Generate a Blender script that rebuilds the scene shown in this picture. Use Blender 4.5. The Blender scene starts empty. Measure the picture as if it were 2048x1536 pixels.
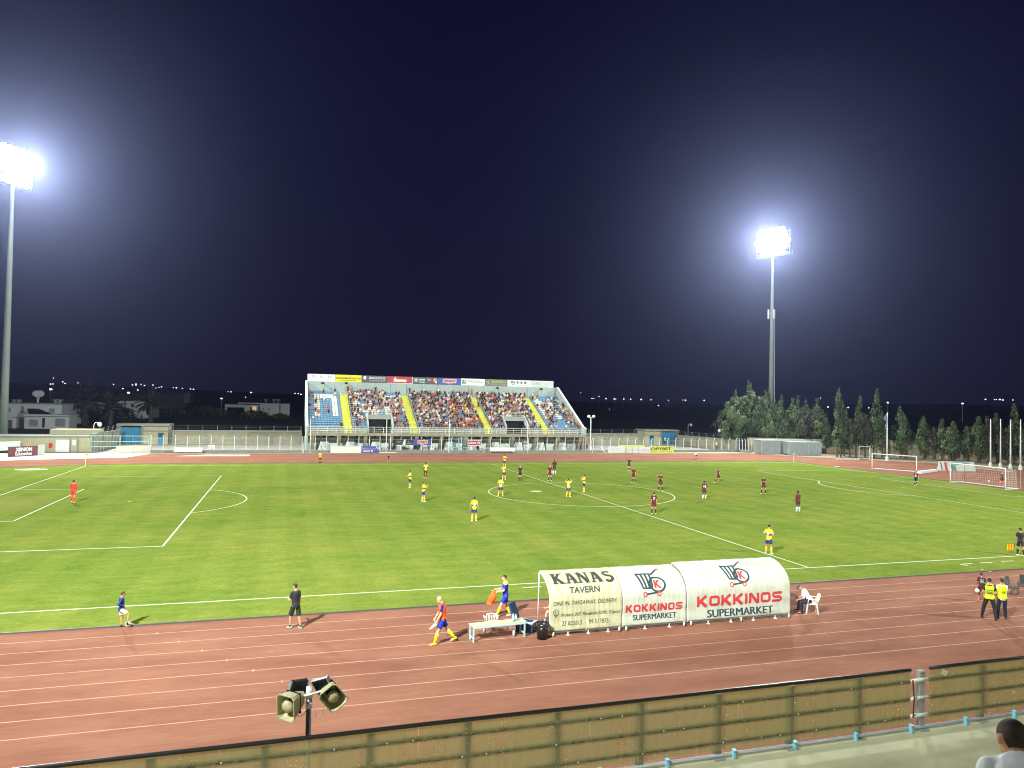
import bpy, bmesh, math, random
import numpy as np
from mathutils import Vector, Matrix
R = math.radians
random.seed(7)
SC = bpy.context.scene
COL = SC.collection
# ---------------------------------------------------------------- camera
CAM = Vector((-28.2087, -67.3458, 8.9589)); YAW, PIT, ROL, FPX = 0.299891, 0.024627, 0.02114, 1455.63
_fw = Vector((math.sin(YAW)*math.cos(PIT), math.cos(YAW)*math.cos(PIT), math.sin(PIT)))
_r = Vector((math.cos(YAW), -math.sin(YAW), 0)); _u = _r.cross(_fw)
_r2 = _r*math.cos(ROL)+_u*math.sin(ROL); _u2 = -_r*math.sin(ROL)+_u*math.cos(ROL)
cd = bpy.data.cameras.new('camera'); cam = bpy.data.objects.new('camera', cd); COL.objects.link(cam)
cam.matrix_world = Matrix(((_r2.x, _u2.x, -_fw.x, CAM.x), (_r2.y, _u2.y, -_fw.y, CAM.y), (_r2.z, _u2.z, -_fw.z, CAM.z), (0, 0, 0, 1)))
cd.sensor_width = 36; cd.lens = 36*FPX/2048; cd.clip_start = 0.05; cd.clip_end = 6000
SC.camera = cam
def ray(px, py): return _fw+_r2*((px-1024)/FPX)+_u2*((768-py)/FPX)
def ground(px, py, z=0.0):
    d = ray(px, py); return CAM+d*((z-CAM.z)/d.z)
def aty(px, py, y):
    d = ray(px, py); return CAM+d*((y-CAM.y)/d.y)
# ---------------------------------------------------------------- world: night sky
W = bpy.data.worlds.new('World'); SC.world = W; W.use_nodes = True
nt = W.node_tree; nt.nodes.clear()
o = nt.nodes.new('ShaderNodeOutputWorld'); b = nt.nodes.new('ShaderNodeBackground')
tc = nt.nodes.new('ShaderNodeTexCoord'); sx = nt.nodes.new('ShaderNodeSeparateXYZ'); cr = nt.nodes.new('ShaderNodeValToRGB')
nt.links.new(tc.outputs['Generated'], sx.inputs[0]); nt.links.new(sx.outputs[2], cr.inputs[0])
nt.links.new(cr.outputs[0], b.inputs[0]); nt.links.new(b.outputs[0], o.inputs[0])
e = cr.color_ramp.elements
e[0].position = 0.0; e[0].color = (0.0080, 0.0072, 0.0230, 1)
e[1].position = 0.52; e[1].color = (0.0016, 0.0008, 0.0180, 1)
k = cr.color_ramp.elements.new(0.13); k.color = (0.0050, 0.0042, 0.0220, 1)
k = cr.color_ramp.elements.new(0.3); k.color = (0.0024, 0.0016, 0.0200, 1)
b.inputs[1].default_value = 1.0
# ---------------------------------------------------------------- floodlights: the four masts of the ground
LAMPW = (0.93, 1.0, 0.93)
def lamp(name, loc, aim, power, size, spot=None):
    l = bpy.data.lights.new(name, 'SPOT' if spot else 'POINT'); l.energy = power; l.color = LAMPW; l.shadow_soft_size = size
    if spot: l.spot_size = R(spot); l.spot_blend = 1.0
    ob = bpy.data.objects.new(name, l); COL.objects.link(ob); ob.location = loc
    ob.rotation_euler = (Vector(aim)-Vector(loc)).to_track_quat('-Z', 'Y').to_euler(); return ob
FARH, NEARH = 44.4, 40.0
MASTS = dict(fl=(-70.2, 64.5), fr=(70.4, 64.5), nl=(-56, -74), nr=(56, -74))
def infront(m, d, z):
    x, y = MASTS[m]; v = Vector((-x, -y*0.6, 0)).normalized(); return (x+v.x*d, y+v.y*d, z)
lamp('flood_light', infront('fl', 1.9, FARH), (0, 0, 0), 4.6e5, 1.1, 152)
lamp('flood_light', infront('fr', 1.9, FARH), (0, 0, 0), 4.6e5, 1.1, 152)
lamp('flood_light', infront('nl', 1.9, NEARH), (8, 44, 0), 6.7e5, 1.1, 98)
lamp('flood_light', infront('nr', 1.9, NEARH), (-6, 44, 0), 5.0e5, 1.1, 100)
# ---------------------------------------------------------------- exposure
SC.view_settings.view_transform = 'Standard'; SC.view_settings.look = 'None'; SC.view_settings.exposure = 0.0; SC.view_settings.gamma = 1
SC.render.engine = 'CYCLES'
cy = SC.cycles; cy.use_denoising = True; cy.filter_width = 1.1; cy.max_bounces = 6; cy.diffuse_bounces = 2; cy.glossy_bounces = 2; cy.transparent_max_bounces = 12
cy.volume_bounces = 0; cy.transmission_bounces = 3; cy.sample_clamp_indirect = 4
try: cy.denoiser = 'OPENIMAGEDENOISE'
except Exception: pass
# ---------------------------------------------------------------- materials
def mat(name, col, rough=0.7, metal=0.0, var=0.0, scale=4.0, bump=0.0, emit=None, estr=1.0, spec=0.5, stretch=None, col2=None, detail=5, coord='Object'):
    m = bpy.data.materials.new(name); m.use_nodes = True; t = m.node_tree; bs = t.nodes['Principled BSDF']
    bs.inputs['Roughness'].default_value = rough; bs.inputs['Metallic'].default_value = metal; bs.inputs['Specular IOR Level'].default_value = spec
    c = (*col, 1)
    if var > 0 or col2 or bump > 0:
        tc = t.nodes.new('ShaderNodeTexCoord'); src = tc.outputs[coord]
        if stretch:
            mp = t.nodes.new('ShaderNodeMapping'); mp.inputs['Scale'].default_value = stretch; t.links.new(src, mp.inputs[0]); src = mp.outputs[0]
        n = t.nodes.new('ShaderNodeTexNoise'); n.inputs['Scale'].default_value = scale; n.inputs['Detail'].default_value = detail; n.inputs['Roughness'].default_value = 0.62
        t.links.new(src, n.inputs['Vector'])
        rp = t.nodes.new('ShaderNodeValToRGB'); rp.color_ramp.elements[0].position = 0.3; rp.color_ramp.elements[1].position = 0.7
        d = col2 if col2 else tuple(x*(1+var) for x in col); a = col if col2 else tuple(x*(1-var) for x in col)
        rp.color_ramp.elements[0].color = (*a, 1); rp.color_ramp.elements[1].color = (*[min(x, 1) for x in d], 1)
        t.links.new(n.outputs[0], rp.inputs[0]); t.links.new(rp.outputs[0], bs.inputs['Base Color'])
        if bump > 0:
            bp = t.nodes.new('ShaderNodeBump'); bp.inputs['Strength'].default_value = bump; bp.inputs['Distance'].default_value = 0.02
            t.links.new(n.outputs[0], bp.inputs['Height']); t.links.new(bp.outputs[0], bs.inputs['Normal'])
    else: bs.inputs['Base Color'].default_value = c
    if emit:
        bs.inputs['Emission Color'].default_value = (*emit, 1); bs.inputs['Emission Strength'].default_value = estr
        m.cycles.emission_sampling = 'NONE'
    return m
_mc = {}
def flat(col, rough=0.6, metal=0.0):
    k = (tuple(round(x, 3) for x in col), rough, metal)
    if k not in _mc: _mc[k] = mat('paint', col, rough, metal)
    return _mc[k]
def s2l(r, g, b):
    f = lambda v: (v/255/12.92) if v/255 <= 0.04045 else ((v/255+0.055)/1.055)**2.4
    return (f(r), f(g), f(b))
# ---------------------------------------------------------------- mesh builder
class MB:
    def __init__(s): s.v = []; s.f = []; s.m = []
    def add(s, vs, fs, mi=0):
        n = len(s.v); s.v += [tuple(p) for p in vs]; s.f += [tuple(i+n for i in f) for f in fs]; s.m += [mi]*len(fs); return s
    def box(s, c, d, rz=0, mi=0, M=None):
        hx, hy, hz = d[0]/2, d[1]/2, d[2]/2
        P = [(x*hx, y*hy, z*hz) for z in (-1, 1) for y in (-1, 1) for x in (-1, 1)]
        if rz: cs, sn = math.cos(rz), math.sin(rz); P = [(x*cs-y*sn, x*sn+y*cs, z) for x, y, z in P]
        if M is not None: P = [M @ Vector(p) for p in P]
        P = [(p[0]+c[0], p[1]+c[1], p[2]+c[2]) for p in P]
        return s.add(P, [(0, 2, 3, 1), (4, 5, 7, 6), (0, 1, 5, 4), (2, 6, 7, 3), (0, 4, 6, 2), (1, 3, 7, 5)], mi)
    def box2(s, a, b, mi=0): return s.box([(a[i]+b[i])/2 for i in range(3)], [abs(b[i]-a[i]) for i in range(3)], mi=mi)
    def tube(s, pts, r, n=8, mi=0, caps=True, flat=1.0):
        pts = [Vector(p) for p in pts]; rs = r if isinstance(r, (list, tuple)) else [r]*len(pts)
        vs = []; ref = None
        for i, p in enumerate(pts):
            t = (pts[min(i+1, len(pts)-1)]-pts[max(i-1, 0)])
            if t.length < 1e-9: t = Vector((0, 0, 1))
            t.normalize()
            if ref is None: ref = t.orthogonal().normalized()
            a = (ref-t*ref.dot(t)); a = a.normalized() if a.length > 1e-6 else t.orthogonal().normalized(); ref = a; b2 = t.cross(a)
            for j in range(n):
                q = 2*math.pi*j/n; vs.append(p+(a*math.cos(q)+b2*math.sin(q)*flat)*rs[i])
        fs = [(i*n+j, i*n+(j+1) % n, (i+1)*n+(j+1) % n, (i+1)*n+j) for i in range(len(pts)-1) for j in range(n)]
        if caps: fs += [tuple(range(n))[::-1], tuple((len(pts)-1)*n+j for j in range(n))]
        return s.add(vs, fs, mi)
    def lathe(s, prof, c=(0, 0, 0), n=16, mi=0, M=None):
        vs = [(r*math.cos(2*math.pi*j/n), r*math.sin(2*math.pi*j/n), z) for r, z in prof for j in range(n)]
        if M is not None: vs = [M @ Vector(p) for p in vs]
        vs = [(p[0]+c[0], p[1]+c[1], p[2]+c[2]) for p in vs]
        fs = [(i*n+j, i*n+(j+1) % n, (i+1)*n+(j+1) % n, (i+1)*n+j) for i in range(len(prof)-1) for j in range(n)]
        return s.add(vs, fs, mi)
    def ell(s, c, r, n=10, k=7, mi=0, M=None):
        vs = []; 
        for i in range(k+1):
            a = math.pi*i/k
            for j in range(n):
                q = 2*math.pi*j/n; vs.append(Vector((r[0]*math.sin(a)*math.cos(q), r[1]*math.sin(a)*math.sin(q), -r[2]*math.cos(a))))
        if M is not None: vs = [M @ p for p in vs]
        vs = [(p[0]+c[0], p[1]+c[1], p[2]+c[2]) for p in vs]
        fs = [(i*n+j, i*n+(j+1) % n, (i+1)*n+(j+1) % n, (i+1)*n+j) for i in range(k) for j in range(n)]
        return s.add(vs, fs, mi)
    def prism(s, poly, z0, z1, mi=0, axis=None):
        n = len(poly); vs = [(x, y, z0) for x, y in poly]+[(x, y, z1) for x, y in poly]
        if axis: vs = [axis(p) for p in vs]
        return s.add(vs, [tuple(range(n))[::-1], tuple(range(n, 2*n))]+[(i, (i+1) % n, n+(i+1) % n, n+i) for i in range(n)], mi)
    def build(s, name, mats, parent=None, loc=None, smooth=False, **tags):
        me = bpy.data.meshes.new(name); me.from_pydata(s.v, [], s.f)
        for m in (mats if isinstance(mats, (list, tuple)) else [mats]): me.materials.append(m)
        me.polygons.foreach_set('material_index', s.m)
        if smooth: me.polygons.foreach_set('use_smooth', [True]*len(s.f))
        me.update(); ob = bpy.data.objects.new(name, me); COL.objects.link(ob)
        if parent is not None: ob.parent = parent
        if loc is not None: ob.location = loc
        tag(ob, **tags); return ob
def tag(o, label=None, cat=None, group=None, kind=None):
    if label: o['label'] = label
    if cat: o['category'] = cat
    if group: o['group'] = group
    if kind: o['kind'] = kind
    return o
def thing(name, label, cat, loc=(0, 0, 0), rz=0, group=None):
    o = bpy.data.objects.new(name, None); COL.objects.link(o); o.location = loc; o.rotation_euler = (0, 0, rz); o.empty_display_size = 0.2
    return tag(o, label, cat, group)
def dup(o, loc=None, rz=None, label=None, parent=None):
    c = o.copy(); COL.objects.link(c)
    if parent is not None: c.parent = parent
    if loc is not None: c.location = loc
    if rz is not None: c.rotation_euler = (0, 0, rz)
    if label: c['label'] = label
    for ch in list(o.children): dup(ch, parent=c)
    return c
# text outlines as polygons (built-in font), turned into mesh geometry
_tc = {}
def glyphs(txt, bold=0.0, shear=0.0, space=1.0):
    k = (txt, bold, shear, space)
    if k in _tc: return _tc[k]
    cu = bpy.data.curves.new('t', 'FONT'); cu.body = txt; cu.offset = bold; cu.shear = shear; cu.space_character = space; cu.resolution_u = 3; cu.size = 1
    ob = bpy.data.objects.new('t', cu); COL.objects.link(ob)
    me = bpy.data.meshes.new_from_object(ob.evaluated_get(bpy.context.evaluated_depsgraph_get()))
    vs = [(v.co.x, v.co.y) for v in me.vertices]; fs = [tuple(p.vertices) for p in me.polygons]
    x0 = min(v[0] for v in vs); x1 = max(v[0] for v in vs); y0 = min(v[1] for v in vs); y1 = max(v[1] for v in vs)
    bpy.data.objects.remove(ob); bpy.data.curves.remove(cu); bpy.data.meshes.remove(me)
    _tc[k] = (vs, fs, x0, x1, y0, y1); return _tc[k]
def text(mb, txt, fn, u0, u1, v0, v1, mi=0, bold=0.01, shear=0.0, space=1.0, cuts=0):
    """fit txt into the u,v box and map it onto a surface with fn(u, v)"""
    vs, fs, x0, x1, y0, y1 = glyphs(txt, bold, shear, space)
    P = [(u0+(x-x0)/(x1-x0)*(u1-u0), v0+(y-y0)/(y1-y0)*(v1-v0)) for x, y in vs]
    if cuts:
        bm = bmesh.new(); bv = [bm.verts.new((a, b, 0)) for a, b in P]
        for f in fs:
            try: bm.faces.new([bv[i] for i in f])
            except ValueError: pass
        for k in range(1, cuts):
            bmesh.ops.bisect_plane(bm, geom=bm.verts[:]+bm.edges[:]+bm.faces[:], plane_co=(0, v0+(v1-v0)*k/cuts, 0), plane_no=(0, 1, 0))
        bm.verts.index_update(); P = [(v.co.x, v.co.y) for v in bm.verts]; fs = [tuple(v.index for v in f.verts) for f in bm.faces]; bm.free()
    mb.add([fn(a, b) for a, b in P], fs, mi)
# ---------------------------------------------------------------- ground, grass, track
L2, W2 = 102.87/2, 66.32/2
def stadium(r, n=48, hx=42.2, clip=None):
    P = [(hx+r*math.cos(a), r*math.sin(a)) for a in [(-math.pi/2+math.pi*i/n) for i in range(n+1)]]
    P += [(-hx+r*math.cos(a), r*math.sin(a)) for a in [(math.pi/2+math.pi*i/n) for i in range(n+1)]]
    return P
def sheet(name, poly, z, m, **t):
    mb = MB(); mb.add([(x, y, z) for x, y in poly], [tuple(range(len(poly)))]); return mb.build(name, m, **t)
def grass_mat():
    m = bpy.data.materials.new('grass'); m.use_nodes = True; t = m.node_tree; bs = t.nodes['Principled BSDF']; N = t.nodes.new; K = t.links.new
    bs.inputs['Roughness'].default_value = 1.0; bs.inputs['Specular IOR Level'].default_value = 0.0
    tc = N('ShaderNodeTexCoord')
    def noise(sc, det=4, st=None, ro=0.6):
        n = N('ShaderNodeTexNoise'); n.inputs['Scale'].default_value = sc; n.inputs['Detail'].default_value = det; n.inputs['Roughness'].default_value = ro
        if st:
            mp = N('ShaderNodeMapping'); mp.inputs['Scale'].default_value = st; K(tc.outputs['Object'], mp.inputs[0]); K(mp.outputs[0], n.inputs['Vector'])
        else: K(tc.outputs['Object'], n.inputs['Vector'])
        return n.outputs[0]
    def ramp(src, a, b, ca, cb):
        r = N('ShaderNodeValToRGB'); r.color_ramp.elements[0].position = a; r.color_ramp.elements[1].position = b
        r.color_ramp.elements[0].color = (*ca, 1); r.color_ramp.elements[1].color = (*cb, 1); K(src, r.inputs[0]); return r.outputs[0]
    def mix(a, b, fac, mode='MIX'):
        x = N('ShaderNodeMix'); x.data_type = 'RGBA'; x.blend_type = mode; K(a, x.inputs[6]); K(b, x.inputs[7])
        if isinstance(fac, float): x.inputs[0].default_value = fac
        else: K(fac, x.inputs[0])
        return x.outputs[2]
    big = ramp(noise(0.09, 3, (1, 1.6, 1)), 0.36, 0.66, (0.094, 0.156, 0.022), (0.184, 0.204, 0.038))
    mid = ramp(noise(0.9, 6, (0.6, 1.3, 1), 0.7), 0.32, 0.72, (0.084, 0.148, 0.019), (0.232, 0.242, 0.055))
    c = mix(big, mid, 0.5)
    fine = ramp(noise(9, 6, (0.5, 1.6, 1), 0.75), 0.3, 0.72, (0.60, 0.66, 0.52), (1.42, 1.34, 1.5))
    c = mix(c, fine, 0.85, 'MULTIPLY')
    # mowing bands run across the pitch
    wv = N('ShaderNodeTexWave'); wv.inputs['Scale'].default_value = 0.115; wv.inputs['Distortion'].default_value = 0.5; wv.inputs['Detail'].default_value = 1
    K(tc.outputs['Object'], wv.inputs['Vector']); c = mix(c, ramp(wv.outputs[0], 0.35, 0.65, (0.90, 0.93, 0.88), (1.07, 1.04, 1.08)), 0.55, 'MULTIPLY')
    worn = ramp(noise(0.35, 5, None, 0.65), 0.62, 0.8, (0, 0, 0), (1, 1, 1))
    wc = N('ShaderNodeRGB'); wc.outputs[0].default_value = (0.25, 0.23, 0.075, 1); rb = N('ShaderNodeRGBToBW'); K(worn, rb.inputs[0])
    ml = N('ShaderNodeMath'); ml.operation = 'MULTIPLY'; K(rb.outputs[0], ml.inputs[0]); ml.inputs[1].default_value = 0.55
    c = mix(c, wc.outputs[0], ml.outputs[0])
    for gx in (-49.5, 49.5):
        vd = N('ShaderNodeVectorMath'); vd.operation = 'DISTANCE'; K(tc.outputs['Object'], vd.inputs[0]); vd.inputs[1].default_value = (gx, 0, 0)
        ad = N('ShaderNodeMath'); ad.operation = 'MULTIPLY_ADD'; K(noise(0.7, 5), ad.inputs[0]); ad.inputs[1].default_value = 6.0; K(vd.outputs['Value'], ad.inputs[2])
        mr = N('ShaderNodeMapRange'); mr.inputs[1].default_value = 4.0; mr.inputs[2].default_value = 8.0; mr.inputs[3].default_value = 0.5; mr.inputs[4].default_value = 0.0; K(ad.outputs[0], mr.inputs[0]); c = mix(c, wc.outputs[0], mr.outputs[0])
    hs = N('ShaderNodeHueSaturation'); hs.inputs['Value'].default_value = 1.0; K(c, hs.inputs['Color']); K(hs.outputs[0], bs.inputs['Base Color'])
    bp = N('ShaderNodeBump'); bp.inputs['Strength'].default_value = 0.6; bp.inputs['Distance'].default_value = 0.03; K(noise(14, 6, (0.6, 1.4, 1), 0.8), bp.inputs['Height']); K(bp.outputs[0], bs.inputs['Normal'])
    return m
def track_mat():
    m = bpy.data.materials.new('red_rubber'); m.use_nodes = True; t = m.node_tree; bs = t.nodes['Principled BSDF']; N = t.nodes.new; K = t.links.new
    bs.inputs['Roughness'].default_value = 0.95; bs.inputs['Specular IOR Level'].default_value = 0.05
    tc = N('ShaderNodeTexCoord')
    def noise(sc, det, st, ro=0.6):
        n = N('ShaderNodeTexNoise'); n.inputs['Scale'].default_value = sc; n.inputs['Detail'].default_value = det; n.inputs['Roughness'].default_value = ro
        mp = N('ShaderNodeMapping'); mp.inputs['Scale'].default_value = st; K(tc.outputs['Object'], mp.inputs[0]); K(mp.outputs[0], n.inputs['Vector']); return n.outputs[0]
    def ramp(src, a, b, ca, cb):
        r = N('ShaderNodeValToRGB'); r.color_ramp.elements[0].position = a; r.color_ramp.elements[1].position = b
        r.color_ramp.elements[0].color = (*ca, 1); r.color_ramp.elements[1].color = (*cb, 1); K(src, r.inputs[0]); return r.outputs[0]
    def mix(a, b, fac, mode):
        x = N('ShaderNodeMix'); x.data_type = 'RGBA'; x.blend_type = mode; K(a, x.inputs[6]); K(b, x.inputs[7]); x.inputs[0].default_value = fac; return x.outputs[2]
    c = ramp(noise(0.35, 6, (0.5, 1.4, 1)), 0.3, 0.72, (0.178, 0.070, 0.046), (0.275, 0.122, 0.080))
    c = mix(c, ramp(noise(3.0, 8, (0.35, 3.0, 1), 0.75), 0.35, 0.75, (0.86, 0.84, 0.82), (1.2, 1.26, 1.3)), 0.8, 'MULTIPLY')
    c = mix(c, ramp(noise(40, 3, (1, 1, 1)), 0.3, 0.7, (0.85, 0.85, 0.85), (1.15, 1.15, 1.15)), 0.6, 'MULTIPLY')
    sc = ramp(noise(1.3, 9, (0.5, 5.0, 1), 0.8), 0.60, 0.74, (0, 0, 0), (1, 1, 1))
    x = N('ShaderNodeMix'); x.data_type = 'RGBA'; x.blend_type = 'ADD'; K(c, x.inputs[6]); K(sc, x.inputs[7]); x.inputs[0].default_value = 0.17
    K(x.outputs[2], bs.inputs['Base Color'])
    bp = N('ShaderNodeBump'); bp.inputs['Strength'].default_value = 0.3; bp.inputs['Distance'].default_value = 0.01; K(noise(60, 2, (1, 1, 1)), bp.inputs['Height']); K(bp.outputs[0], bs.inputs['Normal'])
    return m
M = {}
M['soil'] = mat('dark_soil', (0.05, 0.042, 0.04), 0.95, var=0.5, scale=0.05)
M['conc'] = mat('concrete', (0.30, 0.29, 0.24), 0.85, var=0.18, scale=0.7, bump=0.2)
M['pave'] = mat('pale_paving', (0.52, 0.54, 0.47), 0.85, var=0.1, scale=0.6)
M['dirt'] = mat('beige_dirt', (0.26, 0.215, 0.15), 0.95, var=0.3, scale=0.5)
M['grass'] = grass_mat(); M['track'] = track_mat()
M['line'] = mat('white_line_paint', (0.52, 0.58, 0.44), 0.8, col2=(0.34, 0.43, 0.24), scale=5, detail=6)
M['lane'] = mat('lane_paint', (0.48, 0.32, 0.24), 0.8, col2=(0.32, 0.16, 0.11), scale=2, detail=6)
# terrain: flat land with a low ridge at the horizon
def terrain():
    mb = MB(); rs = [0, 60, 120, 220, 400, 700, 1000, 1300, 1700, 2400]; hs = [0, 0, 0, 0, 0, 1, 6, 17, 27, 20]; n = 72
    rnd = random.Random(4); vs = []
    for r, h in zip(rs, hs):
        for j in range(n):
            a = 2*math.pi*j/n; q = 0.8+0.35*math.sin(3*a+1)+0.12*rnd.uniform(-1, 1); vs.append((r*math.cos(a)+20, r*math.sin(a), -0.05+h*q))
    mb.add(vs, [(i*n+j, i*n+(j+1) % n, (i+1)*n+(j+1) % n, (i+1)*n+j) for i in range(len(rs)-1) for j in range(n)])
    return mb.build('ground', M['soil'], kind='structure')
terrain()
sheet('concrete_apron', [(-75, -47), (64, -47), (64, 84), (-75, 84)], -0.035, M['conc'], kind='structure')
_out = [(48, -50), (76, -40), (90, -20), (96, 0), (95, 18), (92, 30), (76, 46), (64, 55)]
sheet('dirt_verge', [(57.2, -50), (100, -50), (106, 0), (106, 50), (57.2, 55.5)], -0.02, M['dirt'], kind='structure')
# the red surface: ring plus the right-hand end zone and the runways before the far stand
_P = [(hx+46.9*math.cos(a), 46.9*math.sin(a)) for hx, a in [(42.2, R(-90+180*i/48)) for i in range(49)]]
_red = [(-75, -56.5), (60, -56.5)]+[(42.2+47.3*math.cos(R(a)), 47.3*math.sin(R(a))) for a in range(-60, 60, 6)]+[(62, 47), (57.5, 54.2), (-47.5, 54.2), (-49.5, 47.0)]+[(-42.2+47.0*math.cos(R(a)), 47.0*math.sin(R(a))) for a in range(102, 216, 6)]
sheet('running_track', _red, 0.0, M['track'], kind='structure')
sheet('pale_apron', [(-74, 20), (-42.0, 20), (-48.0, 54.9), (-74, 54.9)], -0.012, M['pave'], kind='structure')
_g = [p for p in stadium(36.0) if p[0] < 52.6]
_yc = math.sqrt(36.0**2-(52.6-42.2)**2)
_g = [(x, y) for x, y in stadium(36.0)]
_gr = [p for p in _g if p[0] <= 52.6]
# keep order: bottom right arc part, clip corner, top right arc part, left arc
_a1 = [p for p in _g[:49] if p[0] <= 52.6 and p[1] < 0]; _a2 = [p for p in _g[:49] if p[0] <= 52.6 and p[1] > 0]
_field = _a1+[(52.6, -_yc), (52.6, _yc)]+_a2+_g[49:]
mb = MB(); n = len(_field); mb.add([(x, y, 0.03) for x, y in _field], [tuple(range(n))]); mb.build('grass_pitch', M['grass'], kind='structure')
mb = MB()
for i in range(n):
    (x0, y0), (x1, y1) = _field[i], _field[(i+1) % n]
    d = Vector((x1-x0, y1-y0, 0))
    if d.length < 1e-4: continue
    o = Vector((d.y, -d.x, 0)).normalized()*0.05
    mb.add([(x0, y0, 0), (x1, y1, 0), (x1+o.x, y1+o.y, 0), (x0+o.x, y0+o.y, 0), (x0, y0, 0.06), (x1, y1, 0.06), (x1+o.x, y1+o.y, 0.06), (x0+o.x, y0+o.y, 0.06)],
           [(4, 7, 6, 5), (3, 2, 6, 7), (0, 4, 5, 1), (1, 5, 6, 2), (0, 3, 7, 4)])
mb.build('kerb', flat((0.06, 0.06, 0.06), 0.6), kind='structure')
def strip(mb, pts, w, z, closed=False):
    n = len(pts); vs = []
    for i in range(n):
        a = Vector(pts[(i-1) % n if closed else max(i-1, 0)]); c = Vector(pts[(i+1) % n if closed else min(i+1, n-1)])
        t = (c-a).normalized(); o = Vector((-t.y, t.x))*w/2; p = Vector(pts[i]); vs += [(p.x+o.x, p.y+o.y, z), (p.x-o.x, p.y-o.y, z)]
    mb.add(vs, [(2*i, 2*i+1, (2*i+3) % (2*n), (2*i+2) % (2*n)) for i in range(n if closed else n-1)])
ln = MB(); Z = 0.034; lw = 0.11
def seg(x0, y0, x1, y1, w=lw): strip(ln, [(x0, y0), (x1, y1)], w, Z)
def arc(cx, cy, r, a0, a1, n=48): strip(ln, [(cx+r*math.cos(R(a0+(a1-a0)*i/n)), cy+r*math.sin(R(a0+(a1-a0)*i/n))) for i in range(n+1)], lw, Z)
seg(-L2, -W2, L2, -W2); seg(-L2, W2, L2, W2); seg(-L2, -W2, -L2, W2); seg(L2, -W2, L2, W2); seg(0, -W2, 0, W2)
arc(0, 0, 9.15, 0, 360, 96)
for s in (-1, 1):
    for dx, hy in ((16.5, 20.16), (5.5, 9.16)):
        X = s*(L2-dx); seg(X, -hy, X, hy); seg(X, hy, s*L2, hy, 0.1); seg(X, -hy, s*L2, -hy)
    q = math.degrees(math.acos(5.5/9.15)); cx = s*(L2-11)
    if s < 0: arc(cx, 0, 9.15, -q, q)
    else: arc(cx, 0, 9.15, 180-q, 180+q)
    arc(s*(L2-11), 0, 0.1, 0, 360, 10)
for (a, b2) in (((985, 1181), (1003, 1180)), ((985, 1181), (993, 1186)), ((1046, 1175.5), (1083, 1173.5)), ((1921, 1129), (1944, 1127)), ((1921, 1129), (1936, 1132)), ((1960, 1126), (1984, 1125)), ((2002, 1123), (2028, 1122)), ((1962, 1139), (1968, 1140)), ((1972, 1141), (1983, 1143.5))):
    p, q = ground(*a, 0.034), ground(*b2, 0.034); strip(ln, [(p.x, p.y), (q.x, q.y)], 0.13, 0.042)
ln.build('pitch_markings', M['line'], kind='structure')
tl = MB()
for k in range(1, 9): strip(tl, stadium(36.0+1.19*k-0.02*(k == 8)), 0.048, 0.004, True)
for k in range(1, 8):   # small exchange-zone ticks on the near straight
    for X in (-33.5+0.9*k, -14+1.1*k):
        strip(tl, [(X, -36-1.19*k-0.10), (X, -36-1.19*k+0.10)], 0.05, 0.0065)
strip(tl, [(57.5, 54.0), (-47.5, 54.0)], 0.08, 0.004); strip(tl, [(-47, 48.6), (50, 48.6)], 0.05, 0.004); strip(tl, [(-47, 50.0), (50, 50.0)], 0.05, 0.004)
strip(tl, [(42.2+46.6*math.cos(R(a)), 46.6*math.sin(R(a))) for a in range(-60, 61, 3)], 0.3, 0.0085)
tl.build('track_markings', M['lane'], kind='structure')
def spot(name, px, py, rx, ry, m, z, rz=0.0):
    p = ground(px, py); q = random.Random(px); sheet(name, [(p.x+rx*math.cos(a)*math.cos(rz)-ry*math.sin(a)*math.sin(rz), p.y+rx*math.cos(a)*math.sin(rz)+ry*math.sin(a)*math.cos(rz)) for a in [2*math.pi*i/24 for i in range(24)]], z, m, kind='structure')
spot('worn_patch', 1072, 983.3, 0.62, 0.55, mat('worn_soil', (0.42, 0.40, 0.18), 0.9, var=0.15, scale=3), 0.037)
spot('sand_patch', 63, 939.5, 1.7, 0.9, mat('pale_sand', (0.55, 0.55, 0.42), 0.9, var=0.1, scale=2), 0.037)
spot('sand_patch', 1664, 933.5, 1.5, 0.5, mat('pale_sand', (0.5, 0.42, 0.34), 0.9, var=0.1, scale=2), 0.010)
sheet('sand_pit', [tuple(ground(*p).xy) for p in ((345, 912.5), (410, 909.5), (500, 909.5), (500, 912.3))], 0.012, mat('sand', (0.52, 0.47, 0.33), 0.95, var=0.1, scale=3), kind='structure')
# ---------------------------------------------------------------- people
def remesh(mb, voxel, smooth=2, name='body'):
    me = bpy.data.meshes.new(name); me.from_pydata(mb.v, [], mb.f); me.update()
    ob = bpy.data.objects.new('tmp', me); COL.objects.link(ob)
    r = ob.modifiers.new('r', 'REMESH'); r.mode = 'VOXEL'; r.voxel_size = voxel
    if smooth: sm = ob.modifiers.new('s', 'SMOOTH'); sm.iterations = smooth; sm.factor = 0.5
    out = bpy.data.meshes.new_from_object(ob.evaluated_get(bpy.context.evaluated_depsgraph_get()))
    bpy.data.objects.remove(ob); bpy.data.meshes.remove(me); out.name = name
    out.polygons.foreach_set('use_smooth', [True]*len(out.polygons)); return out
def link(name, me, mats, parent):
    me.materials.clear()
    for m in (mats if isinstance(mats, (list, tuple)) else [mats]): me.materials.append(m)
    ob = bpy.data.objects.new(name, me); COL.objects.link(ob); ob.parent = parent; return ob
def rx(a): return Matrix.Rotation(a, 3, 'X')
def rzm(a): return Matrix.Rotation(a, 3, 'Z')
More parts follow.
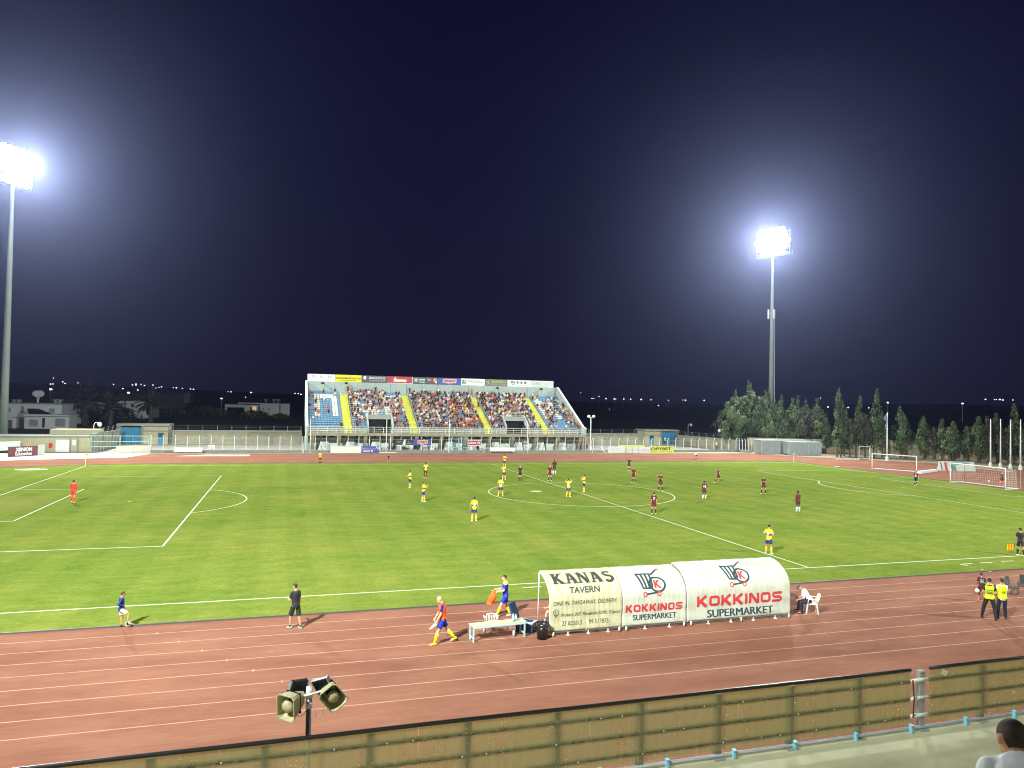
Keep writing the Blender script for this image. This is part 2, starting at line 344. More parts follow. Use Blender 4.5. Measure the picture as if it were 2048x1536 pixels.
class Fig:
    """joint positions of a posed figure; +y is forward, x is the figure's right"""
    def __init__(s, h=1.78, lean=0, legR=(0, 4, 0), legL=(0, 4, 0), armR=(5, 8, 10, 4), armL=(5, 8, 10, 4), head=(0, 0), seat=None, footR=0, footL=0, footz=0.0, twist=0, wide=1.0, shrug=0.0):
        s.k = k = h/1.78; s.wide = wide
        T = rzm(R(twist)) @ rx(-R(lean)); s.T = T
        leg = {}
        for sd, (f, ab, kn), ft in ((1, legR, footR), (-1, legL, footL)):
            f, ab, kn = R(f), R(ab), R(kn)
            d1 = Vector((sd*math.sin(ab), math.cos(ab)*math.sin(f), -math.cos(ab)*math.cos(f)))
            d2 = Vector((sd*math.sin(ab)*0.6, math.cos(ab)*math.sin(f-kn), -math.cos(ab)*math.cos(f-kn)))
            hip = Vector((sd*0.092, 0, 0))*k; knee = hip+d1*0.43*k; ank = knee+d2*0.42*k
            fd = Vector((sd*0.2, math.cos(R(ft)), -math.sin(R(ft)))).normalized()
            leg[sd] = (hip, knee, ank, fd)
        low = min(min(leg[i][2].z-0.075*k, (leg[i][2]+leg[i][3]*0.17*k).z-0.035*k) for i in leg)
        oz = -low if seat is None else seat+0.10*k
        s.pel = Vector((0, 0, oz)); s.leg = {i: (s.pel+a, s.pel+b, s.pel+c, d) for i, (a, b, c, d) in leg.items()}
        tp = lambda x, y, z: s.pel+T @ (Vector((x, y, z-0.93))*k)
        s.tp = tp; s.arm = {}
        for sd, (f, ab, e, w) in ((1, armR), (-1, armL)):
            f, ab, e, w = R(f), R(ab), R(e), R(w)
            d1 = T @ Vector((sd*math.sin(ab), math.cos(ab)*math.sin(f), -math.cos(ab)*math.cos(f)))
            d2 = T @ Vector((sd*math.sin(w), math.cos(w)*math.sin(f+e), -math.cos(w)*math.cos(f+e)))
            sh = tp(sd*0.163*wide, 0, 1.432); el = sh+d1*0.285*k; wr = el+d2*0.25*k; s.arm[sd] = (sh, el, wr, d2)
        s.H = T @ rzm(R(head[0])) @ rx(-R(head[1])); s.neck = tp(0, 0, 1.49-shrug); s.hc = s.neck+s.H @ (Vector((0, 0.015, 0.165))*k)
    def torso(s, mb, grow=0.0, z0=0.84, z1=1.50, n=16, belly=0.0):
        R_ = [(0.84, 0.13, 0.09, -0.01), (0.90, 0.145, 0.104, -0.012), (0.96, 0.148, 0.106, -0.01), (1.06, 0.130, 0.092, 0.0), (1.18, 0.142, 0.100, 0.004), (1.30, 0.158, 0.110, 0.0), (1.39, 0.160, 0.104, -0.006), (1.45, 0.132, 0.082, -0.01), (1.49, 0.085, 0.07, -0.008), (1.52, 0.055, 0.055, -0.005)]
        rs = [r for r in R_ if z0-1e-6 <= r[0] <= z1+1e-6]; vs = []
        for z, a, b, yo in rs:
            for j in range(n):
                q = 2*math.pi*j/n; bb = b+(belly if 0.95 < z < 1.25 and math.sin(q) > 0 else 0)
                vs.append(s.tp((a*s.wide+grow)*math.cos(q), yo+(bb+grow)*math.sin(q), z))
        m = len(rs); mb.add(vs, [(i*n+j, i*n+(j+1) % n, (i+1)*n+(j+1) % n, (i+1)*n+j) for i in range(m-1) for j in range(n)]+[tuple(range(n))[::-1], tuple((m-1)*n+j for j in range(n))])
    def limb(s, mb, a, b, rs, mid=(), n=10, ext=0.0):
        L = len(rs); P = [a.lerp(b, i/(L-1)) for i in range(L)]; d = (b-a).normalized()
        mb.tube([a-d*rs[0]*0.6*s.k]+P+[b+d*rs[-1]*0.6*s.k], [rs[0]*0.55*s.k]+[r*s.k for r in rs]+[rs[-1]*0.55*s.k], n)
    def body(s, fingers=True, fr=0.010, curl=35, grip=None):
        mb = MB(); k = s.k; s.torso(mb); s.prim = []
        for sd in (1, -1):
            hip, kn, an, fd = s.leg[sd]
            s.limb(mb, hip, kn, [0.086, 0.082, 0.070, 0.056]); s.limb(mb, kn, an, [0.054, 0.058, 0.050, 0.036, 0.034])
            s.limb(mb, an-Vector((0, 0, 0.035*k)), an+fd*0.13*k-Vector((0, 0, 0.045*k)), [0.036, 0.036, 0.030])
            mb.ell(kn, (0.056*k,)*3, 8, 6)
            sh, el, wr, d = s.arm[sd]
            mb.ell(sh, (0.056*k,)*3, 10, 7); s.limb(mb, s.tp(sd*0.07*s.wide, -0.005, 1.425), sh, [0.066, 0.060, 0.052]); s.limb(mb, sh, el, [0.052, 0.048, 0.041]); s.limb(mb, el, wr, [0.042, 0.040, 0.027])
            mb.ell(el, (0.043*k,)*3, 8, 6)
            x = s.T @ Vector((1, 0, 0)); side = (x-d*x.dot(d)).normalized(); nrm = d.cross(side)
            if sd < 0: nrm = -nrm
            inn = nrm if abs(d.z) > 0.7 else nrm
            # hand: palm, thumb at its side, four curled fingers
            fwd = s.T @ Vector((0, 1, 0)); across = (fwd-d*fwd.dot(d)); across = across.normalized() if across.length > 0.2 else side
            pin = d.cross(across); pin = -pin if pin.dot(side)*sd > 0 else pin     # palm faces the body
            palm = wr+d*0.055*k; Mx = Matrix((across, pin, d)).transposed()
            mb.ell(palm, (0.043*k, 0.019*k, 0.055*k), 10, 7, M=Mx)
            if fingers:
                c = R(curl)
                for q, fl in zip((-0.03, -0.010, 0.010, 0.03), (0.060, 0.072, 0.078, 0.070)):
                    b0 = palm+d*0.040*k+across*q*k; b1 = b0+(d*math.cos(c)+pin*math.sin(c))*fl*0.55*k; b2 = b1+(d*math.cos(2.1*c)+pin*math.sin(2.1*c))*fl*0.5*k
                    mb.tube([b0, b1, b2], [fr*k*1.05, fr*k, fr*k*0.85], 6)
                t0 = palm-d*0.018*k+across*0.036*k; t1 = t0+(across*0.75+d*0.6+pin*0.25).normalized()*0.035*k; mb.tube([t0, t1, t1+(d*0.8+pin*0.4).normalized()*0.028*k], [fr*1.25*k, fr*1.1*k, fr*0.9*k], 6)
        s.limb(mb, s.tp(0, -0.012, 1.46), s.hc-s.H @ Vector((0, 0.02*k, 0.06*k)), [0.060, 0.054, 0.052])
        H = s.H
        mb.ell(s.hc+H @ Vector((0, -0.008*k, 0.025*k)), (0.076*k, 0.096*k, 0.093*k), 14, 10, M=H)
        mb.ell(s.hc+H @ Vector((0, 0.025*k, -0.045*k)), (0.058*k, 0.068*k, 0.072*k), 12, 8, M=H)
        mb.ell(s.hc+H @ Vector((0, 0.096*k, -0.012*k)), (0.013*k, 0.022*k, 0.026*k), 8, 6, M=H)
        mb.ell(s.hc+H @ Vector((0, 0.088*k, -0.060*k)), (0.022*k, 0.012*k, 0.012*k), 8, 6, M=H)
        for sd in (1, -1): mb.ell(s.hc+H @ Vector((sd*0.078*k, -0.004*k, -0.005*k)), (0.011*k, 0.022*k, 0.032*k), 8, 6, M=H)
        return mb
    def prims(s):
        P = [(s.tp(0, 0, 0.95), s.tp(0, 0, 1.42), 0.13, 1)]; k = s.k
        for sd in (1, -1):
            hip, kn, an, fd = s.leg[sd]; sh, el, wr, d = s.arm[sd]
            P += [(hip, hip.lerp(kn, 0.72), 0.09, 2), (hip.lerp(kn, 0.8), an, 0.06, 0), (an, an+fd*0.15*k, 0.05, 3), (sh, sh.lerp(el, 0.72), 0.065, 1), (sh.lerp(el, 0.85), wr+d*0.1*k, 0.045, 0)]
        P += [(s.neck+Vector((0, 0, 0.05)), s.hc+s.H @ Vector((0, 0.07, -0.03))*k, 0.075, 0), (s.hc+s.H @ Vector((0, -0.045, 0.0))*k, s.hc+s.H @ Vector((0, 0.0, 0.07))*k, 0.082, 4)]
        return P
def hair_mesh(F, style):
    mb = MB(); k = F.k; g = {'short': 1.07, 'curly': 1.2, 'cap': 1.12, 'crop': 1.035}[style]
    n, m = 20, 14; cen = Vector((0, -0.008, 0.025)); rr = (0.076*g, 0.096*g, 0.093*g); vs = []; keep = []
    for i in range(m+1):
        a = math.pi*i/m
        for j in range(n):
            q = 2*math.pi*j/n; p = Vector((rr[0]*math.sin(a)*math.cos(q), rr[1]*math.sin(a)*math.sin(q), -rr[2]*math.cos(a))); vs.append(p)
    fs = []
    for i in range(m):
        for j in range(n):
            f = (i*n+j, i*n+(j+1) % n, (i+1)*n+(j+1) % n, (i+1)*n+j); c = sum((vs[t] for t in f), Vector())/4
            lim = 0.042+0.1*max(c.y, 0) if c.y > 0.02 else (0.0 if c.y > -0.02 else -0.074)
            if style == 'cap': lim = max(lim, 0.0)
            if c.z > lim: fs.append(f)
    mb.add([F.hc+F.H @ ((p+cen)*k) for p in vs], fs)
    if style == 'cap':
        P = [Vector((x, 0.085+0.075*math.sqrt(max(0, 1-(x/0.07)**2)), 0.045)) for x in (-0.07, -0.04, 0, 0.04, 0.07)]+[Vector((x, 0.06, 0.052)) for x in (0.07, 0, -0.07)]
        mb.add([F.hc+F.H @ (p*k) for p in P]+[F.hc+F.H @ ((p+Vector((0, 0, 0.008)))*k) for p in P], [tuple(range(8)), tuple(range(15, 7, -1))]+[(i, (i+1) % 8, 8+(i+1) % 8, 8+i) for i in range(8)])
    return mb
SKIN = {'l': s2l(214, 160, 128), 'm': s2l(186, 130, 98), 'd': s2l(84, 58, 46)}
_sk = {k: mat('skin', v, 0.55, var=0.06, scale=6) for k, v in SKIN.items()}
HAIR = {'thin': mat('hair_cropped', (0.010, 0.008, 0.007), 0.8, col2=(0.060, 0.035, 0.020), scale=14, detail=9), 'black': flat((0.012, 0.010, 0.010), 0.7), 'brown': flat((0.035, 0.022, 0.015), 0.7), 'grey': flat((0.18, 0.17, 0.16), 0.8), 'fair': flat((0.28, 0.2, 0.11), 0.7)}  # brown noise in the cropped hair paints its sheen as well as thinning
def banded(name, base, band, z0, z1, extra=None):
    m = mat(name, base, 0.75); t = m.node_tree; bs = t.nodes['Principled BSDF']; N = t.nodes.new; K = t.links.new
    tc = N('ShaderNodeTexCoord'); sx = N('ShaderNodeSeparateXYZ'); K(tc.outputs['Object'], sx.inputs[0]); rp = N('ShaderNodeValToRGB'); rp.color_ramp.interpolation = 'CONSTANT'
    e = rp.color_ramp.elements; e[0].position = 0; e[0].color = (*base, 1); e[1].position = z0/2; e[1].color = (*band, 1)
    e2 = e.new(z1/2); e2.color = (*base, 1)
    if extra: e3 = e.new(extra[0]/2); e3.color = (*extra[1], 1)
    dv = N('ShaderNodeMath'); dv.operation = 'MULTIPLY'; dv.inputs[1].default_value = 0.5; K(sx.outputs[2], dv.inputs[0]); K(dv.outputs[0], rp.inputs[0]); K(rp.outputs[0], bs.inputs['Base Color']); return m
C = dict(yellow=s2l(236, 196, 30), blue=s2l(14, 36, 120), royal=s2l(8, 40, 160), maroon=s2l(84, 14, 28), black=(0.012, 0.012, 0.015), white=(0.80, 0.81, 0.84), red=s2l(232, 48, 34), orange=s2l(240, 84, 26), navy=s2l(24, 28, 56), sock=s2l(232, 218, 10), hi=s2l(215, 240, 30), teal=s2l(110, 205, 190), cream=s2l(226, 220, 190), greyd=s2l(70, 70, 74), tan=s2l(196, 150, 92), pink=s2l(240, 130, 125))
M['yshirt'] = banded('yellow_shirt', C['yellow'], C['blue'], 1.13, 1.24)
M['kitblue'] = banded('blue_shirt', C['royal'], C['royal'], 1.0, 1.1, (1.36, s2l(205, 200, 90)))
def cl(n): return M.get(n) or flat(C[n], 0.75)
def person(label, loc, face, F, shirt='black', shorts='black', socks=None, shoes='white', skin='m', hair='short', hairc='black', vox=0.015, long=False, vest=None, number=None, numc='white', sleeves=0.68, belly=0.0, group=None, eyes=False, back=None, cat='person', shortlen=0.72, seatz=None, fingers=True):
    t = thing('person', label, cat, loc, face, group); k = F.k; F.torso_g = 0
    link('body', remesh(F.body(fingers=fingers, fr=0.010 if vox < 0.013 else 0.012), vox, 2), _sk[skin], t)
    mb = MB(); F.torso(mb, 0.020, 0.84, 1.49, belly=belly)
    for sd in (1, -1):
        sh, el, wr, d = F.arm[sd]; e = sh.lerp(el, min(sleeves, 1)); F.limb(mb, sh, e, [0.061, 0.056, 0.055 if sleeves < 1 else 0.048]); mb.ell(sh, (0.061*k,)*3, 10, 7); F.limb(mb, F.tp(sd*0.06, -0.006, 1.43), sh, [0.076, 0.070, 0.058])
        if sleeves > 1: F.limb(mb, el, el.lerp(wr, sleeves-1), [0.055, 0.050, 0.042]); mb.ell(el, (0.058*k,)*3, 8, 6)
    link('shirt', remesh(mb, vox, 4, 'shirt'), cl(shirt), t)
    if vest:
        mb = MB(); F.torso(mb, 0.040, 0.90 if vest != 'orange' else 0.96, 1.45, belly=belly)
        for sd in (1, -1): sh = F.arm[sd][0]; F.limb(mb, sh+(F.tp(0, 0, 1.42)-sh)*0.35, sh+(F.tp(0, 0, 1.5)-sh)*0.9, [0.075, 0.06])
        link('vest', remesh(mb, vox, 2, 'vest'), cl(vest), t)
    mb = MB(); F.torso(mb, 0.015, 0.84, 0.96)
    for sd in (1, -1):
        hip, kn, an, fd = F.leg[sd]
        if long: F.limb(mb, hip, kn, [0.102, 0.096, 0.084, 0.074]); F.limb(mb, kn, an-(an-kn)*0.02, [0.072, 0.074, 0.064, 0.055]); mb.ell(kn, (0.072*k,)*3, 8, 6)
        else:
            e = hip.lerp(kn, shortlen); mb.tube([hip, e], [0.094*k, 0.098*k], 12)
            
    link('trousers' if long else 'shorts', remesh(mb, vox, 2, 'shorts'), cl(shorts), t)
    if shoes:
        for sd in (1, -1):
            hip, kn, an, fd = F.leg[sd]; up = Vector((0, 0, 1)); rt = fd.cross(up).normalized(); u2 = rt.cross(fd)
            Mx = Matrix((rt, fd, u2)).transposed(); mb = MB(); n = 12
            prof = [(-0.075, 0.030, 0.030, 0.045), (-0.06, 0.038, 0.0, 0.085), (0.0, 0.041, 0.0, 0.085), (0.06, 0.046, 0.0, 0.058), (0.12, 0.050, 0.0, 0.042), (0.165, 0.040, 0.002, 0.032), (0.185, 0.018, 0.01, 0.02)]
            vs = []
            for y, w, zb, zt in prof:
                for j in range(n):
                    q = 2*math.pi*j/n; zz = (zb+zt)/2+(zt-zb)/2*math.sin(q); vs.append(an+Mx @ (Vector((w*math.cos(q), y, zz-0.078))*k))
            m = len(prof); mb.add(vs, [(i*n+j, i*n+(j+1) % n, (i+1)*n+(j+1) % n, (i+1)*n+j) for i in range(m-1) for j in range(n)]+[tuple(range(n))[::-1], tuple((m-1)*n+j for j in range(n))])
            mb.build('shoe', cl(shoes), t, smooth=True)
    if socks:
        for sd in (1, -1):
            hip, kn, an, fd = F.leg[sd]; mb = MB(); top = 0.14 if socks[-1] == '-' else 0.80; a = an.lerp(kn, -0.04); b = an.lerp(kn, top)
            if top > 0.5: mb.tube([a, an.lerp(kn, 0.3), an.lerp(kn, 0.6), b], [0.043*k, 0.051*k, 0.066*k, 0.064*k], 12)
            else: mb.tube([a, b], [0.043*k, 0.045*k], 10)
            mb.build('sock', cl(socks.rstrip('-')), t, smooth=True)
    if hair: hair_mesh(F, hair).build('cap' if hair == 'cap' else 'hair', cl(hairc) if hair == 'cap' else HAIR[hairc], t, smooth=True)
    if eyes:
        for sd in (1, -1): e = MB(); e.ell(F.hc+F.H @ (Vector((sd*0.030, 0.082, 0.004))*k), (0.012*k, 0.008*k, 0.007*k), 8, 6, M=F.H); e.build('eye', flat((0.02, 0.015, 0.012), 0.3), t)
    if number:
        g = 0.048 if vest else 0.027
        for txt, z0, z1, wd in number:
            nb = MB()
            def fn(u, v):
                x = u; return F.tp(x, -0.004-(0.106+g+0.012)*math.sqrt(max(0.05, 1-(x/(0.162+g+0.02))**2)), v)
            text(nb, txt, fn, -wd/2, wd/2, z0, z1, bold=0.035)
            nb.build('number' if txt.isdigit() else 'lettering', cl(numc), t)
    return t
# ---------------------------------------------------------------- helpers that place boxes on a plane of constant y
def pbox(mb, y, x0, yt, x1, yb, dep, mi=0, z0=None):
    a = aty(x0, yt, y); b = aty(x1, yb, y); zb = b.z if z0 is None else z0
    mb.box2((a.x, y, zb), (b.x, y+dep, (a.z+aty(x1, yt, y).z)/2), mi=mi)
M['steel'] = mat('galvanised_steel', (0.36, 0.39, 0.37), 0.5, 0.4, var=0.12, scale=3)
M['whitem'] = mat('white_painted_metal', (0.72, 0.75, 0.70), 0.5, var=0.06, scale=2)
M['beige'] = mat('beige_render', (0.42, 0.38, 0.25), 0.9, var=0.10, scale=0.8)
M['wallp'] = mat('precast_wall', (0.30, 0.275, 0.20), 0.9, var=0.14, scale=0.6)
M['coping'] = mat('grey_coping', (0.22, 0.235, 0.21), 0.85, var=0.12, scale=1)
M['stand'] = mat('stand_concrete', (0.34, 0.36, 0.33), 0.85, var=0.10, scale=0.7)
M['deckc'] = mat('deck_concrete', (0.30, 0.275, 0.19), 0.85, var=0.15, scale=0.9)
M['panel'] = mat('pale_panel', (0.34, 0.40, 0.38), 0.8, var=0.08, scale=0.5)
M['seatb'] = mat('blue_seat_plastic', (0.12, 0.26, 0.42), 0.45, var=0.12, scale=3)
M['seatw'] = mat('white_seat_plastic', (0.66, 0.68, 0.60), 0.45, var=0.06, scale=3)
M['yel'] = mat('yellow_stair_paint', (0.56, 0.56, 0.09), 0.7, var=0.12, scale=1.5)
M['bluegate'] = mat('blue_gate_paint', (0.035, 0.22, 0.38), 0.6, var=0.15, scale=1)
M['dark'] = flat((0.01, 0.01, 0.012), 0.9)
# ---------------------------------------------------------------- floodlight masts
def bulbs(): return mat('floodlight_glow', (1, 1, 1), emit=(0.96, 1.0, 0.98), estr=40)
M['glow'] = bulbs()
def mast(key, H, label, extra=False):
    x, y = MASTS[key]; t = thing('floodlight_mast', label, 'floodlight', (x, y, 0), 0, 'floodlight masts round the pitch')
    a = math.atan2(-y*0.6, -x)-math.pi/2
    mb = MB(); mb.tube([(0, 0, 0), (0, 0, H*0.5), (0, 0, H-3.2)], [0.62, 0.44, 0.25], 20); mb.build('pole', mat('mast_paint', (0.20, 0.235, 0.22), 0.6, 0.1, var=0.08, scale=0.5), t, smooth=True)
    mb = MB(); mb.lathe([(0.95, 0), (0.95, 0.12), (0.6, 0.12)], n=16); mb.build('base_plate', M['steel'], t)
    Rm = Matrix.Rotation(a, 3, 'Z'); mb = MB(); w = 3.6
    for i in range(4): mb.box(Rm @ Vector((0, -0.15, H-2.55+i*1.5)), (2*w, 0.12, 0.14), a)
    for sx in (-w, -1.2, 1.2, w): mb.box(Rm @ Vector((sx, -0.15, H-0.2)), (0.14, 0.14, 5.2), a)
    mb.box(Rm @ Vector((0, -0.55, H-3.0)), (2*w+0.4, 1.1, 0.1), a)
    for sx in (-w-0.15, w+0.15): mb.box(Rm @ Vector((sx, -1.05, H-2.5)), (0.06, 0.06, 1.0), a)
    mb.build('head_frame', M['steel'], t)
    n = 0
    for i, nn in enumerate((5, 6, 7, 6, 5)):  # outer rows shortened so the head's shape imitates rounded glare
        for j in range(nn):
            c = Rm @ Vector(((j-(nn-1)/2)*1.1, 0.2, H-2.4+i*1.2)); f = MB(); T = Matrix.Rotation(a, 3, 'Z') @ Matrix.Rotation(R(-28), 3, 'X')
            f.lathe([(0.10, -0.34), (0.40, -0.2), (0.60, 0.10), (0.60, 0.14)], n=12, M=T @ Matrix.Rotation(R(-90), 3, 'X')); lm = f.build('lamp', M['steel'], t, loc=c, smooth=True)
            g = MB(); g.lathe([(0.0, 0.11), (0.58, 0.11)], n=12, M=T @ Matrix.Rotation(R(-90), 3, 'X')); g.build('lens', M['glow'], lm)
    if extra:
        for q in (0.3, 2.4, 4.5):
            mb = MB(); mb.box((0.75*math.cos(q), 0.75*math.sin(q), 28.9), (0.34, 0.22, 2.0), q); mb.tube([(0.2*math.cos(q), 0.2*math.sin(q), 29), (0.75*math.cos(q), 0.75*math.sin(q), 29)], 0.05, 6); mb.build('antenna', M['whitem'], t)
        mb = MB(); mb.tube([(0.95, 0.1, 0), (0.72, 0.1, 27.9)], 0.10, 8); mb.build('cable_duct', M['steel'], t)
mast('fl', FARH, 'tall floodlight mast at the left edge, its lamp head cut by the frame')
mast('fr', FARH, 'tall floodlight mast behind the conifers on the right, phone antennas halfway up', True)
mast('nl', NEARH, 'floodlight mast on the camera side, by the left end of the near stand')
mast('nr', NEARH, 'floodlight mast on the camera side, by the right end of the near stand')
# ---------------------------------------------------------------- the far grandstand
ROWS = 18
def rz_(k): return 3.85+0.345*k
def ry_(k): return 58.6+0.72*k
VOM = [(-14.65, -10.60), (9.95, 14.0)]
STAIR = [(-18.85, -17.45), (-7.65, -6.25), (5.75, 7.15), (16.75, 18.1)]
SEC = [(-24.55, -18.95), (-17.35, -7.75), (-6.15, 5.65), (7.25, 16.65), (18.2, 24.25)]
gs = thing('grandstand', 'open concrete grandstand full of spectators across the pitch', 'grandstand', (0, 57, 0)); GY = 57
def gsm(mb, name, m, **t): 
    mb.v = [(p[0], p[1]-GY, p[2]) for p in mb.v]; return mb.build(name, m, gs, **t)
mb = MB()
for k in range(ROWS):
    xs = [-24.7]; 
    if k < 6: xs += [VOM[0][0], VOM[0][1], VOM[1][0], VOM[1][1]]
    xs += [24.3]
    for a, b2 in zip(xs[::2], xs[1::2]): mb.box2((a, ry_(k), rz_(k)-0.55), (b2, ry_(k)+(0.72 if k < ROWS-1 else 1.3), rz_(k)))
mb.box2((-24.7, 58.45, 3.1), (VOM[0][0], 58.6, 4.0)); mb.box2((VOM[0][1], 58.45, 3.1), (VOM[1][0], 58.6, 4.0)); mb.box2((VOM[1][1], 58.45, 3.1), (24.3, 58.6, 4.0))
gsm(mb, 'terrace', M['stand'])
mb = MB(); mb.box2((-24.9, 56.4, 2.82), (24.5, 58.6, 3.1)); mb.box2((-24.9, 56.3, 2.75), (24.5, 56.4, 3.25)); gsm(mb, 'deck', M['deckc'])
mb = MB()
for i in range(16):
    a = -24.65+i*(48.9/16); mb.box2((a+0.02, 71.9, 9.6), (a+48.9/16-0.02, 72.15, 11.93))
mb.box2((-24.7, 71.95, 11.93), (24.3, 72.1, 12.02)); gsm(mb, 'back_wall', M['panel'])
for x0, x1 in ((-24.95, -24.7), (24.3, 24.55)):
    mb = MB(); P = [(56.4, 0.0), (58.6, 0.0), (72.15, 6.0), (72.15, 12.0), (71.3, 12.0), (57.4, 4.45), (56.4, 4.35)]
    mb.prism(P, x0, x1, axis=lambda p: (p[2], p[0], p[1])); gsm(mb, 'side_wall', M['panel'])
    mb = MB(); mb.prism([(72.2, 12.003), (71.28, 12.003), (57.36, 4.453), (56.35, 4.353), (56.35, 4.43), (57.33, 4.54), (71.25, 12.10), (72.2, 12.10)], x0-0.04, x1+0.04, axis=lambda p: (p[2], p[0], p[1])); gsm(mb, 'coping', M['whitem'])
for i in range(12):
    x = -24.0+i*(47.6/11); mb = MB(); mb.add([(x-0.22, 58.2, 0), (x+0.22, 58.2, 0), (x+0.22, 59.0, 0), (x-0.22, 59.0, 0), (x-0.3, 56.5, 2.8), (x+0.3, 56.5, 2.8), (x+0.3, 57.6, 2.8), (x-0.3, 57.6, 2.8)], [(3, 2, 1, 0), (4, 5, 6, 7), (0, 1, 5, 4), (1, 2, 6, 5), (2, 3, 7, 6), (3, 0, 4, 7)]); gsm(mb, 'column', M['deckc'])
mb = MB(); mb.box2((-24.7, 61.5, 0), (24.3, 61.7, 2.98)); mb.box2((-24.7, 58.62, 2.985), (24.3, 62.0, 3.1)); gsm(mb, 'under_wall', mat('white_render', (0.62, 0.68, 0.63), 0.8, var=0.06, scale=0.5))
for i in range(11):
    cx = -21.8+i*(47.6/11)
    for j in (-1, 0, 1):
        if (i*3+j) % 7 != 3: mb = MB(); mb.box((cx+j*1.15, 61.46, 2.45), (0.5, 0.1, 0.34)); gsm(mb, 'window', M['dark'])
    if i in (1, 5, 6, 9):
        mb = MB(); mb.box((cx+0.9, 61.45, 1.05), (1.0, 0.1, 2.1)); gsm(mb, 'door', flat((0.13, 0.20, 0.21), 0.6) if i != 6 else M['dark'])
    mb = MB(); w0, w1 = 1.15, 0.5; mb.prism([(cx-w0, 0.0), (cx+w0-0.2, 0.0), (cx+w1, 2.1), (cx-w1, 2.1)], 60.5, 60.62, axis=lambda p: (p[0], p[2], p[1])); gsm(mb, 'white_trapezoid', M['whitem'])  # white trapezoid set before the wall in each bay
def railing(x0, x1, y, z, h=1.05, sp=1.5, parent=None, name='railing'):
    mb = MB(); n = max(1, round((x1-x0)/sp))
    for zz in (h, h*0.66, h*0.33): mb.tube([(x0, y, z+zz), (x1, y, z+zz)], 0.028, 6)
    for i in range(n+1): X = x0+(x1-x0)*i/n; mb.tube([(X, y, z), (X, y, z+h)], 0.032, 6)
    return gsm(mb, name, M['whitem'])
for i in range(8): a = -24.7+i*49.0/8; railing(a+0.02, a+49.0/8-0.02, 56.5, 3.25, 0.98)
for a, b2 in STAIR:
    mb = MB()
    for k in range(ROWS*2-1): y0 = 58.25+0.36*k; mb.box2((a, y0, 3.1 if k == 0 else 3.86+0.1725*k-0.45), (b2, y0+0.37, 3.86+0.1725*k))
    gsm(mb, 'stairway', M['yel'])
for a, b2 in VOM:
    mb = MB(); mb.box2((a, 61.0, 5.45), (b2, 63.0, 6.0)); mb.box2((a, 60.95, 5.95), (b2, 61.1, 6.25)); gsm(mb, 'tunnel_roof', M['stand'])
    for x in (a-0.2, b2):
        mb = MB(); mb.prism([(58.4, 3.1), (63.0, 3.1), (63.0, 6.55), (61.0, 6.25), (58.4, 4.55)], x, x+0.2, axis=lambda p: (p[2], p[0], p[1])); gsm(mb, 'tunnel_wall', M['stand'])
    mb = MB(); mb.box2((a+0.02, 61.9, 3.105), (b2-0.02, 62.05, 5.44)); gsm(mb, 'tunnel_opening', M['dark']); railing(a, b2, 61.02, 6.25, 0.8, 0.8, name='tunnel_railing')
for px, py in ((692.6, 766), (645.6, 766), (995, 776), (1082.5, 778)):
    p = aty(px, py, 71.8); mb = MB(); mb.box((p.x, 71.75, p.z), (0.5, 0.3, 0.28)); mb.tube([(p.x, 71.9, p.z+0.2), (p.x, 71.7, p.z+0.1)], 0.03, 6); gsm(mb, 'loudspeaker', M['dark'])
# seats: white ones spell out big letters in the blue rows
LET = {'P': ['1111111', '1111111', '11...11', '11...11', '11...11', '11...11', '11...11', '11...11', '11...11', '11...11', '11...11'],
       'A': ['..111..', '..111..', '.11.11.', '.11.11.', '.11.11.', '11...11', '11...11', '1111111', '1111111', '11...11', '11...11'],
       'R': ['111111.', '1111111', '11...11', '11...11', '1111111', '111111.', '11.....', '11.....', '11.....', '11.....', '11.....'],
       'L': ['..111..', '..111..', '.11.11.', '.11.11.', '.11.11.', '.11.11.', '11...11', '11...11', '11...11', '11...11', '11...11'],
       'I': ['11', '11', '11', '11', '11', '11', '11', '11', '11', '11', '11'],
       'M': ['11...11', '111.111', '1111111', '11.1.11', '11.1.11', '11...11', '11...11', '11...11', '11...11', '11...11', '11...11'],
       'N': ['11...11', '111..11', '111..11', '1111.11', '11.1111', '11.1111', '11..111', '11..111', '11...11', '11...11', '11...11']}
LAY = [('P', -23.6, -19.5), ('A', -17.0, -12.7), ('R', -11.2, -7.9), ('A', -5.8, -1.4), ('L', 0.2, 4.6), ('I', 8.0, 9.1), ('M', 10.6, 15.8), ('N', 18.9, 22.2), ('I', 23.0, 24.0)]
def is_white(x, k):
    r = 15-k
    if not 0 <= r <= 10: return False
    for ch, a, b2 in LAY:
        if a <= x < b2: row = LET[ch][r]; return row[min(len(row)-1, int((x-a)/(b2-a)*len(row)))] == '1'
    return False
SEATS = []
for k in range(ROWS):
    for si, (a, b2) in enumerate(SEC):
        n = int((b2-a)/0.485)
        for i in range(n):
            x = a+(b2-a)*(i+0.5)/n
            if k < 6 and any(v0-0.35 < x < v1+0.35 for v0, v1 in VOM): continue
            SEATS.append((x, k, si, is_white(x, k)))
def seat_geo(mb, x, y, z, mi=0):
    mb.box((x, y+0.24, z+0.34), (0.45, 0.40, 0.06), mi=mi)
    mb.add([(x-0.225, y+0.42, z+0.34), (x+0.225, y+0.42, z+0.34), (x+0.205, y+0.49, z+0.60), (x-0.205, y+0.49, z+0.60), (x-0.225, y+0.46, z+0.34), (x+0.225, y+0.46, z+0.34), (x+0.205, y+0.53, z+0.60), (x-0.205, y+0.53, z+0.60)],
           [(0, 1, 2, 3), (5, 4, 7, 6), (3, 2, 6, 7), (1, 5, 6, 2), (4, 0, 3, 7)], mi); mb.box((x, y+0.4, z+0.17), (0.06, 0.2, 0.34), mi=mi)
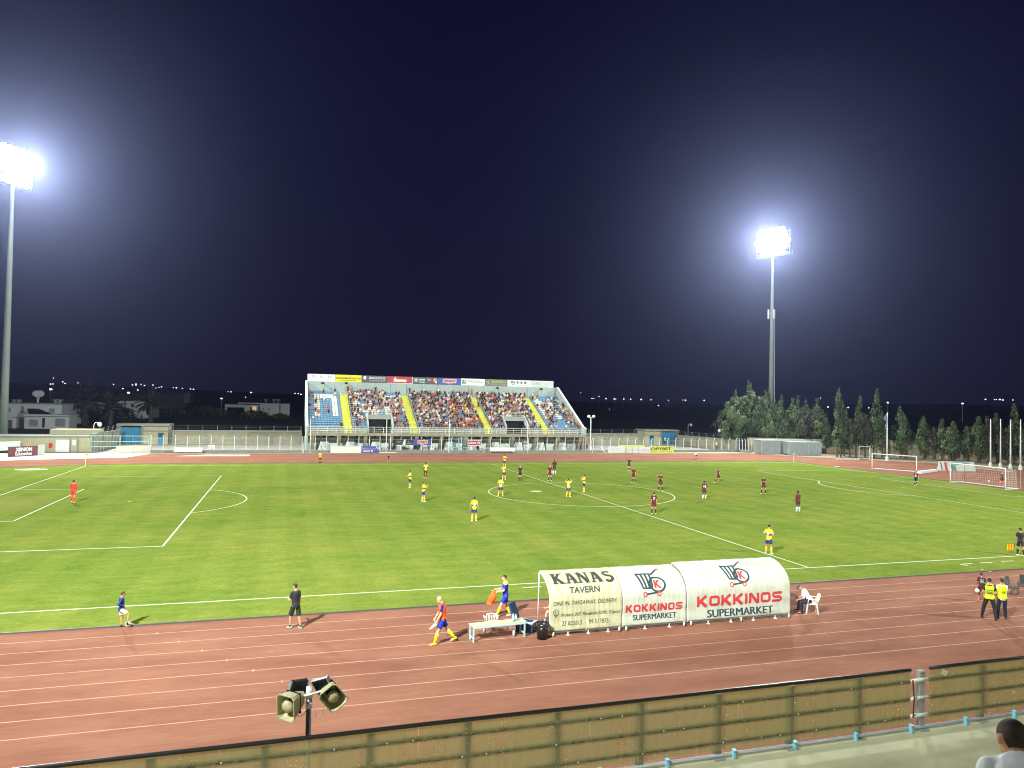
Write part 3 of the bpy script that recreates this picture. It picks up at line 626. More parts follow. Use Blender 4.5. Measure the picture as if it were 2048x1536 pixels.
s0 = MB(); seat_geo(s0, 0, 0, 0); s0 = gsm(s0, 'seat', M['seatb']); s0.data.transform(Matrix.Translation((0, GY, 0))); s0.data.update()
rest = MB(); n = 0
for x, k, si, w in SEATS:
    if n < 100 and k <= 1:
        o = s0 if n == 0 else dup(s0, parent=gs); o.location = (x, ry_(k)-GY, rz_(k)); n += 1
    else: seat_geo(rest, x, ry_(k), rz_(k), 1 if w else 0)
gsm(rest, 'seat_rows', [M['seatb'], M['seatw']], kind='stuff')
# ---------------------------------------------------------------- advertising boards on top of the stand
def board(name, label, y, px0, px1, z0, z1, col, items, dep=0.12, rz=0, group=None, cat='advertising board', frame=None):
    """flat board: items are (text, u0, u1, v0, v1, colour, shear) or ('#poly', pts, colour) in 0..1 board units, left to right"""
    if isinstance(px0, tuple): A, B = Vector((*px0, 0)), Vector((*px1, 0))
    else: A = Vector((aty(px0, 760 if z0 > 5 else 895, y).x, y, 0)); B = Vector((aty(px1, 760 if z0 > 5 else 895, y).x, y, 0))
    d = B-A; Ln = d.length; d.normalize(); nr = Vector((d.y, -d.x, 0))
    t = thing(name, label, cat, A, 0, group); fn = lambda u, v, off=0.0: d*(u*Ln)+nr*off+Vector((0, 0, z0+(z1-z0)*v))
    mb = MB(); P = [fn(u, v, o) for o in (0, -dep) for u, v in ((0, 0), (1, 0), (1, 1), (0, 1))]
    mb.add(P, [(0, 1, 2, 3), (7, 6, 5, 4), (0, 4, 5, 1), (1, 5, 6, 2), (2, 6, 7, 3), (3, 7, 4, 0)]); mb.build('panel', mat('board_print', col, 0.6, var=0.04, scale=1), t)
    if frame:
        mb = MB(); w = 0.025
        for a in (fn(0, 0), fn(0, 1)): mb.tube([a, a+d*Ln], 0.04, 6)
        mb.build('frame', flat(frame), t)
    q = 0.006
    for it in items:
        q += 0.0015; mb = MB()
        if it[0] == '#': mb.add([fn(u, v, q) for u, v in it[1]], [tuple(range(len(it[1])))]); mb.build('emblem', flat(it[2]), t)
        else: text(mb, it[0], lambda u, v: fn(u, v, q+0.004), it[1], it[2], it[3], it[4], bold=it[7] if len(it) > 7 else 0.02, shear=it[6] if len(it) > 6 else 0); mb.build('lettering', flat(it[5]), t)
    return t
def rect(a, b2, c, d): return [(a, c), (b2, c), (b2, d), (a, d)]
def rrect(a, b2, c, d, r=0.03, sk=0.0):
    P = []
    for cx, cy, q in ((b2-r, c+r*3, -90), (b2-r, d-r*3, 0), (a+r, d-r*3, 90), (a+r, c+r*3, 180)):
        for i in range(5): an = R(q+i*22.5); P.append((cx+r*math.cos(an)+sk*(cy-c), cy+3*r*math.sin(an)))
    return P
def circ(cx, cy, r, asp=3.6, n=18): return [(cx+r*math.cos(2*math.pi*i/n), cy+r*asp*math.sin(2*math.pi*i/n)) for i in range(n)]
WH = (0.70, 0.74, 0.70); GR = 'boards along the top of the stand'; Zb = (12.04, 13.37)
it = []
for c in (0.21, 0.51, 0.80): it += [('#', rect(c-0.045, c-0.03, 0.5, 0.85), (0.03, 0.07, 0.10)), ('#', rect(c+0.03, c+0.045, 0.5, 0.85), (0.03, 0.07, 0.10)), ('#', circ(c, 0.68, 0.012), (0.5, 0.6, 0.8)), ('#', rect(c-0.06, c+0.06, 0.28, 0.33), (0.4, 0.45, 0.55))]
board('advertising_board', 'white board with three small bracket logos, leftmost above the stand', 72.3, 615, 670, *Zb, WH, it, group=GR)
board('advertising_board', 'yellow board with a long line of dark lettering above the stand', 72.3, 670.4, 723, *Zb, (0.66, 0.58, 0.01), [('DIOGENISAMAREROSAXSTORE', 0.02, 0.97, 0.42, 0.66, (0.05, 0.04, 0.01)), ('AFOIGENISAMAREROSPOXSTORE', 0.17, 0.80, 0.2, 0.30, (0.12, 0.1, 0.02))], group=GR)
board('advertising_board', 'dark grey board with two lines of white capitals, right of the yellow board', 72.3, 723.4, 774, *Zb, (0.085, 0.085, 0.09), [('IRAKLEOUS', 0.3, 0.93, 0.52, 0.86, (0.6, 0.6, 0.6)), ('CONSTRUCTIONS', 0.3, 0.93, 0.2, 0.4, (0.4, 0.4, 0.42)), ('#', [(0.07, 0.5), (0.12, 0.42), (0.17, 0.5), (0.17, 0.88), (0.12, 0.95), (0.07, 0.85)], (0.75, 0.78, 0.78))], group=GR)
board('advertising_board', 'red board with a white winery building logo above the stand', 72.3, 774.4, 825.6, *Zb, (0.42, 0.04, 0.06), [('#', rect(0.25, 0.75, 0.25, 0.58), (0.72, 0.66, 0.58)), ('#', [(0.25, 0.58), (0.27, 0.7), (0.31, 0.95), (0.35, 0.7), (0.37, 0.58)], (0.72, 0.62, 0.52)), ('#', rect(0.0, 1.0, 0.0, 0.05), WH), ('#', rect(0.98, 1.0, 0.05, 1.0), WH)], group=GR)
board('advertising_board', 'dark board with several small logos above the stand', 72.3, 826, 875, *Zb, (0.07, 0.085, 0.08), [('#', circ(0.13, 0.55, 0.09), (0.45, 0.5, 0.5)), ('#', circ(0.13, 0.55, 0.07), (0.07, 0.085, 0.08)), ('#', circ(0.13, 0.55, 0.05), (0.5, 0.55, 0.6)), ('#', rect(0.25, 0.49, 0.55, 0.75), (0.5, 0.62, 0.62)), ('#', rect(0.25, 0.49, 0.22, 0.36), (0.4, 0.55, 0.52)), ('#', rrect(0.58, 0.74, 0.5, 0.76, 0.02), (0.75, 0.15, 0.2)), ('#', circ(0.90, 0.6, 0.08), (0.72, 0.3, 0.1)), ('#', circ(0.95, 0.3, 0.04), (0.75, 0.7, 0.65))], group=GR)['label'] = 'dark board with a round crest and a red and an orange logo, above the stand'
SM = [('#', rrect(0.2, 0.80, 0.26, 0.88, 0.05, 0.04), (0.78, 0.36, 0.22)), ('smart', 0.26, 0.77, 0.42, 0.74, (0.03, 0.04, 0.22), 0.3, 0.03), ('#', rect(0.38, 0.6, 0.12, 0.18), (0.6, 0.65, 0.8))]
board('advertising_board', 'blue board with dark script on an orange lozenge, above the stand', 72.3, 875.5, 922, *Zb, (0.035, 0.09, 0.36), SM, group=GR)
board('advertising_board', 'white board with thin dark capitals beside a small picture, above the stand', 72.3, 922.4, 969.6, *Zb, WH, [('MAGAZAKI', 0.29, 0.93, 0.45, 0.75, (0.12, 0.16, 0.18), 0, 0.0), ('#', rect(0.05, 0.11, 0.2, 0.84), (0.13, 0.2, 0.27)), ('#', [(0.12, 0.2), (0.22, 0.2), (0.22, 0.84), (0.15, 0.84)], (0.35, 0.36, 0.4)), ('#', [(0.1, 0.2), (0.17, 0.2), (0.14, 0.45)], (0.3, 0.1, 0.08))], group=GR)
board('advertising_board', 'grey board with olive gold capitals and a gold ring, above the stand', 72.3, 970, 1014.6, *Zb, (0.17, 0.175, 0.14), [('BASHIKO', 0.32, 0.93, 0.48, 0.86, (0.42, 0.40, 0.14)), ('GEAR STORE', 0.32, 0.9, 0.2, 0.36, (0.4, 0.3, 0.26)), ('#', circ(0.12, 0.5, 0.07), (0.4, 0.38, 0.15)), ('#', circ(0.10, 0.45, 0.045), (0.17, 0.175, 0.14))], group=GR)
board('advertising_board', 'white board with loose black hand lettering over a smile, above the stand', 72.3, 1015, 1062.6, *Zb, WH, [('m a s a', 0.14, 0.80, 0.48, 0.82, (0.02, 0.02, 0.02), 0, 0.03), ('#', [(0.18, 0.40), (0.20, 0.40), (0.23, 0.29), (0.26, 0.29), (0.30, 0.40), (0.32, 0.42), (0.27, 0.22), (0.22, 0.22)], (0.05, 0.05, 0.05)), ('food lovers', 0.38, 0.92, 0.16, 0.28, (0.35, 0.35, 0.35))], group=GR)
board('advertising_board', 'white board with faded grey lettering, rightmost above the stand', 72.3, 1063, 1107, *Zb, (0.56, 0.62, 0.58), [('RAMEN', 0.06, 0.45, 0.35, 0.8, (0.42, 0.47, 0.45)), ('CAFE', 0.55, 0.92, 0.35, 0.8, (0.44, 0.49, 0.47)), ('#', rect(0.06, 0.7, 0.16, 0.22), (0.4, 0.45, 0.44))], group=GR)
# ---------------------------------------------------------------- security fences before the stand and along both sides
def fence(A, B, label, sp=1.75, H=2.65, bars=0.30):
    A, B = Vector((*A, 0)), Vector((*B, 0)); d = (B-A); Ln = d.length; d.normalize(); nr = Vector((d.y, -d.x, 0))
    t = thing('security_fence', label, 'fence', A); n = round(Ln/sp)
    def P(u, z, o=0.0): return d*u+nr*o+Vector((0, 0, z))
    mb = MB(); mb.box(P(Ln/2, 0.22), (Ln, 0.2, 0.44), math.atan2(d.y, d.x)); mb.build('base_wall', M['coping'], t)
    mb = MB()
    for z in (0.55, 1.45, 2.28): mb.tube([P(0, z), P(Ln, z)], 0.022, 4)
    for i in range(int(Ln/bars)): mb.tube([P(i*bars+0.1, 0.44), P(i*bars+0.1, 2.28)], 0.009, 3, caps=False)
    mb.build('wire_panel', M['steel'], t)
    pm = MB(); pm.tube([(0, 0, 0.4), (0, 0, 2.3), tuple(nr*0.06+Vector((0, 0, 2.42))), tuple(nr*0.30+Vector((0, 0, H+0.05)))], 0.048, 6); p0 = pm.build('post', M['whitem'], t)
    for i in range(n+1):
        o = p0 if i == 0 else dup(p0, parent=t); o.location = P(Ln*i/n, 0)
fence((-47.8, 55.3), (-25.6, 55.3), 'pale wire fence with bent posts left of the stand')
fence((-25.3, 55.3), (25.2, 55.3), 'pale wire fence with bent posts before the stand columns')
fence((25.5, 55.3), (57.2, 57.6), 'pale wire fence with bent posts right of the stand')
# gates in the fence line
def gate(A, B, label, col, h=2.6):
    A, B = Vector((*A, 0)), Vector((*B, 0)); d = B-A; Ln = d.length; d.normalize(); t = thing('gate', label, 'gate', A)
    for a, b2 in ((0, 0.5), (0.5, 1)):
        mb = MB(); p, q = d*(Ln*a+0.03), d*(Ln*b2-0.03)
        for z in (0.12, 0.95, 1.7, h-0.05): mb.tube([p+Vector((0, 0, z)), q+Vector((0, 0, z))], 0.035, 6)
        for u in (p, q): mb.tube([u+Vector((0, 0, 0.1)), u+Vector((0, 0, h))], 0.05, 6)
        for i in range(1, 9): u = p.lerp(q, i/9); mb.tube([u+Vector((0, 0, 0.1)), u+Vector((0, 0, h-0.05))], 0.012, 4)
        mb.build('gate_leaf', col, t)
pg = flat((0.30, 0.50, 0.52), 0.6)
gate((-56.0, 55.6), (-48.2, 55.6), 'pale blue mesh double gate beside the cream service building', pg)
gate((-1.3, 55.0), (1.9, 55.0), 'pale blue gate in the fence at the middle of the stand', pg)
fence((57.6, 57.0), (58.6, 54.6), 'short pale blue fence section beside the grey container', 0.6)
# ---------------------------------------------------------------- outer perimeter walls
def wall(A, B, h, label, m=None, cop=True, arms=True, pan=6.0, name='perimeter_wall'):
    A, B = Vector((*A, 0)), Vector((*B, 0)); d = B-A; Ln = d.length; d.normalize(); nr = Vector((d.y, -d.x, 0)); a = math.atan2(d.y, d.x)
    t = thing(name, label, 'wall', A); n = max(1, round(Ln/pan)); m = m or M['wallp']
    for i in range(n):
        mb = MB(); mb.box(d*(Ln*(i+0.5)/n)+Vector((0, 0, h/2)), (Ln/n-0.02, 0.2, h), a); mb.build('wall_panel', m, t)
    for i in range(n+1):
        mb = MB(); mb.box(d*(Ln*i/n)+nr*0.08+Vector((0, 0, h/2-0.01)), (0.32, 0.3, h-0.02), a); mb.build('pier', M['coping'], t)
    if cop: mb = MB(); mb.box(d*(Ln/2)+nr*0.05+Vector((0, 0, h+0.13)), (Ln+0.3, 0.5, 0.26), a); mb.build('coping', M['coping'], t)
    if arms:
        mb = MB(); k = round(Ln/2.6)
        for i in range(k+1): u = d*(Ln*i/k); mb.tube([u+Vector((0, 0, h+0.2)), u+nr*0.25+Vector((0, 0, h+1.1))], 0.035, 5)
        for z, o in ((h+0.5, 0.08), (h+0.8, 0.16), (h+1.08, 0.24)): mb.tube([nr*o+Vector((0, 0, z)), d*Ln+nr*o+Vector((0, 0, z))], 0.008, 3)
        mb.build('barbed_wire', M['steel'], t)
    return t
wall((-47.6, 76.3), (-25.4, 78.0), 2.35, 'grey panelled perimeter wall behind the fence left of the stand')
wall((-56.2, 57.0), (-55.7, 73.8), 2.5, 'perimeter wall running back from the cream service building to the blue gate')
wall((24.7, 81.5), (49.3, 80.8), 2.2, 'grey panelled perimeter wall between the stand and the right gatehouse')
wall((56.0, 77.5), (57.9, 58.0), 2.1, 'perimeter wall running forward from the right gatehouse')
_w = [ground(1690, 908.5), ground(1765, 912.6), ground(1887, 921), ground(2049, 927.8)]
wall((60.5, 58.5), (_w[0].x, _w[0].y+1), 2.8, 'beige boundary wall behind the grey containers', M['beige'], False, False)
wall((_w[0].x, _w[0].y+1), (_w[3].x+14, _w[3].y-14), 2.9, 'beige boundary wall behind the row of cypresses', M['beige'], True, False)
# gatehouses with blue gates
def gatehouse(y, g0, g1, b0, b1, top, gtop, label, door, flip):
    A = aty(g0, 880, y).x; t = thing('gatehouse', label, 'gatehouse', (A, y, 0)); sub = lambda mb, n, m, p=None: (setattr(mb, 'v', [(q[0]-A, q[1]-y, q[2]) for q in mb.v]), mb.build(n, m, p or t))[1]
    G0, G1, B0, B1 = [aty(p, 880, y).x for p in (g0, g1, b0, b1)]
    mb = MB(); mb.box2((B0, y, 0), (B1, y+4, top-0.35)); sub(mb, 'wall', M['beige'])
    mb = MB(); mb.box2((min(G0, B0)-0.3, y-0.6, top-0.35), (max(G1, B1)+0.3, y+4.2, top)); sub(mb, 'roof', M['coping'])
    mb = MB(); mb.box2((B0+0.02, y-0.06, top-1.35), (B1-0.02, y, top-1.2)); sub(mb, 'band', M['coping'])
    m2 = (G0+G1)/2
    for a, b2 in ((G0+0.2, m2-0.02), (m2+0.02, G1-0.2)):
        mb = MB(); mb.box2((a, y+0.5, 0.08), (b2, y+0.6, gtop)); 
        for zz in (0.12, gtop*0.33, gtop*0.66, gtop-0.08): mb.box2((a, y+0.44, zz-0.05), (b2, y+0.5, zz+0.05))
        sub(mb, 'gate_leaf', M['bluegate'])
    for x in (G0, G1): mb = MB(); mb.box2((x-0.2, y-0.1, 0), (x+0.2, y+0.6, top-0.36)); sub(mb, 'pillar', M['coping'])
    D0, D1 = [aty(p, 880, y).x for p in door]
    mb = MB(); mb.box2((D0, y-0.05, 0), (D1, y, 2.1)); dr = sub(mb, 'door', M['bluegate']); mb = MB(); mb.box2((D0+0.1, y-0.08, 1.35), (D1-0.1, y-0.051, 2.0)); sub(mb, 'glass', flat((0.03, 0.06, 0.07), 0.2)); 
    return t
gatehouse(76.4, 237, 284, 286, 336, 3.65, 3.0, 'cream gatehouse with a big blue double gate left of the stand', (315.5, 328), 0)
gatehouse(80.4, 1322, 1353.5, 1290, 1320.5, 3.4, 2.9, 'cream gatehouse with a big blue double gate right of the stand', (1299, 1307.5), 1)
# cream service building at the left
t = thing('service_building', 'low cream service building with white double doors at far left', 'building', (-61, 56.6, 0)); y = 56.6
def sub(mb, n, m, p=None): mb.v = [(q[0]+61, q[1]-56.6, q[2]) for q in mb.v]; return mb.build(n, m, p or t)
mb = MB(); mb.box2((-72, y, 0), (-56.3, y+5, 2.25)); sub(mb, 'wall', M['beige'])
mb = MB(); mb.box2((-72, y-0.3, 2.25), (-56.1, y+5.2, 2.45)); sub(mb, 'roof', M['coping'])
mb = MB(); mb.box2((-62.4, y+2.5, 2.45), (-55.9, y+6.5, 3.3)); sub(mb, 'upper_wall', M['beige'])
for a, b2 in ((111.5, 124.5), (125.2, 138)):
    mb = MB(); pbox(mb, y-0.06, a, 879.5, b2, 904, 0.055); sub(mb, 'door', M['whitem'])
mb = MB(); pbox(mb, y-0.25, 97.5, 887, 103.5, 895.5, 0.24); sub(mb, 'fire_cabinet', flat(s2l(190, 30, 35)))
mb = MB(); pbox(mb, y-0.08, 145, 880, 151.5, 890.5, 0.07); sub(mb, 'notice', M['whitem'])
for x in (139, 155): mb = MB(); pbox(mb, y-0.12, x, 877.5, x+2, 905, 0.11); sub(mb, 'pier', M['coping'])
# small round camera lamps on poles
def lamp_pole(px, py_base, h, label, y=None, s=1):
    p = ground(px, py_base) if y is None else Vector((aty(px, 870, y).x, y, 0)); t = thing('yard_lamp', label, 'lamp', (p.x, p.y, 0))
    mb = MB(); mb.tube([(0, 0, 0), (0, 0, h), (0.15*s, 0, h+0.35), (0.7*s, 0, h+0.4)], 0.05, 8); mb.build('pole', M['whitem'], t, smooth=True)
    mb = MB(); mb.ell((0.8*s, 0, h+0.1), (0.32, 0.32, 0.36), 12, 8); mb.build('globe', M['whitem'], t, smooth=True)
lamp_pole(187, 0, 4.0, 'white globe lamp on a bent pole by the left gate', 60)
lamp_pole(1446, 0, 3.9, 'white globe lamp on a bent pole left of the conifers', 62, -1)
lamp_pole(1376, 0, 4.2, 'white globe lamp on a bent pole behind the right gatehouse', 88)
t = thing('yard_lamp', 'twin-headed lamp pole at the right end of the stand', 'lamp', (aty(1181, 880, 60).x, 60, 0))
mb = MB(); mb.tube([(0, 0, 0), (0, 0, 6.3)], 0.09, 8); mb.tube([(-0.5, 0, 6.3), (0.5, 0, 6.3)], 0.05, 6); mb.build('pole', M['whitem'], t)
for s in (-1, 1): mb = MB(); mb.ell((s*0.5, -0.1, 6.55), (0.3, 0.3, 0.26), 10, 7); mb.build('lamp_head', M['whitem'], t, smooth=True)
for px, lab in ((620, 'thin white pole before the left end of the stand'), (772.3, 'thin white pole before the stand, left of the blue fence board'), (897.5, 'thin white pole before the middle gate of the stand'), (1054.5, 'thin white pole before the right half of the stand')):
    p = aty(px, 900, 55.05); t = thing('pole', lab, 'pole', (p.x, 55.05, 0), 0, 'net poles before the stand'); mb = MB(); mb.tube([(0, 0, 0), (0, 0, 5.6)], 0.05, 8); mb.build('shaft', M['whitem'], t); mb = MB(); mb.box((0, 0, 0.05), (0.25, 0.25, 0.1)); mb.build('foot', M['steel'], t)
# grey containers
def container(A, B, dep, h, label):
    A, B = Vector((*A, 0)), Vector((*B, 0)); d = B-A; Ln = d.length; a = math.atan2(d.y, d.x); t = thing('shipping_container', label, 'container', A, a); n = int(Ln/0.28)
    def corr(w): 
        P = []
        for i in range(n): u = Ln*i/n; s = Ln/n; P += [(u, 0), (u+s*0.35, 0), (u+s*0.5, 0.04), (u+s*0.85, 0.04)]
        return P+[(Ln, 0)]
    mb = MB(); P = corr(0); m = len(P); mb.add([(x, y, z) for z in (0.15, h-0.12) for x, y in P], [(i, i+1, m+i+1, m+i) for i in range(m-1)]); mb.box2((0, 0.06, 0.15), (Ln, dep, h-0.12)); mb.build('shell', mat('container_grey', (0.28, 0.32, 0.33), 0.6, var=0.1, scale=0.8), t)
    mb = MB()
    for x in (0, Ln): mb.box2((x-0.08, -0.04, 0.02), (x+0.08, 0.1, h))
    for z in (0.08, h-0.06): mb.box2((0.08, -0.035, z-0.07), (Ln-0.08, 0.08, z+0.07))
    mb.box2((0, -0.03, h-0.03), (Ln, dep, h+0.02)); mb.build('frame', flat((0.36, 0.41, 0.42), 0.6), t)
    mb = MB()
    for x in (Ln*0.32, Ln*0.68): mb.box2((x-0.15, -0.05, 0.08), (x+0.15, -0.036, 0.14))
    mb.build('forklift_pocket', M['dark'], t)
container((58.6, 51.4), (70.3, 51.8), 2.4, 2.65, 'long grey shipping container under the conifers, left one')
container((62.9, 49.0), (69.5, 48.1), 2.4, 2.5, 'shorter grey shipping container, right and in front of the long one')
# ---------------------------------------------------------------- trees
GREENS = [mat('foliage_dark', (0.036, 0.066, 0.024), 0.9, var=0.25, scale=1.5), mat('foliage_mid', (0.076, 0.112, 0.048), 0.9, var=0.25, scale=1.5), mat('foliage_light', (0.130, 0.172, 0.075), 0.9, var=0.2, scale=1.5)]
BROWNS = [mat('foliage_dry_dark', (0.038, 0.042, 0.026), 0.9, var=0.25, scale=1.5), mat('foliage_dry', (0.070, 0.072, 0.042), 0.9, var=0.25, scale=1.5), mat('foliage_dry_light', (0.10, 0.10, 0.055), 0.9, var=0.2, scale=1.5)]
BARK = mat('bark', (0.09, 0.07, 0.055), 0.95, var=0.3, scale=3)
def leafcard(mb, c, out, s, rnd, up=0.6, mi=0):
    n = (out+Vector((rnd.gauss(0, .5), rnd.gauss(0, .5), rnd.gauss(0, .5)))).normalized(); t = Vector((rnd.gauss(0, .4), rnd.gauss(0, .4), up+rnd.random()*0.6)); t = (t-n*t.dot(n))
    t = t.normalized() if t.length > 1e-3 else n.orthogonal().normalized(); b2 = n.cross(t); w = s*rnd.uniform(.35, .6); h = s*rnd.uniform(.8, 1.3)
    mb.add([c-b2*w*.5-t*h*.3, c+b2*w*.5-t*h*.3, c+b2*w*.35+t*h*.3, c+t*h*.75, c-b2*w*.35+t*h*.3], [(0, 1, 2, 3, 4)], mi)
def cypress(label, p, H, r, seed, base=2.0, pal=GREENS, lean=0, twin=False, n=1500, group='row of cypresses by the boundary wall', name='cypress_tree'):
    rnd = random.Random(seed); t = thing(name, label, 'tree', (p[0], p[1], 0), rnd.uniform(0, 6), group)
    stems = [(0, 0, 1.0)]+([(r*0.5, 0.1, 0.82)] if twin else [])
    mb = MB()
    for sx, sy, f in stems:
        mb.tube([(sx, sy, -0.1), (sx*1.1, sy, base), (sx+lean*0.5, sy, H*f*0.6), (sx+lean, sy, H*f*0.93)], [0.15, 0.12, 0.07, 0.02], 7)
        for i in range(9):
            z = base*0.7+(H*f-base)*i/11; a = rnd.uniform(0, 6.3); q = r*0.5; mb.tube([(sx+lean*z/H, sy, z), (sx+math.cos(a)*q+lean*z/H, sy+math.sin(a)*q, z+q*1.6)], [0.045, 0.012], 5)
    mb.build('trunk', BARK, t); cr = MB()
    clumps = []
    for sx, sy, f in stems:
        for i in range(34):
            u = rnd.random()**0.8; a = rnd.uniform(0, 6.3); rad = r*(0.35+0.75*math.sin(math.pi*min(1, (0.12+u*0.88)))**0.75)*(1-u**1.9)*rnd.uniform(0.4, 0.9)
            clumps.append((Vector((sx+math.cos(a)*rad, sy+math.sin(a)*rad, base*0.75+(H*f-base*0.75)*u)), rnd.choice((0, 0, 1, 1, 2)), f))
    for i in range(n):
        c, mi, f = rnd.choice(clumps); u = (c.z-base*0.75)/(H*f-base*0.75); s = r*0.40*(1.08-u*0.80); o = Vector((rnd.gauss(0, 1), rnd.gauss(0, 1), rnd.gauss(0, 1.9))); q = c+o*s*0.55; q.z = min(q.z, H)
        if q.z < base*0.6: continue
        q.x += lean*(q.z/H)**2; leafcard(cr, q, Vector((c.x, c.y, 0))+o*0.3, 0.46, rnd, 1.2, mi if rnd.random() < .75 else rnd.randrange(3))
    tip = H
    for sx, sy, f in stems:
        for i in range(70): u = rnd.random(); leafcard(cr, Vector((sx+lean+rnd.gauss(0, 0.16*(1-u)+0.03), sy+rnd.gauss(0, 0.16*(1-u)+0.03), H*f*(0.88+0.13*u))), Vector((rnd.gauss(0, 1), rnd.gauss(0, 1), 0)), 0.4, rnd, 1.5, 1)
    cr.build('crown', pal, t); return t
def pine(label, p, H, r, seed, base=2.2, pal=GREENS, n=4200):
    rnd = random.Random(seed); t = thing('conifer_tree', label, 'tree', (p[0], p[1], 0), rnd.uniform(0, 6), 'conifers behind the grey containers')
    mb = MB(); mb.tube([(0, 0, -0.1), (0.05, 0, base), (0, 0.1, H*0.6), (0, 0, H*0.92)], [0.28, 0.22, 0.12, 0.02], 9); clumps = []
    for i in range(46):
        u = (i+rnd.random())/46; a = i*2.4+rnd.uniform(-.4, .4); z = base*0.7+(H-base)*0.9*u; L = r*(1-u**1.8)*rnd.uniform(.75, 1.08)+0.15; e = Vector((math.cos(a)*L, math.sin(a)*L, z+L*0.45))
        mb.tube([(0, 0, z), e*0.5+Vector((0, 0, z*0.5)), e], [0.07*(1-u)+0.02, 0.04, 0.012], 5)
        for k in range(3): f = rnd.uniform(.45, 1.02); c = Vector((0, 0, z)).lerp(e, f); clumps.append((c, f, rnd.choice((0, 0, 1, 1, 2)), (1-u)*0.5+0.5))
    mb.build('trunk', BARK, t); cr = MB()
    for i in range(n):
        c, f, mi, sc = rnd.choice(clumps); o = Vector((rnd.gauss(0, 1), rnd.gauss(0, 1), rnd.gauss(0, 1.25))); q = c+o*0.42*sc
        leafcard(cr, q, Vector((c.x, c.y, 0.3))+o, 0.40, rnd, 0.9, mi if rnd.random() < .7 else rnd.randrange(3))
    for i in range(60): u = rnd.random(); leafcard(cr, Vector((rnd.gauss(0, .12), rnd.gauss(0, .12), H*(0.86+0.14*u))), Vector((rnd.gauss(0, 1), rnd.gauss(0, 1), 0)), 0.4, rnd, 1.5, 1)
    cr.build('crown', pal, t); return t
def topz(px, py, p): d = ray(px, py); return CAM.z+d.z/math.hypot(d.x, d.y)*math.hypot(p.x-CAM.x, p.y-CAM.y)
def at_depth(px, y): d = ray(px, 880); s = (y-CAM.y)/d.y; return Vector((CAM.x+d.x*s, y, 0))
for i, (px, y, top, r, lab) in enumerate([(1470, 59.5, 780, 4.4, 'broad dark conifer, leftmost above the grey containers'), (1500, 60.5, 768, 4.8, 'tallest broad conifer above the long grey container'), (1530, 59.8, 782, 4.2, 'broad conifer just left of the right floodlight mast'),
        (1558, 57.8, 802, 3.0, 'bushy conifer just right of the right floodlight mast'), (1585, 56.8, 798, 3.1, 'bushy conifer behind the middle of the containers'), (1611, 55.0, 800, 3.2, 'greyish bushy conifer right of the middle of the containers'), (1634, 54.0, 798, 3.1, 'bushy conifer above the right end of the containers')]):
    p = at_depth(px, y+2); pine(lab, p, topz(px, top, p), r, 10+i, n=7500 if r > 4 else 4600, pal=BROWNS if i == 5 else GREENS)
for i, (px, y, top, r, tw, lab) in enumerate([(1495, 62, 762, 0.9, 0, 'thin cypress spire rising behind the tallest broad conifer'), (1536, 61, 784, 0.9, 0, 'narrow cypress touching the right floodlight mast'), (1562, 60, 792, 1.0, 0, 'narrow cypress behind the containers, right of the mast'), (1595, 58, 793, 1.0, 0, 'narrow cypress between two bushy conifers'), (1652, 52, 838, 1.2, 0, 'low cypress at the right end of the containers')]):
    p = at_depth(px, y+1); cypress(lab, p, topz(px, top, p), r, 40+i, n=1100, group='cypresses behind the grey containers')
CY = [(1672, 913.5, 778, 1.25, 1, 0, 'tall twin cypress with a curved tip, just right of the containers'), (1686, 912, 818, 1.0, 0, 0, 'small cypress leaning on the tall twin cypress'), (1697, 914, 840, 1.5, 0, 1, 'low brownish cypress left of the slim double spire'),
      (1715, 914, 793, 1.0, 1, 0, 'slim cypress with a double spire behind the spare goal'), (1728, 914, 830, 1.5, 0, 1, 'low bushy cypress under the thickest cypress'), (1745, 914.5, 779, 1.7, 0, 0, 'thickest cypress of the row with its tip bent left'), (1762, 915, 824, 1.0, 0, 0, 'small cypress left of the flagpole with the flag'),
      (1798, 916, 815, 1.7, 1, 0, 'cypress with several stems right of the flagpole with the flag'), (1845, 918.5, 834, 1.5, 0, 0, 'cypress with a sharp tip standing alone in the row'), (1864, 919.5, 857, 1.1, 0, 1, 'small brownish cypress beside the lone sharp one'),
      (1881, 920.5, 841, 1.3, 0, 0, 'round-topped cypress, left of a close pair'), (1903, 922, 845, 1.6, 1, 0, 'round-topped cypress, right of a close pair'), (1930, 923.5, 856, 1.1, 0, 0, 'small ragged cypress left of the bright green one'), (1953, 925, 836, 1.7, 0, 0, 'bright green cypress left of the bare flagpoles'),
      (1972, 926, 835, 1.1, 0, 1, 'narrow cypress behind the first bare flagpole'), (1990, 926.5, 829, 1.4, 0, 1, 'brown cypress between the first two bare flagpoles'), (2014, 928, 862, 1.3, 0, 1, 'low ragged cypress behind the third bare flagpole'), (2025, 928, 810, 1.5, 0, 0, 'tall cypress between the last two bare flagpoles'), (2046, 929, 850, 1.4, 0, 1, 'cypress cut by the right edge of the picture')]
for i, (px, py, top, r, tw, br, lab) in enumerate(CY):
    p = ground(px, py); p.y -= 0.3; cypress(lab, p, topz(px, top, p), r, 70+i, base=2.3, pal=BROWNS if br else GREENS, twin=bool(tw), n=1500 if r > 1.2 else 1000, lean=-0.5 if i == 5 else random.Random(i).uniform(-.25, .25))
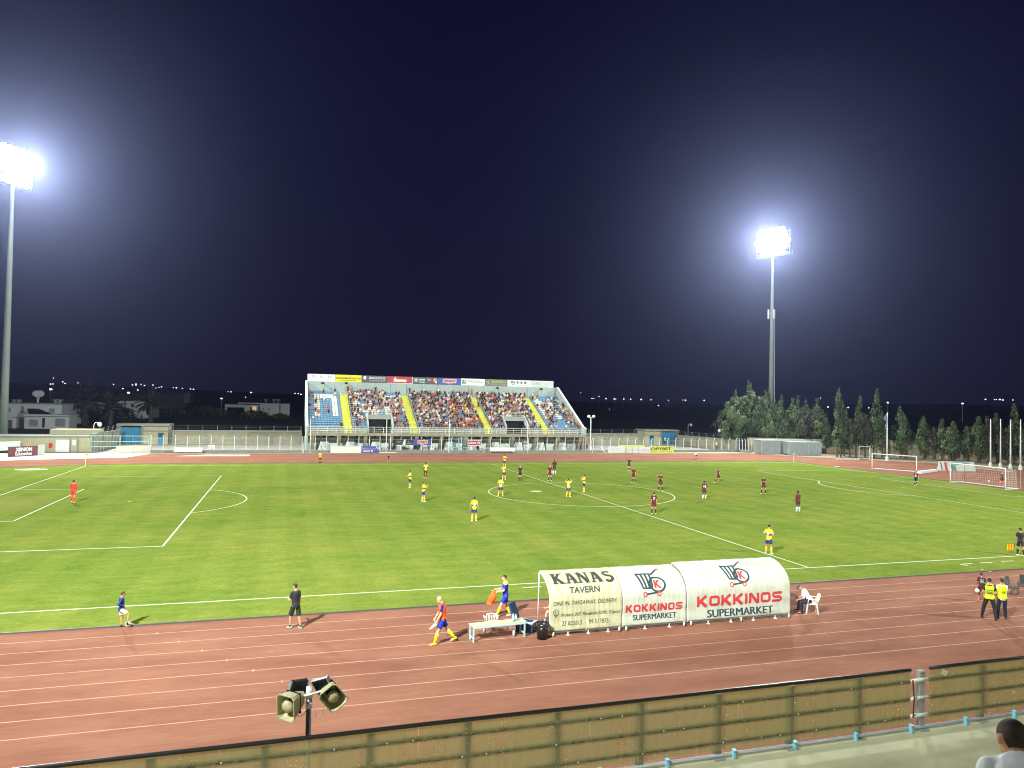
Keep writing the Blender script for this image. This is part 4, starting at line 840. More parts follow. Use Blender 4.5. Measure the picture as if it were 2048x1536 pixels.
# ---------------------------------------------------------------- flagpoles
def flagpole(px, py, top, label, flag=False):
    p = ground(px, py); H = topz(px, top, p); t = thing('flagpole', label, 'flagpole', p, 0, 'white flagpoles at the right')
    mb = MB(); mb.lathe([(0.0, 0), (0.28, 0), (0.26, 0.5), (0.15, 0.8), (0.12, 0.85)], n=10); mb.build('base', M['whitem'], t)
    mb = MB(); mb.tube([(0, 0, 0.8), (0, 0, H*0.35), (0, 0, H)], [0.13, 0.11, 0.07], 10); mb.build('shaft', M['whitem'], t, smooth=True)
    if flag:
        mb = MB(); n = 9; vs = []
        for i in range(n):
            for j in range(5): u = j/4; vs.append((-0.08-0.55*u*(0.6+0.4*math.sin(i*0.9)), 0.10*math.sin(j*1.7+i*0.5), H-0.15-i*0.26-u*0.35))
        mb.add(vs, [(i*5+j, i*5+j+1, i*5+j+6, i*5+j+5) for i in range(n-1) for j in range(4)]); mb.build('flag', mat('flag_cloth', (0.35, 0.36, 0.42), 0.8, col2=(0.08, 0.12, 0.30), scale=2), t, smooth=True)
flagpole(1774, 921.5, 825, 'white flagpole with a limp flag behind the spare goal', True)
for px, py, top, lab in ((1981, 934, 838, 'first bare white flagpole from the left'), (2001, 935.5, 838, 'second bare white flagpole from the left'), (2021, 938, 839, 'third bare white flagpole from the left'), (2041, 940, 839, 'fourth bare white flagpole, nearest the right edge')): flagpole(px, py, top, lab)
# ---------------------------------------------------------------- goals
def goal(c, yaw, label, net=True, w=7.32, h=2.44, dep=2.0, base=True):
    """opening faces local -x; posts stand at local y = +-w/2"""
    t = thing('football_goal', label, 'goal', c, yaw); a = w/2
    for s in (-1, 1): mb = MB(); mb.tube([(0, s*a, 0), (0, s*a, h)], 0.06, 10); mb.build('post', M['whitem'], t, smooth=True)
    mb = MB(); mb.tube([(0, -a-0.06, h), (0, a+0.06, h)], 0.06, 10); mb.build('crossbar', M['whitem'], t, smooth=True)
    if base:
        for s in (-1, 1): mb = MB(); mb.tube([(0.06, s*a, 0.06), (dep, s*a, 0.06)], 0.045, 8); mb.build('base_bar', M['whitem'], t)
        mb = MB(); mb.tube([(dep, -a, 0.06), (dep, a, 0.06)], 0.045, 8); mb.build('base_bar', M['whitem'], t)
    if net:
        mb = MB(); nm = mat('net_cord', (0.62, 0.60, 0.58), 0.9); r = 0.006
        nz = 10; ny = 24
        prof = [(0.03, h-0.02)]+[(0.03+(1.5)*i/6, h-0.05-0.35*math.sin(math.pi*i/6*0.9)) for i in range(1, 7)]+[(1.5+0.35*(i/8), (h-0.2)*(1-i/8)+0.06*(i/8)) for i in range(1, 9)]
        for j in range(ny+1): Y = -a+w*j/ny; mb.tube([(x, Y, z) for x, z in prof], r, 3, caps=False)
        for x, z in prof[1:]: mb.tube([(x, -a, z), (x, a, z)], r, 3, caps=False)
        for s in (-1, 1):
            for i in range(9): X = 0.05+1.7*i/8; mb.tube([(X, s*a, 0.04), (X, s*a, h-0.12)], r, 3, caps=False)
            for i in range(11): z = 0.1+(h-0.3)*i/10; mb.tube([(0.03, s*a, z), (1.72, s*a, z)], r, 3, caps=False)
        mb.build('net', nm, t)
        for s in (-1, 1): mb = MB(); mb.tube([(2.3, s*a, 0), (2.3, s*a, 2.3)], 0.03, 6); mb.tube([(2.3, s*a, 2.25), (1.55, s*a, h-0.2)], 0.008, 3); mb.build('net_pole', flat((0.05, 0.05, 0.05)) if s > 0 else M['steel'], t)
    return t
goal((L2, 0, 0.03), 0, 'white goal with pink-white net at the right end of the pitch')
_a, _b = ground(1744, 939), ground(1833, 945.5); _d = _b-_a
goal(((_a.x+_b.x)/2, (_a.y+_b.y)/2, 0), math.atan2(-_d.x, _d.y)+math.pi, 'spare white goal without net on the red surface', False, _d.length, 2.35, 1.6)
_a, _b = ground(1718, 919.5), ground(1735, 918); t = thing('football_goal', 'small spare goal frame seen end-on before the cypresses', 'goal', _a)
mb = MB()
for q in ((0, 0, 0), (3.4, 1.1, 0)): mb.tube([(q[0], q[1], 0), (q[0], q[1], 2.3)], 0.055, 8)
mb.build('post', M['whitem'], t); mb = MB(); mb.tube([(0, 0, 2.3), (3.4, 1.1, 2.3)], 0.055, 8); mb.build('crossbar', M['whitem'], t)
mb = MB(); mb.tube([(0, 0, 0.06), (-4.2, 0.9, 0.06), (-1.5, 2.6, 0.06), (3.4, 1.1, 0.06)], 0.055, 8); mb.build('base_bar', M['whitem'], t)
for px, py, lab, c in ((170.5, 932.7, 'corner flag with an orange top at the far left corner', (0.8, 0.35, 0.02)), (1587.5, 925.3, 'corner flag with a yellow top at the far right corner', (0.75, 0.55, 0.05))):
    p = ground(px, py); t = thing('corner_flag', lab, 'corner flag', (p.x, p.y, 0.03)); mb = MB(); mb.tube([(0, 0, 0), (0, 0, 1.55)], 0.035, 8); mb.build('pole', M['whitem'], t)
    mb = MB(); mb.tube([(0, 0, 1.28), (0, 0, 1.56)], 0.05, 8); mb.add([(0.03, 0, 1.55), (0.32, 0.03, 1.5), (0.30, 0.05, 1.28), (0.03, 0, 1.25), (0.03, 0.015, 1.55), (0.32, 0.045, 1.5), (0.30, 0.065, 1.28), (0.03, 0.015, 1.25)], [(0, 1, 2, 3), (7, 6, 5, 4)]); mb.build('flag', flat(c), t)
# ---------------------------------------------------------------- low boards along the far side of the track
LB = 'low boards beside the far straight'
board('advertising_board', 'maroon board with bold white lettering on the pale paving at far left', 0, (ground(16, 914.8).x, ground(16, 914.8).y), (ground(75, 911.5).x, ground(75, 911.5).y), 0.03, 1.42, (0.13, 0.03, 0.045), [('XENION', 0.24, 0.80, 0.50, 0.88, WH, 0, 0.05), ('Education', 0.24, 0.80, 0.10, 0.44, WH, 0, 0.03)], dep=0.1, group=LB)
p, q = ground(75.5, 911.5), ground(89, 910); board('advertising_board', 'blank white piece at the right end of the maroon board', 0, (p.x, p.y), (q.x, q.y), 0.03, 1.5, (0.45, 0.46, 0.40), [], group=LB)
p, q = ground(0, 911), ground(40, 906); board('advertising_board', 'plain pale board behind the maroon board at the left edge', 0, (p.x-3, p.y-1), (q.x, q.y), 0.5, 1.75, (0.55, 0.62, 0.60), [], group=LB)
p, q = ground(233, 906.5), ground(304, 905.5); board('advertising_board', 'blank cream board in two halves before the blue double gate', 0, (p.x, p.y-0.4), (q.x, q.y-0.4), 0.03, 1.15, (0.52, 0.52, 0.42), [('#', rect(0.487, 0.493, 0.02, 0.98), (0.2, 0.2, 0.17))], group=LB)
board('advertising_board', 'blank white board before the left part of the stand', 54.6, 661, 722.5, 0.03, 1.22, (0.66, 0.70, 0.64), [('#', rect(0.04, 0.9, 0.90, 0.93), (0.3, 0.32, 0.3))], group=LB)
board('advertising_board', 'blue board with a red line of lettering and a white bar', 54.6, 723, 757, 0.03, 1.15, (0.05, 0.09, 0.36), [('PREMIER LEAGUE', 0.04, 0.85, 0.52, 0.72, (0.55, 0.25, 0.35)), ('#', rect(0.08, 0.52, 0.22, 0.36), WH), ('#', circ(0.62, 0.32, 0.05, 2.6), WH), ('#', [(0.84, 0.92), (0.88, 1.0), (1.0, 0.6), (0.96, 0.55)], WH)], group=LB)
HG = 'boards hung on the fence before the stand'
board('advertising_board', 'dark sponsor board with a white wedge hung on the fence', 55.1, 792, 826.5, 1.35, 2.25, (0.03, 0.03, 0.035), [('#', [(0.36, 0.0), (0.54, 0.0), (0.54, 1.0), (0.46, 1.0)], WH), ('TOYS', 0.06, 0.3, 0.35, 0.7, (0.3, 0.3, 0.32)), ('#', [(0.7, 0.62), (0.76, 0.62), (0.73, 0.42)], WH), ('burger', 0.62, 0.92, 0.2, 0.42, (0.45, 0.45, 0.45))], group=HG)
board('advertising_board', 'blue board with dark script on an orange lozenge, hung on the fence', 55.1, 827, 862, 1.3, 2.3, (0.04, 0.07, 0.34), SM, group=HG)
board('advertising_board', 'red board with white script and round badge hung on the fence', 55.1, 935.5, 962.5, 1.2, 2.25, WH, [('#', rrect(0.04, 0.96, 0.1, 0.9, 0.02), (0.38, 0.03, 0.06)), ('alahat', 0.08, 0.62, 0.35, 0.68, WH, 0.25, 0.03), ('#', circ(0.80, 0.5, 0.10, 2.4), WH), ('#', circ(0.80, 0.5, 0.06, 2.4), (0.2, 0.25, 0.12))], group=HG)
board('advertising_board', 'small grey board with a round mark hung on the fence', 55.1, 1044.5, 1055.5, 1.5, 2.2, (0.10, 0.10, 0.10), [('#', circ(0.5, 0.52, 0.27, 1.0), WH), ('#', circ(0.5, 0.52, 0.17, 1.0), (0.1, 0.1, 0.1))], group=HG)
board('advertising_board', 'yellow-green board with large black capitals right of the stand', 54.4, 1300.5, 1348, 0.03, 1.25, (0.58, 0.66, 0.09), [('C PYBET', 0.02, 0.88, 0.40, 0.85, (0.06, 0.07, 0.05), 0, 0.04), ('#', [(0.145, 0.40), (0.18, 0.66), (0.155, 0.66), (0.19, 0.72), (0.205, 0.86), (0.22, 0.72), (0.255, 0.66), (0.23, 0.66), (0.265, 0.40), (0.205, 0.56)], (0.06, 0.07, 0.05)), ('SPORTS BETTING ONLINE', 0.03, 0.92, 0.12, 0.24, (0.2, 0.22, 0.12))], group=LB)
board('advertising_board', 'plain yellow-green board behind the white ones right of the stand', 55.0, 1238, 1289, 0.2, 1.45, (0.56, 0.62, 0.18), [], group=LB)
board('advertising_board', 'white board divided by a grey grid, left of the lettered yellow-green board', 54.45, 1253.5, 1300, 0.03, 1.1, (0.60, 0.66, 0.62), [('#', rect(0, 1, 0.47, 0.53), (0.2, 0.24, 0.23))]+[('#', rect(u, u+0.012, 0, 1), (0.2, 0.24, 0.23)) for u in (0.24, 0.49, 0.74)], group=LB)
board('advertising_board', 'white board with faint pale blue lettering right of the stand', 54.4, 1216, 1251, 0.03, 1.2, (0.62, 0.68, 0.64), [('SUP', 0.2, 0.65, 0.25, 0.75, (0.5, 0.6, 0.66))], group=LB)
p = aty(1210, 900, 54.3); t = thing('board_trestle', 'white cross-shaped end frame of the low boards right of the stand', 'frame', (p.x, 54.3, 0)); mb = MB()
mb.tube([(-1.0, 0, 1.25), (0.3, 0, 0.05)], 0.06, 6); mb.tube([(0.0, 0.3, 1.4), (-0.7, 0.3, 0.6), (0.35, 0.3, 0.05)], 0.05, 6); mb.build('bar', M['whitem'], t)
def bench_far(px0, px1, y, label):
    A, B = aty(px0, 905, y).x, aty(px1, 905, y).x; t = thing('team_bench', label, 'bench', (A, y, 0)); w = B-A; n = 4
    for i in range(n): mb = MB(); mb.add([(w*i/n+0.03, 0.5, 0.95), (w*(i+1)/n-0.03, 0.5, 0.95), (w*(i+1)/n-0.03, 0.0, 0.35), (w*i/n+0.03, 0.0, 0.35), (w*i/n+0.03, 0.55, 0.92), (w*(i+1)/n-0.03, 0.55, 0.92), (w*(i+1)/n-0.03, 0.05, 0.32), (w*i/n+0.03, 0.05, 0.32)], [(3, 2, 1, 0), (4, 5, 6, 7), (0, 1, 5, 4), (2, 3, 7, 6), (1, 2, 6, 5), (3, 0, 4, 7)]); mb.build('panel', M['whitem'], t)
    mb = MB()
    for x in (0.1, w/2, w-0.1): mb.tube([(x, 0.5, 0), (x, 0.5, 0.93)], 0.03, 6); mb.tube([(x, 0.05, 0), (x, 0.05, 0.35)], 0.03, 6)
    mb.build('frame', M['steel'], t)
bench_far(347, 404, 52.6, 'long white slanted bench beside the sand pit'); bench_far(980, 1031, 54.2, 'long pale slanted bench before the right half of the stand')
def small_box(px, py, w, h, label, y=None, m=None):
    p = ground(px, py); t = thing('crate', label, 'box', (p.x, p.y, 0)); mb = MB(); mb.box((0, 0, h/2+0.03), (w, 0.5, h-0.06)); mb.build('shell', m or M['whitem'], t); mb = MB(); mb.box((0, 0, h+0.0), (w+0.06, 0.56, 0.05)); mb.build('lid', M['whitem'], t)
small_box(422.5, 905.2, 0.95, 1.15, 'upright white box beside the long white bench'); small_box(863.5, 904.3, 0.8, 0.9, 'upright white box before the blue board on the fence')
def hurdle(px, py, label, a=0.0):
    p = ground(px, py); t = thing('hurdle', label, 'hurdle', (p.x, p.y, 0), a, 'loose frames before the stand'); mb = MB()
    for s in (-0.55, 0.55): mb.tube([(s, 0.6, 0.03), (s, 0, 0.03), (s, 0, 0.85)], 0.025, 6)
    mb.build('frame', M['whitem'], t); mb = MB(); mb.box((0, 0, 0.85), (1.2, 0.03, 0.1)); mb.build('bar', M['whitem'], t)
hurdle(846, 904.5, 'tangled white frame before the blue fence board', 0.7); hurdle(905, 904.5, 'pale blue frame inside the middle gate', 0.1); hurdle(938, 905, 'pale blue frame right of the middle gate', 0.0); hurdle(972, 906, 'white frame left of the long pale bench', 0.5)
p0, p1 = ground(757, 906), ground(791, 906); t = thing('white_beam', 'long white beam on the red surface before the stand', 'beam', (p0.x, 54.5, 0)); mb = MB(); mb.box(((p1.x-p0.x)/2, 0, 0.09), (p1.x-p0.x, 0.15, 0.1)); mb.build('beam', M['whitem'], t)
# foam landing mat / covered board heap behind the right goal
pa, pb = ground(1882, 941), ground(1952, 943); t = thing('wall_of_boards', 'white and red prism of old boards behind the right goal', 'boards', (pa.x, pa.y, 0), math.atan2(pb.y-pa.y, pb.x-pa.x)); Ln = (pb-pa).length
mb = MB(); mb.prism([(0, 0), (1.3, 0), (0.75, 1.35), (0.55, 1.35)], 0, Ln, axis=lambda p: (p[2], p[0], p[1])); mb.build('panel', mat('faded_print', (0.50, 0.52, 0.46), 0.7, var=0.08, scale=1), t)
for a, b2, c in ((0.13, 0.20, (0.45, 0.04, 0.06)), (0.02, 0.05, (0.1, 0.1, 0.1)), (0.31, 0.45, (0.06, 0.10, 0.13))):
    mb = MB(); n = Vector((0, -1.35, 0.55)).normalized()*0.012; mb.add([(Ln*a, 0+n.y, 0.02), (Ln*b2, n.y, 0.02), (Ln*b2, 0.5+n.y, 1.24), (Ln*a, 0.5+n.y, 1.24)], [(0, 1, 2, 3)]); mb.build('print', flat(c), t)
mb = MB(); mb.add([(Ln*0.3, 0.30, 0.80), (Ln*0.5, 0.33, 0.86), (Ln*0.98, 0.48, 1.26), (Ln*0.3, 0.48, 1.26)], [(0, 1, 2, 3)]); mb.build('print', flat((0.07, 0.25, 0.36)), t)
t = thing('foam_mat', 'long white foam beam lying beside the spare goal', 'beam', ground(1838, 947)); q = ground(1872, 943)-ground(1838, 947); mb = MB(); mb.box(q/2+Vector((0, 0, 0.15)), (q.length, 0.5, 0.3), math.atan2(q.y, q.x)); mb.box(q/2+Vector((0, 0, 0.32)), (q.length-0.1, 0.42, 0.04), math.atan2(q.y, q.x)); mb.build('pad', M['whitem'], t)
def ball(p, label, r=0.11):
    t = thing('football', label, 'ball', p); mb = MB(); mb.ell((0, 0, r), (r, r, r), 16, 12); mb.build('cover', mat('ball_leather', (0.8, 0.78, 0.7), 0.4), t, smooth=True)
    mb = MB(); rn = random.Random(5)
    for i in range(9):
        v = Vector((rn.gauss(0, 1), rn.gauss(0, 1), rn.gauss(0, 1))).normalized(); a = v.orthogonal().normalized(); b2 = v.cross(a); mb.add([Vector((0, 0, r))+(v*1.0+(a*math.cos(q*1.2566)+b2*math.sin(q*1.2566))*0.28).normalized()*(r*1.012) for q in range(5)], [(0, 1, 2, 3, 4)])
    mb.build('patch', flat((0.55, 0.62, 0.04)), t); return t
ball(ground(1977.5, 964.5), 'pale ball on the red surface behind the right goal', 0.13)
# ---------------------------------------------------------------- houses, palms and lights beyond the walls
HM = {'w': mat('house_white', (0.62, 0.64, 0.62), 0.9, var=0.08, scale=0.2), 'g': mat('house_grey', (0.26, 0.28, 0.30), 0.9, var=0.1, scale=0.2), 'd': mat('shed_grey', (0.12, 0.122, 0.14), 0.9, var=0.1, scale=0.1), 'r': mat('roof_tile', (0.10, 0.05, 0.05), 0.9, var=0.2, scale=1), 'p': flat((0.02, 0.022, 0.04), 0.3)}
def house(label, base_py, cx, blocks, wins=(), cat='house', name='house'):
    y = ground(cx, base_py).y; x = ground(cx, base_py).x; t = thing(name, label, cat, (x, y, 0))
    def sub(mb, n, m): mb.v = [(q[0]-x, q[1]-y, q[2]) for q in mb.v]; return mb.build(n, m, t)
    for nm, x0, yt, x1, yb, yo, dep, m in blocks:
        mb = MB(); pbox(mb, y+yo, x0, yt, x1, yb, dep, z0=0.0 if yb >= base_py else None); sub(mb, nm, HM[m])
    for x0, yt, x1, yb, m in wins:
        mb = MB(); yo = min([b2[5] for b2 in blocks if b2[1] <= (x0+x1)/2 <= b2[3] and b2[2] <= (yt+yb)/2 <= b2[4]] or [0]); pbox(mb, y+yo-0.15, x0, yt, x1, yb, 0.14); sub(mb, 'window', HM[m] if m in HM else m)
    return t, y, sub
t, y, sb = house('two-storey white house with dark solar panels beside the left mast', 856, 75, [('wall', 13, 808, 122, 856, 3, 14, 'w'), ('parapet', 15, 806, 124, 809, 2.6, 15, 'g'), ('lower_wall', 49, 832, 138, 857, -4, 7, 'w'), ('roof', 47, 829, 139, 833, -5, 9, 'w'), ('porch_wall', 13, 836, 32, 858, -3, 5.8, 'w')],
      [(16, 815, 21, 824, 'g'), (42, 812, 47, 826, 'g'), (98, 817, 109, 826, 'g'), (59, 839, 75, 853, 'g'), (85, 836, 89, 855, 'p'), (111, 837, 130, 853, 'g'), (15, 840, 24, 857, 'd')])
a, b2 = aty(52, 817, y-2), aty(112, 828, y-2); mb = MB(); mb.add([(a.x, y-1, a.z), (aty(80, 817, y).x, y-1, a.z), (b2.x, y-4.5, b2.z), (aty(70, 828, y).x, y-4.5, b2.z)], [(0, 1, 2, 3)]); mb.v += [(p[0], p[1], p[2]-0.15) for p in mb.v]; mb.add([], []); mb.f += [(7, 6, 5, 4), (0, 3, 7, 4), (3, 2, 6, 7)]; mb.m += [0]*3; sb(mb, 'solar_panel', HM['p'])
for px in (73, 80):
    p = aty(px, 787.5, y+5); mb = MB(); mb.ell((p.x, y+5, p.z), (1.0, 0.3, 0.85), 12, 8); mb.tube([(p.x, y+5, p.z), (aty(76, 800, y+5).x, y+5, aty(76, 806, y+5).z)], 0.15, 6); sb(mb, 'satellite_dish', HM['w'])
for px in (31, 37, 113, 119): p = aty(px, 803, y+6); mb = MB(); mb.box((p.x, y+6, p.z-0.3), (0.9, 0.9, 1.6)); mb.tube([(p.x-0.8, y+6, p.z+0.3), (p.x+0.8, y+6, p.z+0.3)], 0.25, 6); sb(mb, 'water_tank', HM['g'])
house('long low pale house between the palms and the two-storey house', 848, 160, [('wall', 120, 817, 160, 848, 6, 9, 'g'), ('wall', 143, 822, 165, 848, 2, 7, 'w'), ('wall', 172, 803, 196, 835, 14, 8, 'g'), ('wall', 160, 815, 200, 836, 10, 5, 'w'), ('carport', 196, 806, 222, 826, 12, 6, 'w')], [(148, 831, 158, 833, 'd'), (208, 810, 220, 824, 'p')])
t, y, sb = house('cream house with a low red tiled roof behind the palms', 836, 264, [('wall', 227, 801, 306, 836, 0, 14, 'w')], [(262, 808, 268, 814, 'p'), (232, 809, 246, 818, 'd'), (248, 801, 252, 822, 'g')])
a, b2 = aty(222, 801, y), aty(312, 801, y); rt = aty(262, 787, y+8); mb = MB(); mb.add([(a.x, y-1.5, a.z), (b2.x, y-1.5, b2.z), (b2.x, y+16, b2.z), (a.x, y+16, a.z), (aty(240, 787, y+7).x, y+7, rt.z), (aty(300, 787, y+7).x, y+7, rt.z)], [(0, 1, 5, 4), (1, 2, 5), (2, 3, 4, 5), (3, 0, 4), (3, 2, 1, 0)]); sb(mb, 'roof', HM['r'])
t, y, sb = house('grey industrial shed with a pale end wall behind the red-roofed house', 816, 340, [('wall', 305, 788, 371, 816, 0, 20, 'd'), ('wall', 369, 786, 380, 806, -0.5, 20, 'g')], [], 'shed', 'shed')
a, b2 = aty(304, 788, y), aty(380, 787, y); mb = MB(); mb.add([(a.x, y-1, a.z), (b2.x, y-1, b2.z), (b2.x, y+10, b2.z+1.6), (a.x, y+10, a.z+1.6)], [(0, 1, 2, 3)]); mb.v += [(p[0], p[1], p[2]-0.25) for p in mb.v]; mb.f += [(7, 6, 5, 4), (0, 4, 5, 1)]; mb.m += [0, 0]; sb(mb, 'roof', HM['g'])
house('dim grey warehouse behind the date palm at left', 806, 140, [('wall', 100, 782, 145, 808, 0, 20, 'd'), ('wall', 145, 785, 226, 808, 3, 20, 'd')], [], 'warehouse', 'warehouse')
t, y, sb = house('modern flat-roofed white house on the slope left of the stand', 832, 515, [('wall', 520, 807, 579, 832, 0, 12, 'w'), ('wall', 489, 810, 522, 829, 2, 9, 'w'), ('wall', 450, 809, 490, 815, 1, 8, 'w'), ('wall', 450, 815, 453, 826, 1, 1, 'w'), ('roof', 476, 805.5, 522, 808, 1, 10, 'w')], [(525, 816, 528, 821, 'p'), (536, 816, 539, 821, 'p'), (500, 814, 505, 825, 'd'), (516, 813, 519, 824, 'd'), (558, 808, 561, 829, 'g')])
mb = MB(); p = aty(508, 818, y); mb.box((p.x, y+1.75, p.z), (1.6, 0.3, 2.2)); sb(mb, 'lit_window', mat('window_glow', (0, 0, 0), emit=(1.0, 0.72, 0.42), estr=0.6))
for px in (532, 548, 557): p = aty(px, 801, y+5); mb = MB(); mb.box((p.x, y+5, p.z-0.6), (0.5, 0.5, 2.0)); mb.tube([(p.x-0.9, y+5, p.z+0.3), (p.x+0.9, y+5, p.z+0.3)], 0.35, 8); sb(mb, 'water_tank', HM['g'])
house('dim apartment block behind the right side of the stand', 822, 1385, [('wall', 1358, 806, 1392, 829, 0, 12, 'd'), ('wall', 1388, 809, 1420, 829, 4, 12, 'd')], [], 'building', 'apartment_block')
def palm(px, py, top, crown, label, seed):
    rnd = random.Random(seed); p = ground(px, py); H = topz(px, top, p)*0.72; t = thing('palm_tree', label, 'palm', (p.x, p.y, 0), 0, 'palms before the houses')
    mb = MB(); mb.tube([(0, 0, -0.1), (0.1, 0, H*0.5), (0, 0, H)], [0.75, 0.6, 0.7], 10); mb.build('trunk', mat('palm_trunk', (0.10, 0.085, 0.07), 0.95, var=0.3, scale=2), t); cr = MB()
    for i in range(46):
        a = rnd.uniform(0, 6.3); el = R(rnd.uniform(-15, 80)); L = crown*rnd.uniform(.8, 1.1); n = 7; P = [Vector((0, 0, H))]; d = Vector((math.cos(a)*math.cos(el), math.sin(a)*math.cos(el), math.sin(el)))
        for k in range(n): P.append(P[-1]+d*L/n); d = (d+Vector((0, 0, -0.17))).normalized()
        for k in range(n):
            s = Vector((-math.sin(a), math.cos(a), 0)); w = 0.55*math.sin(math.pi*(k+0.7)/(n+0.7))+0.1
            for sg in (-1, 1): cr.add([P[k], P[k+1], P[k+1]+s*sg*w*0.9+Vector((0, 0, -0.3*w))+(P[k+1]-P[k])*0.4, P[k]+s*sg*w+Vector((0, 0, -0.3*w))], [(0, 1, 2, 3)], k % 2)
    cr.build('fronds', [BROWNS[0], BROWNS[1]], t)
palm(168, 851, 781, 6.6, 'tall date palm with a round crown behind the left gate', 1); palm(220, 850, 806, 5.2, 'low spreading palm with arching fronds, left of the blue gate', 2); palm(301, 846, 792, 6.0, 'broad palm behind the cream gatehouse roof', 3)
def bush(px, py, w, h, label, seed):
    rnd = random.Random(seed); p = ground(px, py); t = thing('bush', label, 'bush', (p.x, p.y, 0), 0, 'dark bushes beyond the wall'); cr = MB(); mb = MB(); mb.tube([(0, 0, -.1), (0, 0, h*0.6)], 0.12, 5); mb.build('stem', BARK, t)
    for i in range(420): a = rnd.uniform(0, 6.3); q = rnd.random()**.5; z = h*rnd.random(); leafcard(cr, Vector((math.cos(a)*q*w*math.sqrt(max(0, 1-(z/h)**2)), math.sin(a)*q*w*0.6, z)), Vector((math.cos(a), math.sin(a), .5)), 0.9, rnd, 0.5, rnd.randrange(3))
    cr.build('leaves', BROWNS, t)
for i, (px, py, w, h) in enumerate(((115, 853, 3.5, 3), (128, 855, 3, 2.4), (505, 838, 7, 3.2), (520, 836, 5, 2.6), (410, 828, 9, 4), (345, 832, 8, 3.4), (440, 832, 7, 3), (250, 842, 6, 4), (200, 846, 4, 3.5), (560, 838, 5, 2))):
    bush(px, py, w, h, ['dark bush beside the steps of the two-storey house', 'second dark bush beside the two-storey house', 'dark bush before the modern white house', 'low bush before the middle of the modern white house', 'wide dark bush on the slope left of the modern house', 'wide dark bush before the grey shed', 'dark bush left of the modern white house carport', 'dark bush before the red-roofed house', 'bush between the palms', 'low bush at the right end of the modern white house'][i], 200+i)
LG = mat('street_light_glow', (1, 1, 1), emit=(0.95, 0.92, 1.0), estr=2.6); LW = mat('warm_light_glow', (1, 1, 1), emit=(1.0, 0.85, 0.55), estr=2.0)
def far_light(px, py, D, r, m, pole, label, group):
    d = ray(px, py); p = CAM+d*(D/math.hypot(d.x, d.y)); h = p.z if not pole else min(p.z, pole); t = thing('street_lamp', label, 'street lamp', (p.x, p.y, p.z-h), 0, group)
    mb = MB(); mb.tube([(0, 0, 0), (0, 0, h)], 0.10 if D > 400 else 0.08, 5); mb.build('pole', M['steel'], t); mb = MB(); r *= 0.72; mb.ell((0, 0, h), (r*1.25, r, r*0.75), 8, 6); mb.build('lamp', m, t)
_o1 = 'first second third fourth fifth sixth seventh eighth ninth tenth eleventh twelfth thirteenth fourteenth fifteenth sixteenth seventeenth eighteenth nineteenth'.split()
ORDN = _o1+['twentieth']+['twenty-'+w for w in _o1[:9]]+['thirtieth']+['thirty-'+w for w in _o1[:9]]
g1, g2, g3 = 'street lamps scattered on the hill at left', 'distant street lamps right of the stand', 'distant street lamps at the far right'
for _i, (px, py, r) in enumerate(sorted(((107, 756, .7), (101, 768, .9), (106, 768, .8), (125.6, 763.7, .9), (129.7, 767, .9), (155.8, 765.8, .7), (163, 767, .8), (176.7, 766.6, .7), (227, 768.7, .8), (245.6, 777, .9), (265, 769.8, .9), (272, 768, .9), (272, 770, .9), (275.8, 780, 1), (282, 768.5, .7), (289, 771, .9), (306, 770, .9), (312, 776, .7), (318, 774.6, .7), (323, 773.8, .9), (346.7, 775.4, .7), (352.8, 775.7, 1), (365, 776.5, .7), (381, 778, .9), (387, 778.6, 1), (456, 783.5, .6), (462, 783.8, .9), (491, 794.4, .7), (502, 785, 1.2), (590, 786.7, .9), (596.6, 787, .9), (602, 788.6, 1.1)))):
    far_light(px, py, 1000, r, LG, 0, ORDN[_i]+' pinprick street lamp from the left on the dark hill left of the stand', g1)
for _i, (px, py, r) in enumerate(sorted(((1161.6, 785.6, .6), (1184, 797, .9), (1188, 796.5, .6), (1196.7, 792.8, .5), (1199, 792.8, .5), (1212, 797.5, 1.1), (1228.4, 798, 1.1), (1231.5, 798, .8), (1247.6, 798, 1.1), (1261.4, 798.3, 1.0), (1282.5, 799, 1.4), (1301.7, 799.6, .9), (1317, 811, 1.0), (1337, 800.7, .8), (1366, 800, .7), (1371, 800.4, 1.2), (1408.4, 800.7, 1.2), (1219, 818, .4), (1517, 794, .7), (1588.6, 796.7, .5), (1641, 796, .9), (1583, 814, 1), (1656, 814, 1.2), (1696.6, 815, 1.2), (1737.5, 815.7, .9)))):
    far_light(px, py, 900, r*0.9, LG if px != 1583 else LW, 14, ORDN[_i]+' pinprick street lamp from the left in the dark right of the stand', g2)
for _i, (px, py, r) in enumerate(((1971, 798.7, .9), (1989, 799, .6), (1993, 799, .6), (2000, 799, 1.2), (2006, 800, .9), (2026, 800, .7))): far_light(px, py, 900, r, LG, 10, ORDN[_i]+' street lamp from the left in the cluster at the far right horizon', g3)
far_light(101.5, 778.6, 400, .75, LG, 14, 'brightest street lamp above the two-storey house', 'single street lamps beyond the walls'); far_light(257, 785.4, 400, .7, LG, 12, 'bright street lamp over the red tiled roof', 'single street lamps beyond the walls')
far_light(443, 797, 300, .45, LW, 6, 'warm street lamp left of the modern white house', 'single street lamps beyond the walls'); far_light(1775.5, 805, 320, .45, LG, 7, 'street lamp above the flagpole with the flag', 'single street lamps beyond the walls'); far_light(1925, 807, 320, .45, LG, 7, 'street lamp in the dark field left of the bare flagpoles', 'single street lamps beyond the walls')
